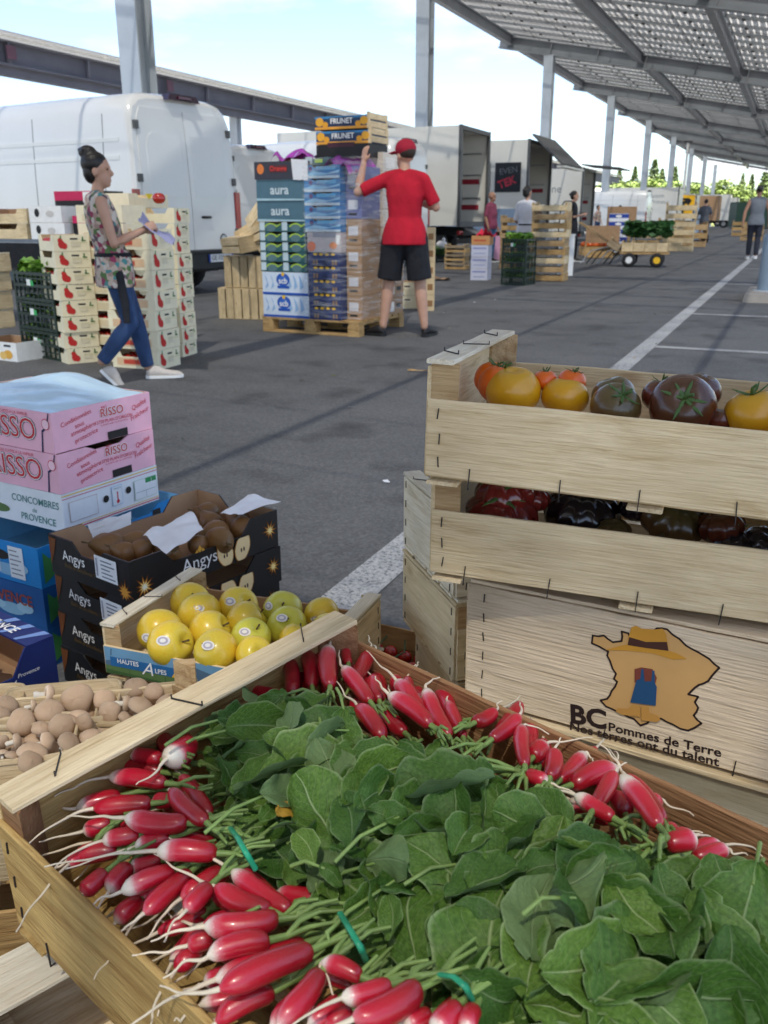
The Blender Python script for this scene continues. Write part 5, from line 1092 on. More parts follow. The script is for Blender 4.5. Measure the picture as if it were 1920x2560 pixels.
for k in range(4):
    z = .025 + AH * (3 - k)
    t = thing('pear_box', 'black pear box with gold flares, %s of the black stack' % nth_down(k, 4), 'box', A0 + Vector((rnd.uniform(-.004, .004), rnd.uniform(-.004, .004), z)), AY + rad(rnd.uniform(-.7, .7)), 'black pear boxes')
    put('tray', ang_me, t)
    y = -.0012
    cl_ = lambda P: [(max(.001, x_), z_) for x_, z_ in P]
    flatpoly('flare_print', [(cl_(clipz(star(.033, .026, .030 * q, 11, 3), .001, AH - .002)), M_FLARE[j]) for j, q in enumerate((1.0, .72, .5, .3))], t, (0, y, 0))
    flatpoly('flare_print', [(clipz(star(AL - .028, .046, .026 * q, 10, 5), .001, AH - .002), M_FLARE[j]) for j, q in enumerate((1.0, .7, .45))], t, (0, y, 0))
    for q_, (cx, ln) in enumerate(((AL * .60, -.18), (AL * .72, .18))):
        flatpoly('pear_print', [(clipz(pear_half(cx, .030, s, ln), .002, .0555), mm) for s, mm in ((.040, M_PEARS), (.0365, M_PEARF))] + [(disc(cx - .004, .026, .0024, .0055, 8), M_BAND), (disc(cx + .004, .027, .0024, .0055, 8), M_BAND)], t, (0, y - .0012 * (q_ + 1), 0))
    text('Angys', .042, M_PWHITE, t, (.185, y - .0004, .036)); flatpoly('leaf_mark', [([(0, 0), (.006, .008), (0, .018), (-.006, .008)], M_GOLD), ([(-.014, .002), (-.004, .002), (-.008, .010)], M_GOLD), ([(.014, .002), (.004, .002), (.008, .010)], M_GOLD)], t, (.185, y - .001, .056), (0, 0, 0))
    x = -.0012
    for grp_ in ([(clipz(star(.020, .020, .030 * q, 11, 9), .001, .09), M_FLARE[j]) for j, q in enumerate((1.0, .7))], [([(AW - .002, .02), (AW - .002, .085), (AW - .03, .085), (AW - .018, .05)], M_FLARE[0])]):
        flatpoly('flare_print', [([(max(.001, AW - u), zz) for u, zz in P], mm) for P, mm in grp_], t, (x, AW, 0), (0, 0, -math.pi / 2))
    text('Angys', .034, M_PWHITE, t, (x - .0006, AW * .68, .052), RX); text('Belle & excellente !', .014, flat(110, 84, 40), t, (x - .0006, AW * .62, .030), RX, shear=.3)
    if k < 2:
        flatpoly('paper_label', [(rect(0, 0, .075, .052), M_CWHITE)] + [(rect(.022, .006 + q * .009, .068 - .008 * (q % 3), .009 + q * .009), flat(110, 115, 130)) for q in range(5)] + [(rect(.005, .006, .010, .046), flat(150, 155, 170))], t, (x - .001, .115, .030 - .006 * k), (0, 0, -math.pi / 2))
    a_top = t if k == 0 else a_top
for k in range(3): board('pallet_slat', (AL, .07, .022), W_GREY, None, (A0.x - .10, A0.y + .06 + .2 * k - .1 * k, .011), (0, 0, AY - math.pi / 2)) if False else None
base = thing('low_pallet', 'low wooden pallet board under the black pear boxes', 'pallet', A0 + Vector((0, 0, 0)), AY); board('slat', (AL, AW, .022), W_GREY, base, (AL / 2, AW / 2, .0122))
# pears in the top box
P_SK = skin('russet_pear', [(0, (.16, .075, .02)), (.5, (.20, .09, .024)), (1, (.15, .08, .024))], .5, .1, ndist=.6, nscale=3, spots=((.75, .68, .5), 60, .58), rand=.12)
prof = [(.03, -.98), (.35, -.97), (.72, -.78), (.96, -.40), (1.0, -.02), (.90, .36), (.70, .70), (.48, 1.0), (.34, 1.22), (.26, 1.36), (.12, 1.44), (.02, 1.42)]
pear_me = [fruit_mesh('skin', prof, P_SK, 0, 0, 24, .07, s) for s in (1, 4, 8)]; pear_st = MB().tube([(0, 0, 1.38), (.05, 0, 1.65), (.16, .03, 1.9)], [.06, .05, .07], 6).mesh('stem', stem_m)
pears = [(1165, 232, 62, 'back left corner'), (1182, 285, 62, 'left side near the back'), (1335, 280, 74, 'back right under the folded paper'), (1362, 322, 72, 'right side behind the front wall'), (1212, 345, 76, 'centre of the right half'), (1232, 388, 80, 'front of the right half'),
    (620, 425, 82, 'left end near the printed label'), (765, 395, 66, 'back of the left half'), (792, 436, 60, 'middle of the left half'), (930, 420, 72, 'under the white crumpled paper'), (962, 470, 54, 'front dip of the box'), (1112, 408, 56, 'right of the crumpled paper'), (700, 450, 60, 'left half close to the front wall'), (1060, 330, 60, 'behind the crumpled paper')]
for i, (cx, cy, r, lb) in enumerate(pears):
    p, rm = place_px(cx / 2.242, 1180 + cy / 2.242, r / 2.242, .352); rm = min(.035, rm * 1.02)
    t = thing('pear', 'brown russet pear in the black box, ' + lb, 'pear', p); t.rotation_euler = (rnd.uniform(.9, 1.5), rnd.uniform(-.4, .4), rnd.uniform(0, 6)); put('skin', pear_me[i % 3], t, scale=rm); put('stem', pear_st, t, scale=rm)
# loose papers on the pears
pp = lambda x, y, z: at(x / 2.242, 1180 + y / 2.242, z)
paper('crumpled white delivery note lying on the pears', [pp(800, 350, .385), pp(935, 470, .375), pp(1140, 320, .395), pp(1070, 228, .40)], 3, .012)
paper('white price sheet folded over the back of the pear box', [pp(1235, 228, .395), pp(1360, 245, .393), pp(1575, 165, .398), pp(1390, 135, .400)], 8, .006)
paper('white sheet hanging behind the left rim of the pear box', [pp(520, 365, .395), pp(735, 300, .397), pp(735, 225, .43), pp(490, 300, .43)], 12, .005)
# navy pepper tray at the left edge
N0 = at(133, 1592, .285); N1 = at(0, 1530, .285); d = (N1 - N0).xy.normalized(); nyaw = math.atan2(d.y, d.x)
t = thing('pepper_tray', 'navy blue printed tray of red peppers at the left edge', 'box', (N0.x, N0.y, .165), nyaw)   # x runs back-left from the corner, y towards the camera
M_NAVYB = flat(28, 44, 104); M_NAVYL = flat(120, 150, 205)
put('tray', tray_mesh('tray', .36, .30, .12, .035, .05, [M_NAVYB, M_CARD], corner=.06), t)
fl = MB().box((.18, .028, .121), (.36, .056, .004)).build('top_flap', M_NAVYB, t)
flatpoly('stripe_print', [([(.01 + q * .05, 0), (.03 + q * .05, 0), (.05 + q * .05, .054), (.04 + q * .05, .054)], M_NAVYL) for q in range(3)], t, (0, 0, .1236), (math.pi / 2, 0, 0)).rotation_euler = (-math.pi / 2, 0, 0)
text('DE PROVENCE', .030, M_PWHITE, t, (.17, .034, .1240), (0, 0, math.pi), bold=.02)
text('Provence', .012, M_PWHITE, t, (-.0012, .06, .07), RX, shear=.2)
flatpoly('bird_mark', [([(0, 0), (.03, .004), (.045, .02), (.04, .03), (.045, .045), (.032, .036), (.015, .016)], M_PWHITE)], t, (-.0012, .13, .02), (0, 0, -math.pi / 2))
PEP = skin('red_pepper', [(0, (.40, .012, .012)), (1, (.36, .014, .012))], .15, .6)
pepm = fruit_mesh('skin', [(.05, -1.0), (.45, -1.02), (.72, -.8), (.86, -.3), (.95, .3), (.95, .7), (.7, .95), (.3, .85), (.05, .8)], PEP, 4, .18, 28, .08, 4); peps = MB().tube([(0, 0, .75), (.05, 0, 1.1), (.2, .05, 1.35)], [.16, .1, .12], 7).mesh('stem', M_CALYX)
for i, (x, y) in enumerate(((.10, .13), (.20, .12), (.29, .13), (.08, .22), (.18, .22), (.28, .23))):
    q = mworld(t) @ Vector((x, y, .098)); p = thing('red_pepper', 'red pepper in the navy tray, ' + ['nearest the printed corner', 'second along the flap', 'third along the flap', 'front right', 'front middle', 'front left'][i], 'pepper', q); p.rotation_euler = (rnd.uniform(.8, 1.6), rnd.uniform(-.5, .5), rnd.uniform(0, 6)); put('skin', pepm, p, scale=.042); put('stem', peps, p, scale=.042)
t = thing('produce_box', 'dark navy box under the pepper tray', 'box', (N0.x, N0.y, 0), nyaw); put('tray', tray_mesh('tray', .36, .30, .163, .02, .03, [M_NAVYB, M_CARD]), t)
flatpoly('stripe_print', [(rect(.02, .05, .30, .07), M_NAVYL)], t, (0, .302, 0), (0, 0, 0))

# ================================================================== mushrooms
my = rad(35); mxv, myv = Vector((math.cos(my), math.sin(my), 0)), Vector((-math.sin(my), math.cos(my), 0))
MBR = at(484, 1704, .352); MO = MBR - mxv * .52 - myv * .30; MO.z = .252
c_mus = wood_crate('pale wooden crate of brown mushrooms in veneer punnets left of the radishes', MO, my, .52, .30, .098, .096, W_PALE, W_PALE, W_PALE, staples=True, cap=.014)
put('corner_post', tri_post(.045, W_PINE), c_mus, (.525, .30, .096)).scale = (-1, -1, 1)
wood_crate('wooden crate under the mushroom crate', (MO.x, MO.y, .128), my, .52, .30, .122, .09, W_WARM, W_WARM, W_WARM, staples=False)
wood_crate('wooden crate on the asphalt below the mushrooms', (MO.x, MO.y, 0), my, .52, .30, .126, .10, W_WARM, W_WARM, W_WARM, staples=False)
M_VEN = wood('veneer', (.68, .55, .36), (.58, .45, .27), (.42, .30, .16), knots=.1)
def punnet(label, c, L, W, yaw=my):
    t = thing('punnet', label, 'punnet', c, yaw); n = 40; H = .052
    def loop(s, z, g=0):
        P = []
        for i in range(n):
            a = 2 * math.pi * i / n; e = .30; x = math.copysign(abs(math.cos(a)) ** e, math.cos(a)) * L / 2 * s; y = math.copysign(abs(math.sin(a)) ** e, math.sin(a)) * W / 2 * s
            P.append((x + (g if x > 0 else -g), y + (g if y > 0 else -g), z))
        return P
    mb = MB(); mb.rings([loop(.92, 0), loop(1, H), loop(1, H, -.0022), loop(.92, .002, -.0022)], 0, True, True, True); mb.build('veneer_wall', M_VEN, t)
    MB().rings([loop(1.0, H - .008, .0008), loop(1.003, H + .0005, .0010), loop(1.003, H + .0005, -.0026), loop(1.0, H - .008, -.0026)], 0, True, False, False).build('rim_band', M_VEN, t)
    return t
pm = lambda x, y, z: at(x / 4.1475, 1480 + y / 4.1475, z)
punnet('veneer punnet of mushrooms in the middle of the crate', pm(640, 1260, .322).xy.to_3d() + Vector((0, 0, .292)), .176, .118)
punnet('veneer punnet of mushrooms at the front of the crate', pm(160, 1640, .322).xy.to_3d() + Vector((0, 0, .292)), .172, .115)
punnet('veneer punnet of mushrooms at the far right by the post', pm(1530, 1210, .322).xy.to_3d() + Vector((0, 0, .284)), .15, .105)
punnet('veneer punnet of mushrooms cut by the left edge', pm(-380, 1260, .322).xy.to_3d() + Vector((0, 0, .284)), .172, .118)
M_CAP = skin('brown_mushroom_cap', [(0, (.66, .53, .40)), (.35, (.54, .385, .255)), (1, (.48, .33, .21))], .7, .0, ndist=.35, nscale=3, spots=((.75, .64, .54), 30, .60), rand=.2)
M_STK = skin('mushroom_stalk', [(0, (.72, .66, .56)), (1, (.70, .64, .54))], .75, 0, ndist=.3)
capm = [fruit_mesh('cap', [(.03, -.10), (.40, -.12), (.66, -.30), (.86, -.36), (.98, -.26), (1.02, -.06), (.95, .18), (.78, .38), (.50, .53), (.2, .59), (.02, .60)], M_CAP, 0, 0, 26, .14, s) for s in (1, 3, 6)]
stkm = MB().tube([(0, 0, -.35), (.02, 0, -.7), (.05, .02, -1.1), (.08, .02, -1.25)], [.34, .30, .36, .30], 12).mesh('stalk', M_STK)
mus = [(220, 1345, 140, .3), (515, 1245, 150, .2), (500, 1075, 105, 1.9), (800, 1110, 160, .3), (1085, 1110, 112, .2), (345, 1185, 62, 1.6), (425, 1410, 98, .3), (640, 1392, 135, .2), (870, 1355, 92, 1.4), (1135, 1250, 118, 2.2), (830, 1285, 105, .3), (1400, 985, 118, .4), (1590, 1030, 98, .3),
    (1310, 1160, 85, 1.7), (1460, 1178, 130, .2), (1290, 1290, 64, .2), (935, 1490, 112, .3), (70, 1165, 110, .3), (10, 1260, 100, .3), (175, 1548, 80, 1.5), (345, 1655, 150, .2), (495, 1560, 112, 1.3), (125, 1695, 74, .4), (25, 1560, 76, 1.8), (310, 1760, 120, .3), (20, 1680, 70, .4), (720, 1560, 130, .3), (1700, 1130, 90, .3), (-140, 1200, 110, .3), (740, 1330, 90, .3), (590, 1180, 60, .3)]
mlab = ['large smooth mushroom at the left of the middle punnet', 'broad mushroom in the centre left of the middle punnet', 'mushroom tipped over with its stalk showing at the back', 'biggest double-domed mushroom in the middle punnet', 'round mushroom in the back right of the middle punnet', 'tiny mushroom at the left rim of the middle punnet', 'low mushroom at the front rim of the middle punnet', 'speckled mushroom at the front of the middle punnet', 'mushroom under the broken white-stalked one', 'broken mushroom showing its thick white stalk', 'mushroom half hidden in the middle of the punnet', 'round mushroom on top of the far right punnet', 'brown mushroom beside the corner post', 'small mushroom below the round top one at the right', 'oval mushroom against the radish crate rail', 'small cap tucked against the radish rail', 'cap between the punnets by the rail', 'mushroom in the punnet at the left edge', 'lower mushroom in the punnet at the left edge', 'tall mushroom at the back of the front punnet', 'large cap in the middle of the front punnet', 'cap at the right end of the front punnet', 'small mushroom low in the front punnet', 'mushroom on its side at the left edge of the front punnet', 'cap at the front of the front punnet', 'small cap at the left edge of the picture', 'cap half under the radish crate rail', 'cap deepest behind the corner post', 'mushroom outside the left edge of the picture', 'cap filling the middle of the middle punnet', 'little cap behind the broad mushroom']
for i, ((cx, cy, r, tl), lb) in enumerate(zip(mus, mlab)):
    p, rm = place_px(cx / 4.1475, 1480 + cy / 4.1475, r / 4.1475, .345); t = thing('mushroom', lb, 'mushroom', p)
    t.rotation_euler = (rnd.uniform(-.6, .6) + .25, tl if tl > 1 else rnd.uniform(-.7, .7), rnd.uniform(0, 6) if tl < 1 else .5)
    if 'broken' in lb: t.rotation_euler = (.3, 1.25, -.9)
    rm *= 1.04; put('cap', capm[i % 3], t, scale=(rm, rm * .92, rm * .95)); put('stalk', stkm, t, scale=rm * (.75 if tl < 1 else 1.05))

fill_n = 0
for (pxc, pyc, nm) in ((640, 1260, 'middle'), (160, 1640, 'front'), (1530, 1210, 'far right'), (-380, 1260, 'left edge')):
    c_ = pm(pxc, pyc, .322)
    for i in range(5):
        for j in range(3):
            q = Vector((c_.x, c_.y, .314)) + mxv * (-.062 + .031 * i + rnd.uniform(-.006, .006)) + myv * (-.034 + .034 * j + rnd.uniform(-.006, .006))
            t = thing('mushroom', 'brown mushroom packed below the top layer of the %s punnet' % nm, 'mushroom', q, 0, 'lower mushrooms of the %s punnet' % nm); t.rotation_euler = (rnd.uniform(-.6, .6), rnd.uniform(-.6, .6), rnd.uniform(0, 6)); r_ = rnd.uniform(.016, .021); put('cap', capm[(i + j) % 3], t, scale=r_)

# ================================================================== radishes
def radish_skin():
    m, n, l, b = newmat('radish_skin')
    tc = n.new('ShaderNodeTexCoord'); sp = n.new('ShaderNodeSeparateXYZ'); l.new(tc.outputs['Generated'], sp.inputs['Vector'])
    v, oi = obj_vec(n, l); nz = n.new('ShaderNodeTexNoise'); nz.inputs['Scale'].default_value = 95; nz.inputs['Detail'].default_value = 6; nz.inputs['Roughness'].default_value = .65
    st = n.new('ShaderNodeMapping'); st.inputs['Scale'].default_value = (.35, 1, 1); l.new(v, st.inputs['Vector']); l.new(st.outputs['Vector'], nz.inputs['Vector'])
    # white share of the tip differs from radish to radish
    mr = n.new('ShaderNodeMapRange'); mr.inputs['To Min'].default_value = -.36; mr.inputs['To Max'].default_value = .02; l.new(oi.outputs['Random'], mr.inputs['Value'])
    a1 = n.new('ShaderNodeMath'); a1.operation = 'MULTIPLY_ADD'; a1.inputs[1].default_value = .22; l.new(nz.outputs['Fac'], a1.inputs[0]); l.new(sp.outputs['X'], a1.inputs[2])
    a2 = n.new('ShaderNodeMath'); a2.operation = 'ADD'; l.new(a1.outputs[0], a2.inputs[0]); l.new(mr.outputs['Result'], a2.inputs[1])
    r = ramp(n, [(.0, (.27, .004, .012)), (.35, (.42, .004, .017)), (.72, (.52, .008, .034)), (.83, (.62, .12, .15)), (.92, (.78, .64, .55)), (1, (.78, .70, .56))]); l.new(a2.outputs[0], r.inputs['Fac'])
    # scuffs
    n2 = n.new('ShaderNodeTexNoise'); n2.inputs['Scale'].default_value = 210; n2.inputs['Detail'].default_value = 3; l.new(v, n2.inputs['Vector'])
    rs = ramp(n, [(.62, (0, 0, 0)), (.72, (1, 1, 1))]); l.new(n2.outputs['Fac'], rs.inputs['Fac'])
    mx = n.new('ShaderNodeMixRGB'); mx.inputs['Color2'].default_value = (.62, .30, .28, 1); l.new(r.outputs['Color'], mx.inputs['Color1'])
    mf = n.new('ShaderNodeMath'); mf.operation = 'MULTIPLY'; mf.inputs[1].default_value = .75; l.new(rs.outputs['Color'], mf.inputs[0]); l.new(mf.outputs[0], mx.inputs['Fac'])
    l.new(mx.outputs['Color'], b.inputs['Base Color']); b.inputs['Roughness'].default_value = .28; b.inputs['Coat Weight'].default_value = .3; b.inputs['Coat Roughness'].default_value = .12
    b.inputs['Subsurface Weight'].default_value = .1; b.inputs['Subsurface Radius'].default_value = (.006, .002, .002)
    bp = n.new('ShaderNodeBump'); bp.inputs['Strength'].default_value = .12; bp.inputs['Distance'].default_value = .0015; l.new(nz.outputs['Fac'], bp.inputs['Height']); l.new(bp.outputs['Normal'], b.inputs['Normal'])
    return m
M_RAD = radish_skin(); M_TAIL = mat('radish_root', (.72, .62, .46), .7, .15, 60, rand=.12)
def radish_mesh(seed, thick):
    """unit length along +x: stem end at 0, root tip at 1"""
    r2 = random.Random(seed); R = []; n = 18; bend = r2.uniform(-.07, .07); b2 = r2.uniform(-.05, .05)
    prof = [(0, .10), (.015, .42), (.06, .74), (.16, .93), (.32, 1.0), (.55, 1.02), (.74, .97), (.86, .80), (.93, .56), (.975, .30), (1.0, .13)]
    for t, r in prof:
        ring = []
        r *= 1 + .10 * noise.noise(Vector((t * 2.2, seed * 1.7, 4)))
        for i in range(n):
            a = 2 * math.pi * i / n; k = 1 + .07 * noise.noise(Vector((math.cos(a) * 1.2, math.sin(a) * 1.2, t * 3 + seed)))
            ring.append((t, bend * math.sin(math.pi * t) + r * thick * k * math.cos(a), b2 * math.sin(math.pi * t) + r * thick * k * math.sin(a)))
        R.append(ring)
    return MB().rings(R, 0, True).mesh('radish', M_RAD)
RADM = [(th, radish_mesh(k, th)) for k, th in enumerate((.17, .18, .19, .20, .21, .22, .235, .25, .28, .32, .38, .44))]
# photographed radishes: (bunch, crop, stem end, root tip, height of each end above the crate's base plane, tail end or None, thickness in crop px)
CR = {1: (0, 1800, 2.37), 2: (500, 1550, 2.37), 3: (500, 2000, 2.37), 4: (1100, 1750, 2.0232)}
RADS = [
 (0, 1, (985, 375), (640, 335), 0, (330, 470), 115), (0, 1, (1085, 180), (985, 225), 1, (835, 400), 165), (0, 1, (960, 235), (775, 195), 0, (500, 130), 105), (0, 1, (985, 190), (920, 50), 0, None, 105), (0, 1, (1130, 230), (1060, 95), -1, None, 115), (0, 1, (960, 310), (650, 270), -1, (490, 265), 100),
 (0, 1, (1225, 610), (1005, 410), 1, (1140, 590), 120), (0, 1, (1245, 565), (1070, 330), 0, None, 110),
 (1, 1, (900, 495), (550, 525), 0, (130, 755), 125), (1, 1, (1115, 612), (735, 578), 1, (420, 580), 140), (1, 1, (1030, 480), (905, 478), 0, (815, 508), 105), (1, 1, (720, 450), (450, 525), -1, (270, 480), 110), (1, 1, (830, 680), (605, 715), 0, (280, 895), 110), (1, 1, (660, 610), (490, 660), -1, (210, 720), 110),
 (1, 1, (700, 770), (430, 820), -1, (290, 905), 130), (1, 1, (1010, 695), (795, 755), 0, (390, 885), 105), (1, 1, (1290, 790), (925, 775), 1, (290, 880), 140), (1, 1, (960, 830), (765, 870), -1, None, 110), (1, 1, (480, 800), (390, 860), -1, None, 90),
 (2, 1, (630, 900), (480, 1030), -1, (500, 1070), 120), (2, 1, (770, 860), (640, 1020), -1, (550, 1150), 120), (2, 1, (1040, 890), (715, 1020), 0, (500, 1110), 125), (2, 1, (1130, 900), (850, 1150), 0, (680, 1275), 130), (2, 1, (1340, 890), (1070, 1060), 0, (870, 1310), 130), (2, 1, (1245, 985), (1100, 1130), 1, (960, 1290), 125),
 (2, 1, (1600, 1130), (1270, 985), 1, (915, 810), 140), (2, 1, (1720, 1130), (1370, 890), 1, (1005, 685), 135), (2, 1, (840, 1060), (680, 1200), -2, None, 120),
 (3, 1, (1655, 1180), (1205, 1225), 1, (870, 1310), 165), (3, 1, (1600, 1305), (1225, 1400), 1, (975, 1515), 150), (3, 1, (1260, 1280), (1110, 1340), 0, (800, 1375), 130), (3, 3, (670, 885), (110, 1125), 2, (-250, 1110), 180), (3, 1, (1200, 1180), (1010, 1450), -2, None, 110), (3, 1, (1390, 1490), (1205, 1560), -1, (1090, 1605), 115),
 (3, 1, (1230, 1130), (930, 1260), -2, None, 105), (3, 3, (440, 1130), (90, 1320), 0, None, 150), (3, 3, (720, 590), (455, 545), -1, None, 130), (3, 3, (10, 860), (-150, 1010), -1, None, 120), (3, 1, (1560, 1600), (1180, 1690), -1, None, 120),
 (4, 3, (720, 1020), (460, 1330), 1, None, 155), (4, 3, (960, 1050), (715, 960), 1, (820, 1120), 125), (4, 3, (1135, 1095), (835, 1175), 2, (550, 1330), 135), (4, 3, (1310, 1110), (900, 1300), 2, None, 190), (4, 3, (1530, 1220), (1380, 1370), 2, None, 160), (4, 3, (1370, 1270), (1210, 1340), 1, None, 130), (4, 3, (900, 1240), (740, 1340), 0, None, 130), (4, 3, (830, 1180), (640, 1330), 0, None, 130), (4, 3, (1640, 1290), (1540, 1360), 2, None, 130),
 (5, 2, (550, 430), (525, 215), 0, None, 105), (5, 2, (665, 395), (625, 180), 0, (600, 120), 105), (5, 2, (770, 395), (765, 150), 1, (800, 90), 118), (5, 2, (880, 260), (868, 150), 0, (925, 20), 68), (5, 2, (925, 355), (1015, 175), 0, (985, 100), 100), (5, 2, (1010, 485), (845, 275), 1, (825, 180), 108), (5, 2, (500, 450), (295, 415), -1, None, 95), (5, 2, (700, 300), (690, 160), -1, None, 90),
 (6, 2, (1065, 480), (1030, 335), 0, (1000, 320), 105), (6, 2, (1310, 570), (1165, 360), 1, (985, 200), 115), (6, 2, (1370, 625), (1115, 440), 2, (1040, 330), 118), (6, 2, (1085, 700), (930, 510), 1, (815, 385), 120), (6, 2, (1215, 670), (1040, 510), 0, (960, 490), 110), (6, 2, (1255, 430), (1230, 345), 0, (1270, 265), 85), (6, 2, (1475, 690), (1335, 405), 1, (1420, 335), 118), (6, 2, (1560, 700), (1465, 480), 0, None, 95), (6, 2, (1230, 800), (1190, 740), -1, None, 110), (6, 2, (1300, 470), (1275, 420), -1, None, 100),
 (7, 4, (175, 115), (285, 50), 0, (300, -10), 85), (7, 4, (260, 200), (405, 75), 1, (385, 5), 88), (7, 4, (430, 335), (415, 125), 1, (540, 160), 85), (7, 4, (470, 290), (530, 225), 0, (750, 205), 105), (7, 4, (555, 395), (580, 250), 1, (615, 200), 98), (7, 4, (605, 405), (735, 265), 0, (790, 330), 90), (7, 4, (435, 375), (545, 415), 1, (690, 470), 85), (7, 4, (500, 330), (520, 205), -1, None, 90),
 (8, 4, (665, 430), (900, 345), 0, (805, 230), 115), (8, 4, (790, 530), (885, 360), 1, (920, 330), 95), (8, 4, (1110, 640), (915, 380), 2, (1000, 420), 118), (8, 4, (880, 600), (680, 480), 1, None, 95), (8, 4, (940, 580), (880, 480), -1, (1080, 530), 110), (8, 4, (1140, 730), (1300, 700), 1, (1190, 725), 120), (8, 4, (1280, 800), (1455, 750), 0, (1530, 800), 95), (8, 4, (1150, 690), (1170, 640), -1, (1320, 690), 80), (8, 4, (1050, 560), (1100, 500), -1, (1260, 600), 95)]
BN = ['far left corner', 'left side, just below the corner bunch', 'middle of the near left side', 'near front, with the longest radishes', 'bottom edge of the picture', 'far corner against the end rail', 'far side, right of the corner bunch', 'middle of the far side', 'right end of the far side']
M_STEM = mat('radish_stem', (.17, .26, .07), .5, .25, 50, rand=.15); M_TIE = mat('green_tie', (.02, .30, .15), .35, .2, 40)
bunches = []; heads = [[] for _ in BN]
cen = lambda c, p: (CR[c][0] + p[0] / CR[c][2], CR[c][1] + p[1] / CR[c][2])
for i, nm in enumerate(BN):
    rs_ = [r for r in RADS if r[0] == i]; c0 = Vector((0, 0, 0))
    for r in rs_: c0 += at(*cen(r[1], r[2]), .565)
    c0 /= len(rs_); t = thing('radish_bunch', 'radish bunch in the big crate, ' + nm, 'radish bunch', c0, 0, 'radish bunches in the big crate'); bunches.append(t)
ZB = [.572, .568, .566, .569, .582, .586, .586, .592, .596]
rf_ = random.Random(77)                                      # the layer below, seen only between the upper radishes
LOWER = []
for (bi, c, h, tp, lv, tl, th) in RADS:
    if lv >= 0:
        jx, jy = rf_.uniform(-45, 45), rf_.uniform(-45, 45); LOWER.append((bi, c, (h[0] + jx, h[1] + jy), (tp[0] + jx + rf_.uniform(-25, 25), tp[1] + jy + rf_.uniform(-25, 25)), lv - 2.0, None, th * .92))
for (bi, c, h, tp, lv, tl, th) in RADS + LOWER:
    z = ZB[bi] + .012 * lv; o0 = bunches[bi].location
    a = at(*cen(c, h), z); b = at(*cen(c, tp), z - .004 if lv < 1 else z + .001)
    L = (b - a).length; dep = (a - C_O).dot(C_F); rw = .93 * th / 2 / CR[c][2] * dep / FPX
    if L < rw * 2.4:                                            # pointing at the camera: give it its length in depth
        mid = (a + b) / 2; dirv = (b - a).normalized() * .55 + (-C_F) * .8; dirv.normalize(); L = rw * 3.6; a = mid - dirv * L * .7; b = mid + dirv * L * .3
    ratio = rw / L; me = min(RADM, key=lambda q: abs(q[0] - ratio))[1]; base_th = min(RADM, key=lambda q: abs(q[0] - ratio))[0]
    ax = (b - a).normalized(); q = ax.to_track_quat('X', 'Z'); o = put('radish', me, bunches[bi], a - o0, (q @ Matrix.Rotation(rnd.uniform(0, 6.28), 3, 'X').to_quaternion()).to_euler(), (L, L * ratio / base_th, L * ratio / base_th))
    # root: thin, tapering, a little wavy
    if tl is not None: e = at(*cen(c, tl), z - .004)
    else: e = b + ax * rnd.uniform(.02, .05) + Vector((rnd.uniform(-.02, .02), rnd.uniform(-.02, .02), -.012))
    dl = (e - b).length; s1 = b + ax * min(.03, dl * .35); N = 14; pts = []
    for k in range(N + 1):
        u = k / N; p = (b - ax * .004) * (1 - u) ** 2 + s1 * 2 * u * (1 - u) + e * u * u; w = .008 * u
        pts.append(p + Vector((noise.noise(Vector((u * 2.6, bi, th))), noise.noise(Vector((u * 2.6, th, bi + 9))), noise.noise(Vector((u * 2.6, 5, th))))) * w - o0)
    r0 = rw * .30; tail = MB().tube(pts, [r0 * (.85 - .0 * k) if k == 0 else max(.0006, r0 * .52 * (1 - k / N) ** 1.3 + .0006) for k in range(N + 1)], 6).build('root', M_TAIL, bunches[bi])
    heads[bi].append((a, ax, rw))

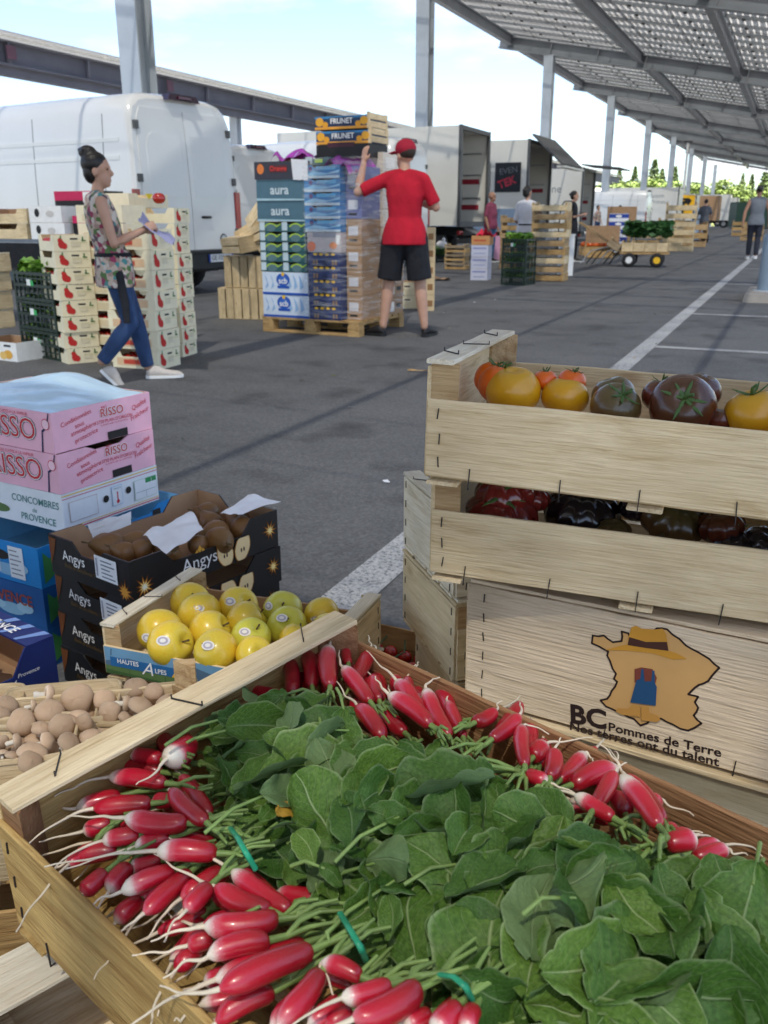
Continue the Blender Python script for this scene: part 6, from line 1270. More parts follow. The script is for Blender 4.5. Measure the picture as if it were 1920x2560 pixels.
# leaves -------------------------------------------------------------
def leaf_mat():
    m, n, l, b = newmat('radish_leaf')
    uv = n.new('ShaderNodeUVMap'); sp = n.new('ShaderNodeSeparateXYZ'); l.new(uv.outputs['UV'], sp.inputs['Vector'])
    ab = n.new('ShaderNodeMath'); ab.operation = 'SUBTRACT'; ab.inputs[1].default_value = .5; l.new(sp.outputs['Y'], ab.inputs[0])
    a2 = n.new('ShaderNodeMath'); a2.operation = 'ABSOLUTE'; l.new(ab.outputs[0], a2.inputs[0])
    mid = ramp(n, [(.006, (1, 1, 1)), (.024, (0, 0, 0))]); l.new(a2.outputs[0], mid.inputs['Fac'])
    # side veins: lines slanting away from the midrib
    sv = n.new('ShaderNodeMath'); sv.operation = 'MULTIPLY_ADD'; sv.inputs[1].default_value = -.9; l.new(a2.outputs[0], sv.inputs[0]); l.new(sp.outputs['X'], sv.inputs[2])
    v, oi = obj_vec(n, l)
    nz = n.new('ShaderNodeTexNoise'); nz.inputs['Scale'].default_value = 4; l.new(uv.outputs['UV'], nz.inputs['Vector'])
    s2 = n.new('ShaderNodeMath'); s2.operation = 'MULTIPLY_ADD'; s2.inputs[1].default_value = .10; l.new(nz.outputs['Fac'], s2.inputs[0]); l.new(sv.outputs[0], s2.inputs[2])
    mu = n.new('ShaderNodeMath'); mu.operation = 'MULTIPLY'; mu.inputs[1].default_value = 8.0; l.new(s2.outputs[0], mu.inputs[0])
    fr = n.new('ShaderNodeMath'); fr.operation = 'PINGPONG'; fr.inputs[1].default_value = .5; l.new(mu.outputs[0], fr.inputs[0])
    vr = ramp(n, [(.0, (.8, .8, .8)), (.045, (0, 0, 0))]); l.new(fr.outputs[0], vr.inputs['Fac'])
    ve = n.new('ShaderNodeMixRGB'); ve.blend_type = 'LIGHTEN'; ve.inputs['Fac'].default_value = 1; l.new(mid.outputs['Color'], ve.inputs['Color1']); l.new(vr.outputs['Color'], ve.inputs['Color2'])
    n2 = n.new('ShaderNodeTexNoise'); n2.inputs['Scale'].default_value = 30; n2.inputs['Detail'].default_value = 5; l.new(v, n2.inputs['Vector'])
    base = ramp(n, [(.3, (.045, .108, .014)), (.55, (.078, .165, .026)), (.8, (.130, .240, .046))]); l.new(n2.outputs['Fac'], base.inputs['Fac'])
    mx = n.new('ShaderNodeMixRGB'); mx.inputs['Color2'].default_value = (.30, .40, .18, 1); l.new(base.outputs['Color'], mx.inputs['Color1'])
    f = n.new('ShaderNodeMath'); f.operation = 'MULTIPLY'; f.inputs[1].default_value = .75; l.new(ve.outputs['Color'], f.inputs[0]); l.new(f.outputs[0], mx.inputs['Fac'])
    hs = n.new('ShaderNodeHueSaturation'); mr = n.new('ShaderNodeMapRange'); mr.inputs['To Min'].default_value = .72; mr.inputs['To Max'].default_value = 1.35; l.new(oi.outputs['Random'], mr.inputs['Value']); l.new(mr.outputs['Result'], hs.inputs['Value'])
    m3 = n.new('ShaderNodeMapRange'); m3.inputs['To Min'].default_value = .515; m3.inputs['To Max'].default_value = .485; l.new(oi.outputs['Random'], m3.inputs['Value']); l.new(m3.outputs['Result'], hs.inputs['Hue'])
    rim = ramp(n, [(.455, (0, 0, 0)), (.49, (.6, .6, .6))]); l.new(a2.outputs[0], rim.inputs['Fac']); mrim = n.new('ShaderNodeMixRGB'); mrim.inputs['Color2'].default_value = (.26, .34, .16, 1); l.new(rim.outputs['Color'], mrim.inputs['Fac']); l.new(mx.outputs['Color'], mrim.inputs['Color1'])
    l.new(mrim.outputs['Color'], hs.inputs['Color'])
    # paler underside
    ge = n.new('ShaderNodeNewGeometry'); mb_ = n.new('ShaderNodeMixRGB'); mb_.inputs['Color2'].default_value = (.16, .23, .11, 1); bf = n.new('ShaderNodeMath'); bf.operation = 'MULTIPLY'; bf.inputs[1].default_value = .6
    l.new(ge.outputs['Backfacing'], bf.inputs[0]); l.new(bf.outputs[0], mb_.inputs['Fac']); l.new(hs.outputs['Color'], mb_.inputs['Color1'])
    l.new(mb_.outputs['Color'], b.inputs['Base Color']); b.inputs['Roughness'].default_value = .52; b.inputs['Specular IOR Level'].default_value = .3
    tr = n.new('ShaderNodeBsdfTranslucent'); l.new(mb_.outputs['Color'], tr.inputs['Color']); ms = n.new('ShaderNodeMixShader'); ms.inputs['Fac'].default_value = .22
    l.new(b.outputs['BSDF'], ms.inputs[1]); l.new(tr.outputs['BSDF'], ms.inputs[2]); l.new(ms.outputs['Shader'], n['Material Output'].inputs['Surface'])
    bp = n.new('ShaderNodeBump'); bp.inputs['Strength'].default_value = .6; bp.inputs['Distance'].default_value = .0018; bp.invert = False
    sm = n.new('ShaderNodeMath'); sm.operation = 'MULTIPLY_ADD'; sm.inputs[1].default_value = .5; l.new(n2.outputs['Fac'], sm.inputs[0]); l.new(ve.outputs['Color'], sm.inputs[2]); l.new(sm.outputs[0], bp.inputs['Height'])
    l.new(bp.outputs['Normal'], b.inputs['Normal'])
    return m
M_LEAF = leaf_mat()
def leaf_mesh(seed):
    """blade of unit length along +x from a short stalk; rounded lobed outline, cupped and rippled"""
    r2 = random.Random(seed); nu, nv = 20, 14; V = []; UV = []; Fc = []
    wmax = r2.uniform(.33, .44); curl = r2.uniform(-.35, .9); cup = r2.uniform(-.30, .55); rip = r2.uniform(.012, .045); fold = r2.uniform(-.1, .4); twist = r2.uniform(-.6, .6); side = r2.uniform(-.12, .12); lob = r2.uniform(.1, .8)
    for i in range(nu + 1):
        u = i / nu
        w = wmax * max(0.02, math.sin(math.pi * (u * .965 + .03) ** .95)) ** .55 * (.62 + .38 * u ** .6)
        if u < .30: w *= 1 - lob * (.5 + .5 * math.cos(u / .30 * 4 * math.pi)) * (1 - u / .30)      # small basal lobes
        w *= 1 + .04 * math.sin(u * 19 + seed * 2)
        for j in range(nv + 1):
            s = j / nv * 2 - 1; x = u; y = s * w + side * math.sin(math.pi * u)
            e = abs(s) ** 2; z = cup * w * s * s + fold * abs(s) * w + rip * e * math.sin(u * 17 + s * 2 + seed) + .05 * noise.noise(Vector((u * 3, s * 1.5, seed))) * (1 + e) + .018 * noise.noise(Vector((u * 9, s * 4, seed + 5)))
            a = curl * u * 1.0                                     # roll along the length
            px_ = math.sin(a) / curl if abs(curl) > .05 else u; pz = (math.cos(a) - 1) / curl if abs(curl) > .05 else 0
            k = px_ / max(u, 1e-3) if u > 0 else 1
            tw = twist * u; V.append((px_ - z * math.sin(-a) * .5, y * math.cos(tw) - z * math.sin(tw), pz + z * math.cos(tw) + y * math.sin(tw))); UV.append((u, j / nv))
    for i in range(nu):
        for j in range(nv): a = i * (nv + 1) + j; Fc.append((a, a + nv + 1, a + nv + 2, a + 1))
    me = bpy.data.meshes.new('leaf'); me.from_pydata(V, [], Fc); ul = me.uv_layers.new(name='UVMap')
    for lp_ in me.loops: ul.data[lp_.index].uv = UV[lp_.vertex_index]
    me.polygons.foreach_set('use_smooth', [True] * len(Fc)); me.materials.append(M_LEAF); me.update(); return me
LEAFM = [leaf_mesh(s) for s in range(1, 23)]
def inside(p, poly):
    c = False; n = len(poly)
    for i in range(n):
        a, b = poly[i], poly[(i + 1) % n]
        if (a[1] > p[1]) != (b[1] > p[1]) and p[0] < (b[0] - a[0]) * (p[1] - a[1]) / (b[1] - a[1]) + a[0]: c = not c
    return c
REG = [at(x, y, .59) for x, y in ((520, 1800), (640, 1750), (860, 1775), (960, 1880), (1140, 1935), (1280, 2000), (1400, 2060), (1580, 2130), (1740, 2190), (1960, 2180), (2080, 2300), (2000, 2640), (1400, 2700), (1180, 2600), (1130, 2400), (1000, 2320), (880, 2240), (780, 2180), (650, 2050), (560, 1930))]
REG = [(p.x, p.y) for p in REG]; xs = [p[0] for p in REG]; ys = [p[1] for p in REG]; RCX, RCY = sum(xs) / len(xs), sum(ys) / len(ys)
def edge_d(p):
    d = 9
    for i in range(len(REG)):
        a, b = Vector(REG[i]), Vector(REG[(i + 1) % len(REG)]); q = Vector(p[:2]); t_ = max(0, min(1, (q - a).dot(b - a) / (b - a).length_squared)); d = min(d, (q - (a + (b - a) * t_)).length)
    return d
rl = random.Random(23); pts = []; tries = 0
for layer, (cnt, dmin, dz) in enumerate(((140, .017, -.040), (170, .018, -.018), (175, .0215, .004))):
    got = []; tries = 0
    while len(got) < cnt and tries < 6000:
        tries += 1; p = (rl.uniform(min(xs), max(xs)), rl.uniform(min(ys), max(ys)))
        if inside(p, REG) and all((p[0] - q[0]) ** 2 + (p[1] - q[1]) ** 2 > dmin ** 2 for q in got): got.append(p); pts.append((p[0], p[1], dz, layer))
for x, y, dz, layer in pts:
    bi = min(range(9), key=lambda k: min((h[0].x - x) ** 2 + (h[0].y - y) ** 2 for h in heads[k])); o0 = bunches[bi].location
    hd = min(heads[bi], key=lambda h: (h[0].x - x) ** 2 + (h[0].y - y) ** 2)
    grow = (Vector((x, y, 0)) - hd[0]); grow.z = 0; grow = grow.normalized() if grow.length > .01 else -hd[1]
    grow = (grow + Vector((rl.uniform(-.8, .8), rl.uniform(-.8, .8), 0))).normalized()
    ed = edge_d((x, y)); z = .582 + .034 * min(1, ed / .07) + dz + rl.uniform(-.006, .008)
    up = Vector((0, 0, 1)) - C_FH * rl.uniform(-.2, .9) + Vector((rl.uniform(-.75, .75), rl.uniform(-.75, .75), 0)); up.normalize()
    if rl.random() < .08: up = -up
    fx = (grow - up * grow.dot(up)).normalized(); fy_ = up.cross(fx); Rm = Matrix((fx, fy_, up)).transposed()
    S = rl.choice((rl.uniform(.034, .052), rl.uniform(.048, .068), rl.uniform(.062, .086))) * (1.12 if (y < .50) else 1.0); near = min(1.0, .5 + ed / .05)
    S *= near; o = put('leaf', rl.choice(LEAFM), bunches[bi], Vector((x, y, z)) - fx * S * .5 - o0, Rm.to_euler(), (S, S * rl.uniform(.9, 1.25), S))
    if layer == 2 and rl.random() < .22 or layer == 1 and rl.random() < .35:      # its stalk back towards the root
        a = Vector((x, y, z)) - fx * S * .5; b_ = a - fx * rl.uniform(.03, .06) + Vector((0, 0, -.028)); MB().tube([b_ - o0, (a + b_) / 2 + Vector((0, 0, .004)) - o0, a + fx * S * .2 - o0], [.0017, .0016, .0010], 6).build('stem', M_STEM, bunches[bi])
for bi, hs_ in enumerate(heads):                               # leaf stalks springing from each radish top
    o0 = bunches[bi].location; cc = sum((h[0] for h in hs_), Vector()) / len(hs_); mean = -sum((h[1] for h in hs_), Vector()).normalized()
    for (a, ax, rw) in hs_:
        for k in range(4):
            g = (-ax * .8 + mean * .5 + Vector((rl.uniform(-.35, .35), rl.uniform(-.35, .35), rl.uniform(-.05, .35)))).normalized(); Ls = rl.uniform(.02, .055)
            MB().tube([a + ax * .004 - o0, a + (-ax) * .012 - o0, a + g * Ls * .6 + Vector((0, 0, .002)) - o0, a + g * Ls - o0], [.0030, .0024, .0018, .0012], 6).build('stem', M_STEM, bunches[bi])
def tie(bi, pix, z):
    o0 = bunches[bi].location; pts_ = [at(*cen(c, p), z + dz_) - o0 for c, p, dz_ in pix]
    sm_ = [pts_[0]]
    for k in range(len(pts_) - 1):
        for u in (.33, .66, 1): sm_.append(pts_[k].lerp(pts_[k + 1], u))
    MB().tube(sm_, .0022, 8, 0, True, .6).build('tie', M_TIE, bunches[bi])
tie(1, [(1, (1365, 640), -.01), (1, (1410, 700), .012), (1, (1460, 790), .014), (1, (1515, 885), -.004)], .602)
tie(3, [(3, (830, 670), -.004), (3, (890, 770), .016), (3, (950, 870), .016), (3, (985, 955), -.008)], .600)
tie(4, [(4, (-20, 1385), .0), (4, (70, 1400), .016), (4, (130, 1450), .016), (4, (165, 1520), -.004)], .608)
tie(8, [(4, (470, 500), -.01), (4, (520, 520), .012), (4, (560, 560), -.006)], .594)
dead = put('leaf', LEAFM[3], bunches[1], at(690, 2030, .60) - bunches[1].location, (.4, .5, 1.2), .028); dead.data = LEAFM[3].copy(); dead.data.materials.clear(); dead.data.materials.append(mat('yellowed_leaf', (.42, .24, .03), .6, .2, 40)); dead['label'] = 'small yellowed leaf'

# ================================================================== goods in the lane
TRAYS = {}
def carton(label, loc, yaw, L, W, H, mo, mi=None, cut=0.0, ecut=0.0, prints=(), texts=(), group=None, name='carton', sideprints=(), cat='box'):
    """printed tray; origin front left bottom, front faces -y; prints are (outline, material) on the front"""
    t = thing(name, label, cat, loc, yaw, group); mi = mi or M_CARD
    k = (round(L, 3), round(W, 3), round(H, 3), cut, ecut, mo.name, mi.name)
    if k not in TRAYS: TRAYS[k] = tray_mesh('tray', L, W, H - .002, cut, ecut, [mo, mi], t=.006, corner=L * .2)
    put('tray', TRAYS[k], t)
    if prints: flatpoly('front_print', list(prints), t, (0, -.002, 0))
    if sideprints: flatpoly('side_print', list(sideprints), t, (L + .002, 0, 0), (0, 0, math.pi / 2))
    for s, size, m, x, z in texts: text(s, size, m, t, (x, -.005, z), bold=.02)
    return t
M_TCARD = flat(238, 228, 196); M_TRED = flat(196, 44, 40); M_TGRN = flat(50, 110, 50); M_TGRY = flat(176, 170, 150)
def tom_print(W, H):
    return [(disc(.055, H * .42, .024, H * .26, 12), M_TRED), (disc(.075, H * .32, .022, H * .2, 12), M_TRED), (disc(.048, H * .66, .018, H * .15, 10), M_TRED), ([(.045, H * .75), (.052, H * .95), (.06, H * .95), (.058, H * .75)], M_TGRN),
            (rect(.12, H * .70, .175, H * .79), M_INK), (rect(W - .055, H * .6, W - .045, H * .86), M_TGRN), ([(W - .06, H * .6), (W - .025, H * .6), (W - .03, H * .66), (W - .06, H * .68)], M_TGRN), (rect(.125, H * .28, .19, H * .60), flat(222, 212, 184)), (rect(.125, H * .50, W - .02, H * .53), flat(210, 205, 150))]
def tom_contents(t, L, W, H):
    k = ('tomfill', round(L, 2), round(W, 2))
    if k not in TRAYS:
        mb = MB(); r2 = random.Random(3)
        for i in range(int(L / .062)):
            for j in range(int(W / .062)): mb.ball((.035 + i * .062, .035 + j * .062, .055 + r2.uniform(0, .012)), .031, 0, 8, 6)
        TRAYS[k] = mb.mesh('tomato_fill', T_CH)
    put('tomato_fill', TRAYS[k], t)['kind'] = 'stuff'
def two(px0, py0, px1, py1):
    a, b = at(px0, py0, 0), at(px1, py1, 0); return a, math.atan2(b.y - a.y, b.x - a.x), (b - a).length
# left stack of tomato cartons
a, yw, ln = two(170, 911, 246, 904)
for k in range(8):
    j = Vector((rnd.uniform(-.01, .01) - .0, rnd.uniform(-.008, .008), .117 * (7 - k)))
    t = carton('cream tomato carton in the left stack beside the green crates, %s' % nth_down(k, 8), a + j, yw + rad(rnd.uniform(-1.5, 1.5)), .262, .38, .116, M_TCARD, W_PALE, .0, .045, tom_print(.262, .116), group='tomato cartons, left stack'); 
    if k % 2 == 0: tom_contents(t, .26, .38, .1)
# middle stack, ends to the right, open long sides to the left
a, yw, ln = two(278, 917, 399, 925); b, yw2, ln2 = two(399, 925, 459, 909)
for k in range(7):
    j = Vector((rnd.uniform(-.008, .008), rnd.uniform(-.008, .008), .140 * (6 - k))); L_ = .40; W__ = .28
    c_yaw = yw2                                               # front face = printed end
    t = carton('cream vine tomato carton in the middle stack behind the walking woman, %s' % nth_down(k, 7), b + j, c_yaw + rad(rnd.uniform(-1, 1)), W__, L_, .139, M_TCARD, W_PALE, .0, .055, tom_print(W__, .139), group='tomato cartons, middle stack'); tom_contents(t, W__, L_, .1)
    flatpoly('side_print', [(rect(-.36, .02, -.06, .075), flat(226, 190, 150)), (rect(-.30, .03, -.14, .062), flat(200, 70, 50))], t, (-.002, 0, 0), (0, 0, -math.pi / 2)); text('PRO', .05, flat(205, 80, 60), t, (-.004, .20, .045), RX, bold=.03)
a, yw, ln = two(459, 893, 506, 879)
for k in range(10):
    j = Vector((rnd.uniform(-.006, .006), rnd.uniform(-.006, .006), .1125 * (9 - k)))
    t = carton('cream tomato carton in the tall right stack nearest the pallet, %s' % nth_down(k, 10), a + j, yw + rad(rnd.uniform(-1, 1)), .24, .38, .1115, M_TCARD, W_PALE, .0, .04, tom_print(.24, .1115), group='tomato cartons, right stack')
tt = carton('open cream carton with a yellow tag on top of the tall tomato stack', a + Vector((-.36, -.06, 1.127)), yw, .60, .36, .105, M_TCARD, W_PALE, .03, .0, [(disc(.50, .06, .03), M_PWHITE), (rect(.38, .04, .45, .075), flat(225, 220, 205)), ([(.24, .105), (.36, .105), (.30, .06)], flat(235, 205, 40))])
p_ = thing('red_tomato', 'single red tomato showing above the open cream carton', 'tomato', a + Vector((-.20, .10, 1.195))); put('skin', tomato_mesh(T_CH), p_, scale=.05)
for k in range(9):
    t = carton('pale open tomato carton in the rear stack behind the walking woman, %s' % nth_down(k, 9), b + Vector((-.78 + rnd.uniform(-.008, .008), .16, .127 * (8 - k))), rad(4), .40, .30, .126, M_TCARD, W_PALE, .05, .0, [(rect(.05, .012, .35, .06), flat(222, 206, 170))], group='tomato cartons, rear stack'); tom_contents(t, .40, .30, .1)
# dark green plastic crates with salad
def lattice(L, W, H, m, t=.014):
    mb = MB(); nb = 9
    for y in (t / 2, W - t / 2):
        for z in (t / 2, H - .02, H * .5): mb.box((L / 2, y, z), (L, t, t * 1.6))
        for i in range(nb): mb.box((t / 2 + (L - t) * i / (nb - 1), y, H / 2), (t * (2 if i in (0, nb - 1) else .8), t * .9, H))
        for z in (H * .25, H * .75): mb.box((L / 2, y, z), (L * .98, t * .7, t * .7))
    for x in (t / 2, L - t / 2):
        for z in (t / 2, H - .02, H * .5): mb.box((x, W / 2, z), (t, W - 2 * t, t * 1.6))
        for i in range(6): mb.box((x, t + (W - 2 * t) * (i + .5) / 6, H / 2), (t * .9, t * .8, H * .98))
    mb.box((L / 2, W / 2, .006), (L - .02, W - .02, .008)); return mb.mesh('lattice_wall', m)
LAT = {}
M_SALAD = mat('salad_leaf', (.14, .28, .035), .5, .4, 40, rand=.15)
def salad_mass(L, W, H, n, seed, m=M_SALAD, size=.05):
    r2 = random.Random(seed); mb = MB()
    for _ in range(n):
        p = Vector((r2.uniform(.03, L - .03), r2.uniform(.03, W - .03), H * r2.uniform(.55, 1.05))); q = Matrix.Rotation(r2.uniform(0, 6.3), 3, 'Z') @ Matrix.Rotation(r2.uniform(-1.3, 1.3), 3, 'X'); w = size * r2.uniform(.6, 1.3)
        mb.add([p + q @ Vector(v) for v in ((-w, 0, 0), (-.3 * w, -w * .6, .2 * w), (w, 0, .3 * w), (-.2 * w, w * .6, .15 * w))], [(0, 1, 2, 3)], 0, True)
    return mb.mesh('salad_leaves', m)
def green_crate(label, loc, yaw, L=.58, W=.38, H=.22, tagc=True, top=False, group=None):
    t = thing('plastic_crate', label, 'crate', loc, yaw, group); k = (L, W, H)
    if k not in LAT: LAT[k] = (lattice(L, W, H, M_GREENPL), salad_mass(L, W, H, 300, 5), salad_mass(L, W, H * 1.25, 420, 6))
    put('lattice_wall', LAT[k][0], t); put('salad_leaves', LAT[k][2 if top else 1], t)['kind'] = 'stuff'
    if tagc: flatpoly('crate_tag', [(rect(L * .36, H * .5, L * .46, H * .72), flat(235, 240, 235)), (rect(L * .46, H * .5, L * .54, H * .68), flat(50, 170, 90))], t, (0, -.003, 0))
    return t
a, yw, ln = two(58, 886, 158, 905)
for k in range(3): green_crate('dark green plastic crate of salad left of the tomato cartons, %s' % ['top', 'middle', 'bottom'][k], a + Vector((0, 0, .222 * (2 - k))), yw + rad(rnd.uniform(-1, 1)), top=k == 0, group='green plastic crates at the left')
# left edge: crates and a trestle table with boxes
a = at(-190, 872, 0)
for k in range(4): wood_crate('wooden crate in the stack at the far left edge, %s' % nth_down(k, 4), a + Vector((rnd.uniform(-.02, .02), .25, .155 * (3 - k) + .15)), rad(-8), .5, .34, .154, .115, W_PALE, W_PALE, W_WHITE, staples=False, slats=2, group='crates at the left edge')
carton('white box with an orange fruit print standing at the left edge', at(-60, 893, 0), rad(-6), .50, .34, .145, M_PWHITE, None, 0, 0, [(disc(.40, .05, .05, .035), flat(224, 170, 70)), (disc(.34, .04, .04, .03), flat(230, 190, 110)), (rect(.36, .11, .44, .125), M_INK)])
carton('small dark carton with a white label beside the white fruit box', at(95, 893, 0) + Vector((-.03, .03, 0)), rad(-6), .10, .30, .14, M_INK, None, 0, 0, [(rect(.01, .06, .09, .13), flat(200, 205, 215))])
tb = thing('trestle_table', 'long dark-covered trestle table in front of the white van', 'table', (-8.32, 6.76, 0), rad(2)); TL = 2.30
MB().box((TL / 2, .4, .835), (TL, .80, .03)).build('table_top', mat('blue_grey_board', (.14, .17, .21), .5), tb); MB().box((TL / 2, .01, .70), (TL, .02, .235)).build('cloth_front', M_CLOTHK, tb); MB().box((TL - .01, .4, .70), (.02, .76, .235)).build('cloth_end', M_CLOTHK, tb)
for x in (.1, TL - .1):
    for y in (.1, .7): MB().tube([(x, y, 0), (x, y, .82)], .02, 8).build('leg', M_ALU, tb)
MB().box((TL / 2, .12, .50), (TL - .2, .05, .10)).build('rail', mat('blue_grey_board', (.14, .17, .21), .5), tb)
def tbox(label, x, y, z, L, W, H, m, pr=(), cut=.0): return carton(label, mworld(tb) @ Vector((x, y, .852 + z)), rad(2), L, W, H, m, None, cut, 0, pr)
tbox('lower white box with a logo at the front of the trestle table', 1.40, .10, 0, .42, .3, .155, M_PWHITE, [(disc(.10, .09, .03, .04), M_INK), (disc(.26, .08, .05, .03), flat(205, 200, 195))])
tbox('upper white box with a logo at the front of the trestle table', 1.40, .10, .156, .40, .3, .155, M_PWHITE, [(disc(.10, .09, .03, .04), M_INK), (disc(.26, .08, .05, .03), flat(205, 200, 195))])
tbox('lower black and pink fruit box at the right end of the table', 1.86, .18, 0, .32, .4, .22, M_INK, [(rect(0, .15, .32, .218), flat(206, 40, 96))])
tbox('upper black and pink fruit box on the trestle table', 1.42, .46, .245, .62, .3, .21, M_INK, [(rect(0, .12, .62, .208), flat(196, 36, 86)), (rect(.36, .10, .48, .20), M_PWHITE), (disc(.52, .05, .04), flat(90, 84, 84))])
tbox('black and pink fruit box at the back of the table', 1.42, .46, 0, .44, .3, .243, M_INK, [(rect(0, .12, .44, .24), flat(196, 36, 86))])
for k in range(2):
    t = tbox('shallow wooden tray of red fruit at the left of the table, %s' % ['lower', 'upper'][k], .78 + .02 * k, .12, .145 * k, .55, .34, .144, W_PALE, (), .05); tom_contents(t, .55, .34, .14)

# ---- loaded pallet
PB, PB2 = at(658, 828, 0), at(892, 843, 0); pyaw = math.atan2(PB2.y - PB.y, PB2.x - PB.x)
pal = thing('pallet', 'wooden pallet under the tall load of fruit boxes', 'pallet', PB, pyaw); PL, PWd = 1.06, .98
for i in range(3):
    board('skid', (PL, .10, .022), W_WARM, pal, (PL / 2, .05 + i * (PWd - .10) / 2, .012))
    for j in range(3): board('block', (.12, .10, .078), W_WARM, pal, (.06 + j * (PL - .12) / 2, .05 + i * (PWd - .10) / 2, .0625))
for i in range(3): board('stringer', (PWd, .10, .02), W_WARM, pal, (.06 + i * (PL - .12) / 2, PWd / 2, .112), (0, 0, math.pi / 2))
for i in range(7): board('deck_board', (PL, .11, .02), W_WARM, pal, (PL / 2, .055 + i * (PWd - .11) / 6, .1325))
pw = mworld(pal); Z0 = .1435
def pbox(label, x, y, z, L, W, H, m, pr=(), tx=(), cut=.0, ecut=.0, grp=None, sp=(), mi=None): return carton(label, pw @ Vector((x, y, Z0 + z)), pyaw + rad(rnd.uniform(-.8, .8)), L, W, H, m, mi, cut, ecut, pr, tx, grp, sideprints=sp)
M_AQ = flat(78, 112, 128); M_SCB = flat(214, 226, 240); M_SBL = flat(38, 88, 180); M_TEALD = flat(48, 92, 96); M_LIME = flat(170, 200, 70); M_NVY = flat(34, 52, 104); M_AQB = flat(66, 128, 182); M_AQL = flat(150, 196, 224)
for k in range(2):
    pbox('white patterned box with a round blue emblem, %s of the pallet' % ('bottom' if k == 0 else 'second from the bottom'), .01, .01, .211 * k, .51, .42, .210, M_SCB,
        [(rect(0, .0, .51, .022), M_SBL)] + [([(.03 + q * .065, .05), (.07 + q * .065, .08), (.05 + q * .065, .15), (.02 + q * .065, .19), (.06 + q * .06, .12)], flat(150, 186, 224)) for q in range(7) if q not in (2, 3)] + [(disc(.235, .14, .075, .06, 18), M_SBL), (disc(.235, .135, .055, .038, 16), flat(60, 110, 196)), (rect(.17, .06, .30, .085), M_SBL), (disc(.235, .19, .018), M_YEL)], [('scb', .075, M_PWHITE, .235, .128)])
for k in range(5):
    z = .423 + .0905 * k
    pbox('teal crate with lime arcs on the pallet, %s of five' % ['lowest', 'second', 'middle', 'fourth', 'highest'][k], .0, .01, z, .51, .42, .0897, M_TEALD,
        [(rect(.005, .012, .062, .085), flat(200, 216, 222)), (rect(.25, .012, .31, .085), flat(190, 208, 214))] + [(disc(cx, .034, .055, .034, 14), flat(90, 120, 124)) for cx in (.13, .40)] + [([(cx + .075 * math.cos(rad(20 + q * 20)), .028 + .05 * math.sin(rad(20 + q * 20))) for q in range(8)] + [(cx + .06 * math.cos(rad(160 - q * 20)), .026 + .040 * math.sin(rad(160 - q * 20))) for q in range(8)], M_LIME) for cx in (.13, .40)] + [([(.19, .05), (.235, .075), (.24, .065), (.195, .04)], M_LIME), ([(.455, .05), (.50, .075), (.505, .065), (.46, .04)], M_LIME)], cut=.02, grp='teal crates on the pallet')
for k in range(2):
    pbox('slate blue box lettered aura on the pallet, %s' % ['lower', 'upper'][k], -.015, .01, .877 + .183 * k, .53, .42, .182, M_AQ, [(rect(0, .165, .53, .182), flat(60, 88, 100)), ([(.0, .0), (.53, 0), (.53, .012), (0, .02)], flat(170, 200, 210))], [('aura', .115, flat(206, 220, 226), .255, .09)])
pbox('dark box with orange disc and red lettering on the pallet left', -.03, .01, 1.244, .54, .42, .155, flat(56, 56, 66), [(disc(.07, .09, .038, .045), flat(232, 130, 60)), (disc(.44, .10, .03, .04), flat(226, 150, 100)), (rect(.17, .06, .36, .12), flat(96, 40, 44))], [('Orange', .06, flat(214, 60, 50), .265, .09)])
for k in range(5):
    z = .1215 * k
    pbox('navy crate with a row of yellow dots on the pallet, %s of five' % ['lowest', 'second', 'middle', 'fourth', 'highest'][k], .535, .0, z, .335, .46, .1207, M_NVY, [(disc(.075 + q * .062, .104, .022, .012, 8), M_YEL) for q in range(4)] + [(rect(cx, .012, cx + .02, .055), flat(150, 120, 90)) for cx in (.05, .08, .25, .28)] + [(disc(.17, .03, .03, .018), flat(24, 36, 76))], cut=.018, grp='navy crates on the pallet')
pbox('pale box printed with oranges under the aqua boxes', .53, .0, .609, .35, .46, .175, flat(196, 186, 186), [(disc(.04, .05, .045, .045), flat(236, 130, 90)), (disc(.27, .06, .04, .03), flat(240, 150, 90)), (rect(.06, .13, .30, .17), flat(150, 150, 160)), (rect(.30, .07, .34, .15), M_PWHITE)])
for k in range(5):
    pbox('aqua wrapped box on the pallet right, %s of five' % ['lowest', 'second', 'middle', 'fourth', 'highest'][k], .51, .0, .786 + .1145 * k, .37, .46, .1137, M_AQB, [(rect(0, .0, .37, .022), flat(196, 210, 220)), ([(0, .03), (.10, .06), (.25, .04), (.37, .07), (.37, .05), (.2, .026), (0, .024)], M_AQL), (disc(.07, .08, .02), flat(90, 60, 110)), (rect(.13, .07, .33, .10), flat(100, 170, 210))], cut=.02, grp='aqua boxes on the pallet')
pbox('dark teal crate end under the black box', .44, .12, 1.362, .28, .40, .068, M_TEALD, [(rect(.02, .01, .09, .07), flat(190, 208, 214)), (rect(.12, .02, .20, .05), M_LIME)], cut=.015)
pbox('plain black box under the two wooden citrus crates', .46, .32, 1.432, .55, .38, .115, M_INK, [(rect(.12, .09, .40, .13), flat(70, 30, 44))])
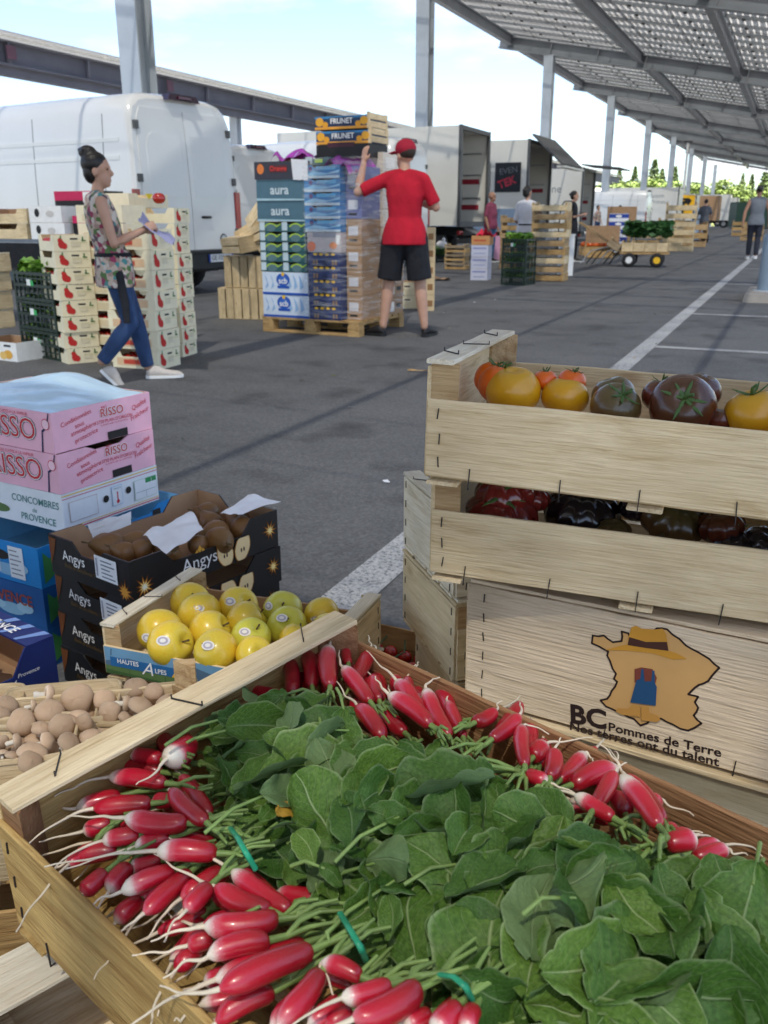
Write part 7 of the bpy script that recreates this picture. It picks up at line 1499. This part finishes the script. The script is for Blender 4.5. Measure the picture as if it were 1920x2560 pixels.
for k in range(2):
    z = 1.550 + .125 * k; t = pbox('blue and orange citrus tray lettered FRUNET on top of the pallet load, %s' % ['lower', 'upper'][k], .455 - .01 * k, .33, z, .56, .36, .112, flat(40, 66, 96), [(rect(0, .09, .56, .110), flat(60, 130, 180)), (rect(.0, .0, .56, .022), flat(230, 160, 60)), (disc(.05, .065, .042, .038), flat(236, 172, 50)), (disc(.11, .04, .03, .025), flat(230, 160, 40)), (disc(.51, .065, .04, .036), flat(236, 172, 50)), (disc(.45, .04, .03, .025), flat(230, 160, 40)), (rect(.16, .03, .40, .10), flat(30, 46, 80))], [('FRUNET', .064, M_PWHITE, .28, .066)])
    for q in range(2): board('end_slat', (.36, .010, .052), W_PALE, t, (.566, .18, .034 + .066 * q), (0, 0, math.pi / 2))
    for y in (.01, .35): board('post', (.135, .025, .025), W_PALE, t, (.55, y, .066), (0, math.pi / 2, 0))
for k in range(9):
    pbox('cream carton at the back right of the pallet load, %s' % nth_down(8 - k, 9), .70, .50, .165 * k, .36, .46, .164, flat(226, 216, 200) if k > 3 else M_CARD, [(rect(.04, .04, .2, .12), flat(206, 190, 170))], sp=[(rect(.05, .03, .25, .12), flat(236, 230, 220)), (rect(.30, .06, .40, .1), M_INK)], grp='cartons at the back right of the pallet')
for k in range(6): pbox('brown carton at the back left of the pallet load, %s' % nth_down(5 - k, 6), .02, .46, .24 * k, .66, .48, .239, M_CARD, grp='cartons at the back left of the pallet')
for k in range(6): pbox('brown carton behind the navy crates on the pallet right, %s' % nth_down(5 - k, 6), .885, .10, .225 * k, .155, .38, .224, M_CARD if k < 4 else flat(110, 116, 160), [(rect(.02, .08, .12, .16), flat(214, 214, 220)), (rect(.03, .03, .11, .05), M_INK)], grp='narrow cartons on the pallet right')
def crumple(label, cpts, m, seed, amp, cat='plastic sheet', name='plastic_sheet'):
    o = paper(label, cpts, seed, amp); o.name = name; o['category'] = cat; o.data.materials.clear(); o.data.materials.append(m); return o
M_MAG = mat('magenta_film', (.38, .05, .42), .25, .3, 12, coat=.5)
crumple('crumpled magenta plastic film on top of the boxes at the pallet left', [pw @ Vector(p) for p in ((.14, .02, 1.555), (.44, .02, 1.555), (.46, .40, 1.60), (.16, .40, 1.60))], M_MAG, 3, .09)
crumple('magenta plastic film hanging at the right top of the pallet load', [pw @ Vector(p) for p in ((.72, -.01, 1.50), (1.03, .02, 1.36), (1.04, .42, 1.50), (.74, .40, 1.57))], M_MAG, 9, .08)
crumple('white delivery sheet taped to the dark orange box', [pw @ Vector(p) for p in ((.40, -.006, 1.38), (.555, -.006, 1.37), (.56, -.012, 1.545), (.385, -.012, 1.555))], M_PAPER, 4, .004, 'paper', 'paper_sheet')
m, n, l, b = newmat('stretch_wrap'); b.inputs['Roughness'].default_value = .12; b.inputs['Base Color'].default_value = (.8, .8, .8, 1)
tr = n.new('ShaderNodeBsdfTransparent'); ms = n.new('ShaderNodeMixShader'); v, oi = obj_vec(n, l, (1, 1, 7)); nz = n.new('ShaderNodeTexNoise'); nz.inputs['Scale'].default_value = 5; nz.inputs['Detail'].default_value = 5; l.new(v, nz.inputs['Vector']); r = ramp(n, [(.45, (.03, .03, .03)), (.75, (.42, .42, .42))]); l.new(nz.outputs['Fac'], r.inputs['Fac']); l.new(r.outputs['Color'], ms.inputs['Fac'])
l.new(tr.outputs['BSDF'], ms.inputs[1]); l.new(b.outputs['BSDF'], ms.inputs[2]); l.new(ms.outputs['Shader'], n['Material Output'].inputs['Surface']); bp = n.new('ShaderNodeBump'); bp.inputs['Strength'].default_value = .6; bp.inputs['Distance'].default_value = .02; l.new(nz.outputs['Fac'], bp.inputs['Height']); l.new(bp.outputs['Normal'], b.inputs['Normal'])
R = []
for i in range(26):
    z = Z0 + .02 + 1.40 * i / 25; ring = []
    for j, (x, y) in enumerate([(.50 + .56 * q / 8, -.012) for q in range(9)] + [(1.068, q * .97 / 10) for q in range(1, 11)]): ring.append((x + .004 * noise.noise(Vector((x * 9, y * 9, z * 14))), y + .005 * noise.noise(Vector((x * 9, y * 9 + 4, z * 14))), z))
    R.append(ring)
nv = len(R[0]); wv = [p for r_ in R for p in r_]; wf = [(k * nv + i, k * nv + i + 1, (k + 1) * nv + i + 1, (k + 1) * nv + i) for k in range(25) for i in range(nv - 1)]
wo = MB().add(wv, wf, 0, True).build('stretch_wrap', m, None, pal.location, pal.rotation_euler); tag(wo, 'clear stretch wrap round the right side of the pallet load', 'plastic wrap')

# ---- upright empty crates left of the pallet
def upright_crate(label, loc, yaw, w=.185, d=.34, h=.33, rx=0, ry=0, group='empty crates stood on end left of the pallet'):
    t = thing('empty_crate', label, 'crate', loc, yaw, group, rx, ry); th = .008
    for x in (.25, .75): board('front_slat', (h - .01, w * .42, th), W_PALE, t, (w * x, th / 2, h / 2), (math.pi / 2, 0, math.pi / 2)).rotation_euler = (math.pi / 2, -math.pi / 2, 0)
    for x in (th / 2, w - th / 2): board('side_board', (h, d - .02, th), W_PALE, t, (x, d / 2 + .01, h / 2)).rotation_euler = (math.pi / 2, -math.pi / 2, math.pi / 2)
    for z in (th / 2 + .002, h - th / 2 - .002): board('end_board', (d - .03, w - .02, th), W_PALE, t, (w / 2, d / 2, z), (0, 0, math.pi / 2))
    return t
a, yw, ln = two(547, 797, 652, 800)
lab = ['lower row, left', 'lower row, middle', 'lower row, right', 'lower row, nearest the pallet', 'upper row, left', 'upper row, middle', 'upper row, right', 'upper row, nearest the pallet']
dx = Vector((math.cos(yw), math.sin(yw), 0))
for i in range(8):
    r_ = i // 4; upright_crate('pale empty crate stood on end, ' + lab[i], a + dx * (.19 * (i % 4) + .07 * r_) + Vector((0, .03 * r_, .332 * r_)), yw + rad(rnd.uniform(-3, 3)))
for i, (x, y, z, ry, rx) in enumerate(((.05, .02, .84, 88, 8), (.25, .06, .90, 70, 0), (.35, .10, .93, 35, 20), (.45, .05, .86, 80, -10), (.48, .15, 1.05, 55, 25), (.28, .2, 1.02, 20, -30), (.5, .2, 1.15, 45, 10), (.1, .2, .90, 60, 0))):
    upright_crate('empty crate tossed on the heap beside the van, ' + ['lowest at the left', 'lying flat in the middle', 'leaning to the right', 'resting against the boxes', 'steeply leaning', 'tilted backwards', 'uppermost', 'half buried at the back'][i], a + dx * x + Vector((0, y, z)), yw + rad(rnd.uniform(-40, 40)), .16, .32, .34, rad(rx), rad(ry), 'heap of empty crates beside the van')
# cream moulded boxes behind the man's legs
a = at(990, 772, 0)
for k in range(2):
    t = carton('cream box with a dark hand hole behind the man in red, %s' % ['lower', 'upper'][k], a + Vector((0, .05, .158 * k)), rad(20), .25, .36, .156, flat(226, 214, 180), None, 0, 0, [(rect(.08, .10, .15, .118), M_BAND), (disc(.12, .10, .075, .03), flat(236, 226, 196)), (rect(.08, .095, .15, .113), M_BAND)])
for k in range(5): carton('slim pale carton stacked behind the man\'s right leg, %s' % nth_down(4 - k, 5), at(1052, 780, 0) + Vector((.0, .15, .19 * k)), rad(20), .10, .3, .188, flat(214, 190, 150), None, 0, 0, [(rect(.02, .05, .08, .12), flat(150, 110, 70))])
# ---- middle distance, in front of the trucks
def crate_stack(where, px, py, n, L, W, H, yaw=0, mats=None, fill=None, dy=0):
    a = at(px, py, 0) + Vector((0, dy, 0))
    for k in range(n):
        m_ = (mats or [W_PALE, W_WARM])[k % len(mats or [1, 2])]
        t = wood_crate('wooden crate in the stack %s, %s' % (where, nth_down(n - 1 - k, n) if n > 1 else 'single'), a + Vector((rnd.uniform(-.015, .015), 0, H * 1.02 * k)), rad(yaw) + rad(rnd.uniform(-1.5, 1.5)), L, W, H, H * .68, m_, m_, W_PALE, staples=False, slats=2, group='crates ' + where)
        if fill: put('produce', fill, t)['kind'] = 'stuff'
a_tall = at(1321, 702, 0)
fillw = salad_mass(.56, .36, .10, 60, 9, mat('pale_garlic', (.55, .52, .46), .7, .3, 30), .04)
crate_stack('in front of the woman in white', 1321, 702, 9, .60, .40, .142, 2, [W_WARM, W_PINE, W_PALE], fillw)
for k in range(3): green_crate('dark green crate of leafy herbs beside the tall crate stack, %s' % ['bottom', 'middle', 'top'][k], at(1252, 712, 0) + Vector((0, 0, .245 * k)), rad(-8), .42, .42, .243, k == 2, k == 2, 'herb crates in mid lane')
t = thing('foam_slab', 'white foam slab leaning at the right of the tall crate stack', 'foam board', at(1404, 690, 0) + Vector((.02, .1, 0)), rad(30)); MB().box((.09, .25, .37), (.16, .5, .74)).build('slab', M_PWHITE, t); MB().box((.09, .25, .75), (.18, .52, .02)).build('lid', M_PWHITE, t)
crate_stack('by the loading ramp', 1112, 674, 6, .44, .36, .085, 4, [W_WARM, W_GREY])
for k in range(3): carton('white and lavender box near the ramp, %s' % nth_down(2 - k, 3), at(1176, 700, 0) + Vector((0, 0, .20 * k)), rad(6), .30, .35, .198, flat(206, 208, 226), None, 0, 0, [(rect(.03, .13, .27, .16), flat(150, 155, 200)), (rect(.05, .05, .25, .07), flat(170, 175, 210))])
carton('orange wooden tray with a red cover on the lavender boxes', at(1176, 700, 0) + Vector((0, 0, .602)), rad(6), .32, .36, .155, flat(206, 150, 96), None, 0, 0, [(rect(.04, .06, .26, .09), flat(196, 90, 60))])
crumple('red plastic bag on the orange tray near the ramp', [at(1176, 700, 0) + Vector(p) for p in ((.08, .0, .76), (.34, .02, .76), (.36, .34, .76), (.08, .34, .76))], flat(216, 40, 70), 4, .11, 'plastic bag', 'plastic_bag')
carton('pink carton standing between the ramp boxes and the green crates', at(1234, 652, 0), rad(0), .16, .4, .62, flat(226, 170, 200))
crate_stack('left of the woman in white', 1248, 672, 7, .42, .36, .155, 0, [W_PINE, W_WARM], None)
green_crate('black plastic crate by the truck ramp', at(1076, 655, 0), rad(6), .44, .36, .32, False)
t = thing('plastic_bag', 'white plastic bag on the black crate by the ramp', 'plastic bag', at(1076, 655, 0) + Vector((.22, .2, .33))); MB().ball((0, 0, .08), (.16, .12, .10), 0, 10, 7).ball((.05, 0, .18), (.05, .05, .08), 0, 8, 6).build('bag', M_PAPER, t)
crumple('piece of torn brown cardboard on the asphalt by the ramp', [at(1072, 700, 0) + Vector(p) for p in ((0, -.15, .02), (.38, -.12, .012), (.40, .12, .015), (.02, .2, .03))], M_CARD, 6, .03, 'cardboard', 'cardboard_piece')
crumple('thin strip of broken wood lying on the asphalt in mid lane', [at(1018, 930, 0) + Vector(p) for p in ((0, 0, .012), (.22, .05, .012), (.22, .075, .012), (0, .03, .012))], W_WARM, 6, .006, 'wood strip', 'wood_strip')
# hooped hand truck against the trailer
t = thing('hand_truck', 'hooped steel hand truck leaning before the white trailer', 'hand truck', at(1378, 600, 0) * 1.0, 0); H_ = 1.15
t.location = (-6.3, 27.2, 0)
MB().tube([(-.22, 0, .1), (-.22, .05, .7), (-.2, .1, 1.35), (-.1, .12, 1.52), (.1, .12, 1.52), (.2, .1, 1.35), (.22, .05, .7), (.22, 0, .1)], .02, 8).build('hoop', M_DARK, t); MB().box((0, -.12, .05), (.42, .26, .02)).build('toe_plate', M_DARK, t)
for z in (.5, .8, 1.1): MB().box((0, .06, z), (.42, .03, .04)).build('cross_bar', M_DARK, t)
for s in (-1, 1): MB().tube([(s * .2 - .04, .08, .13), (s * .2 + .04, .08, .13)], [.13, .13], 16).build('wheel', M_RUBBER, t)
# ---- flatbed trolley with greens
tro = thing('flatbed_trolley', 'four-wheeled flatbed trolley with a yellow handle, loaded with greens', 'trolley', at(1580, 668, 0), rad(6)); GZ = .30
for i, (x, y) in enumerate(((-.08, 0), (-.08, .75), (.52, 0), (.52, .75))):
    w = MB().tube([(0, -.05, 0), (0, -.04, 0), (0, .04, 0), (0, .05, 0)], [.12, .155, .155, .12], 18).build('wheel', M_RUBBER, tro, (x, y, .155)); MB().tube([(0, -.055, 0), (0, .055, 0)], [.075, .075], 12).build('rim', M_PWHITE if x < 0 else M_YEL, w)
MB().box((.24, .375, GZ), (1.05, .8, .04)).build('deck', W_WARM, tro)
for y in (.1, .65): MB().tube([(-.25, y, GZ), (-.7, y, .60), (-1.25, y, .95)], .014, 8).build('handle_bar', W_PINE, tro)
MB().tube([(-1.25, .1, .95), (-1.25, .65, .95)], .014, 8).build('grip', W_PINE, tro)
M_GREENS = mat('leek_greens', (.045, .13, .035), .5, .4, 30, rand=.1); gm = salad_mass(.55, .36, .26, 240, 12, M_GREENS, .07)
lbs = ['left end, tilted', 'second from the left', 'third from the left', 'right end']
for i in range(4):
    t = wood_crate('crate of leafy greens on the flatbed trolley, ' + lbs[i], mworld(tro) @ Vector((-.26 + i * .25, .05, GZ + .025)), rad(6), .235, .62, .24, .20, W_PALE, W_PINE, W_PALE, staples=False, slats=2, group='crates of greens on the trolley'); put('greens', salad_mass(.30, .62, .60, 240, 12 + i, M_GREENS, .095), t)['kind'] = 'stuff'
wood_crate('printed wooden crate tipped at the handle end of the trolley', mworld(tro) @ Vector((-.60, .05, GZ + .16)), rad(6), .28, .5, .2, .16, W_GREY, W_GREY, W_PALE, staples=False, slats=2, ry=rad(30))
# folded steel trestles beside the trolley
t = thing('folded_trestles', 'tangle of folded steel trestles on the asphalt before the trolley', 'trestles', at(1490, 663, 0), 0)
for i in range(7):
    x = -.25 + i * .13; MB().tube([(x - .12, .02 * i, .03), (x + .1, .05, .32), (x + .5, .1, .42)], .016, 6).build('leg', M_DARK if i % 3 else M_ALU, t)
for k in range(5): carton('blue and white drinks carton in the stack by the trolley, %s' % nth_down(4 - k, 5), at(1505, 640, 0) + Vector((.05, .4, .215 * k + .1)), rad(10), .55, .4, .213, flat(236, 238, 244), None, 0, 0, [(rect(0, .09, .55, .20), flat(40, 70, 160)), (disc(.27, .14, .09, .04), M_PWHITE)])
for i, (px, py, L, H, z) in enumerate(((1470, 640, .75, .5, .15), (1500, 632, .9, .75, .65), (1445, 648, .9, .45, .4))): carton('brown cardboard carton heaped behind the woman in black, ' + ['low', 'top', 'nearest her'][i], at(px, py, 0) + Vector((0, .8, z)), rad(12), L, .6, H, M_CARD, None, .0, 0, [(rect(.1, H * .3, .35, H * .6), flat(150, 120, 90))])
for i, (px, py) in enumerate(((1470, 640), (1500, 632), (1445, 648))): wood_crate('wooden crate under the brown cartons, ' + ['left', 'middle', 'nearest the woman in black'][i], at(px, py, 0) + Vector((0, .8, 0)), rad(12), .75, .6, (.15, .65, .4)[i] - .005, (.1, .5, .3)[i], W_WARM, W_WARM, W_WARM, staples=False, slats=2)
t = thing('orange_pumpkin_crate', 'low crate of orange squash behind the woman in black', 'crate', at(1448, 638, 0), rad(10)); board('side_plank', (.9, .02, .25), W_PINE, t, (.45, 0, .13)); board('side_plank', (.9, .02, .25), W_PINE, t, (.45, .6, .13)); board('end_board', (.58, .02, .25), W_PINE, t, (.0, .3, .13), (0, 0, math.pi / 2)); board('end_board', (.58, .02, .25), W_PINE, t, (.9, .3, .13), (0, 0, math.pi / 2))
for i in range(5): p_ = thing('squash', 'round orange squash in the low crate, ' + ['far left', 'left', 'middle', 'right', 'far right'][i], 'squash', mworld(t) @ Vector((.13 + .16 * i, .25 + .06 * (i % 2), .28))); put('skin', tomato_mesh(T_ORA, 9, .1, i), p_, scale=.13)
wood_crate('pale low crate on the asphalt beside the woman in black', at(1455, 632, 0) + Vector((.1, -.2, 0)), rad(8), .75, .5, .22, .2, W_PALE, W_PALE, W_WHITE, staples=False, slats=2)
crate_stack('beyond the trolley', 1655, 628, 6, .95, .6, .25, 4, [W_PALE, W_PALE])
crate_stack('far right of the trolley', 1700, 618, 3, .95, .6, .3, 20, [W_PINE, W_WARM])
crate_stack('behind the trolley load', 1580, 625, 5, .9, .6, .19, 6, [W_PALE, W_PINE])
crate_stack('further behind the trolley load', 1640, 618, 4, .9, .6, .26, 3, [W_PALE, W_WARM])
crate_stack('far down the lane at the right', 1850, 602, 3, 1.0, .8, .28, 3, [W_PINE])
crate_stack('beside the person in purple', 1828, 590, 3, 1.1, .8, .3, 3, [W_WARM])
t = thing('red_bag', 'red bag hanging above the far crates', 'bag', (-7.2, 44.3, 1.1)); MB().ball((0, 0, 0), (.16, .08, .30), 0, 10, 8).build('bag', flat(216, 40, 50), t); MB().tube([(-.06, 0, .26), (0, 0, .42), (.06, 0, .26)], .012, 6).build('strap', flat(216, 40, 50), t)
# hand truck with the man in grey
t = thing('hand_truck', 'tall hand truck carrying a white pack, pushed by the man in grey', 'hand truck', (-4.05, 43.5, 0), rad(18))
for s in (-1, 1): MB().tube([(s * .32, 0, .15), (s * .32, .05, 1.6)], .025, 8).build('rail', M_DARK, t); MB().tube([(s * .36 - .05, 0, .18), (s * .36 + .05, 0, .18)], [.18, .18], 16).build('wheel', M_RUBBER, t)
MB().box((0, .25, .10), (.66, .4, .03)).build('toe_plate', M_DARK, t); MB().box((0, .06, 1.0), (.62, .03, .05)).build('cross_bar', M_DARK, t)
t = carton('tall white pack on the hand truck', (-4.35, 43.65, .12), rad(18), .62, .4, 1.35, flat(206, 220, 232));
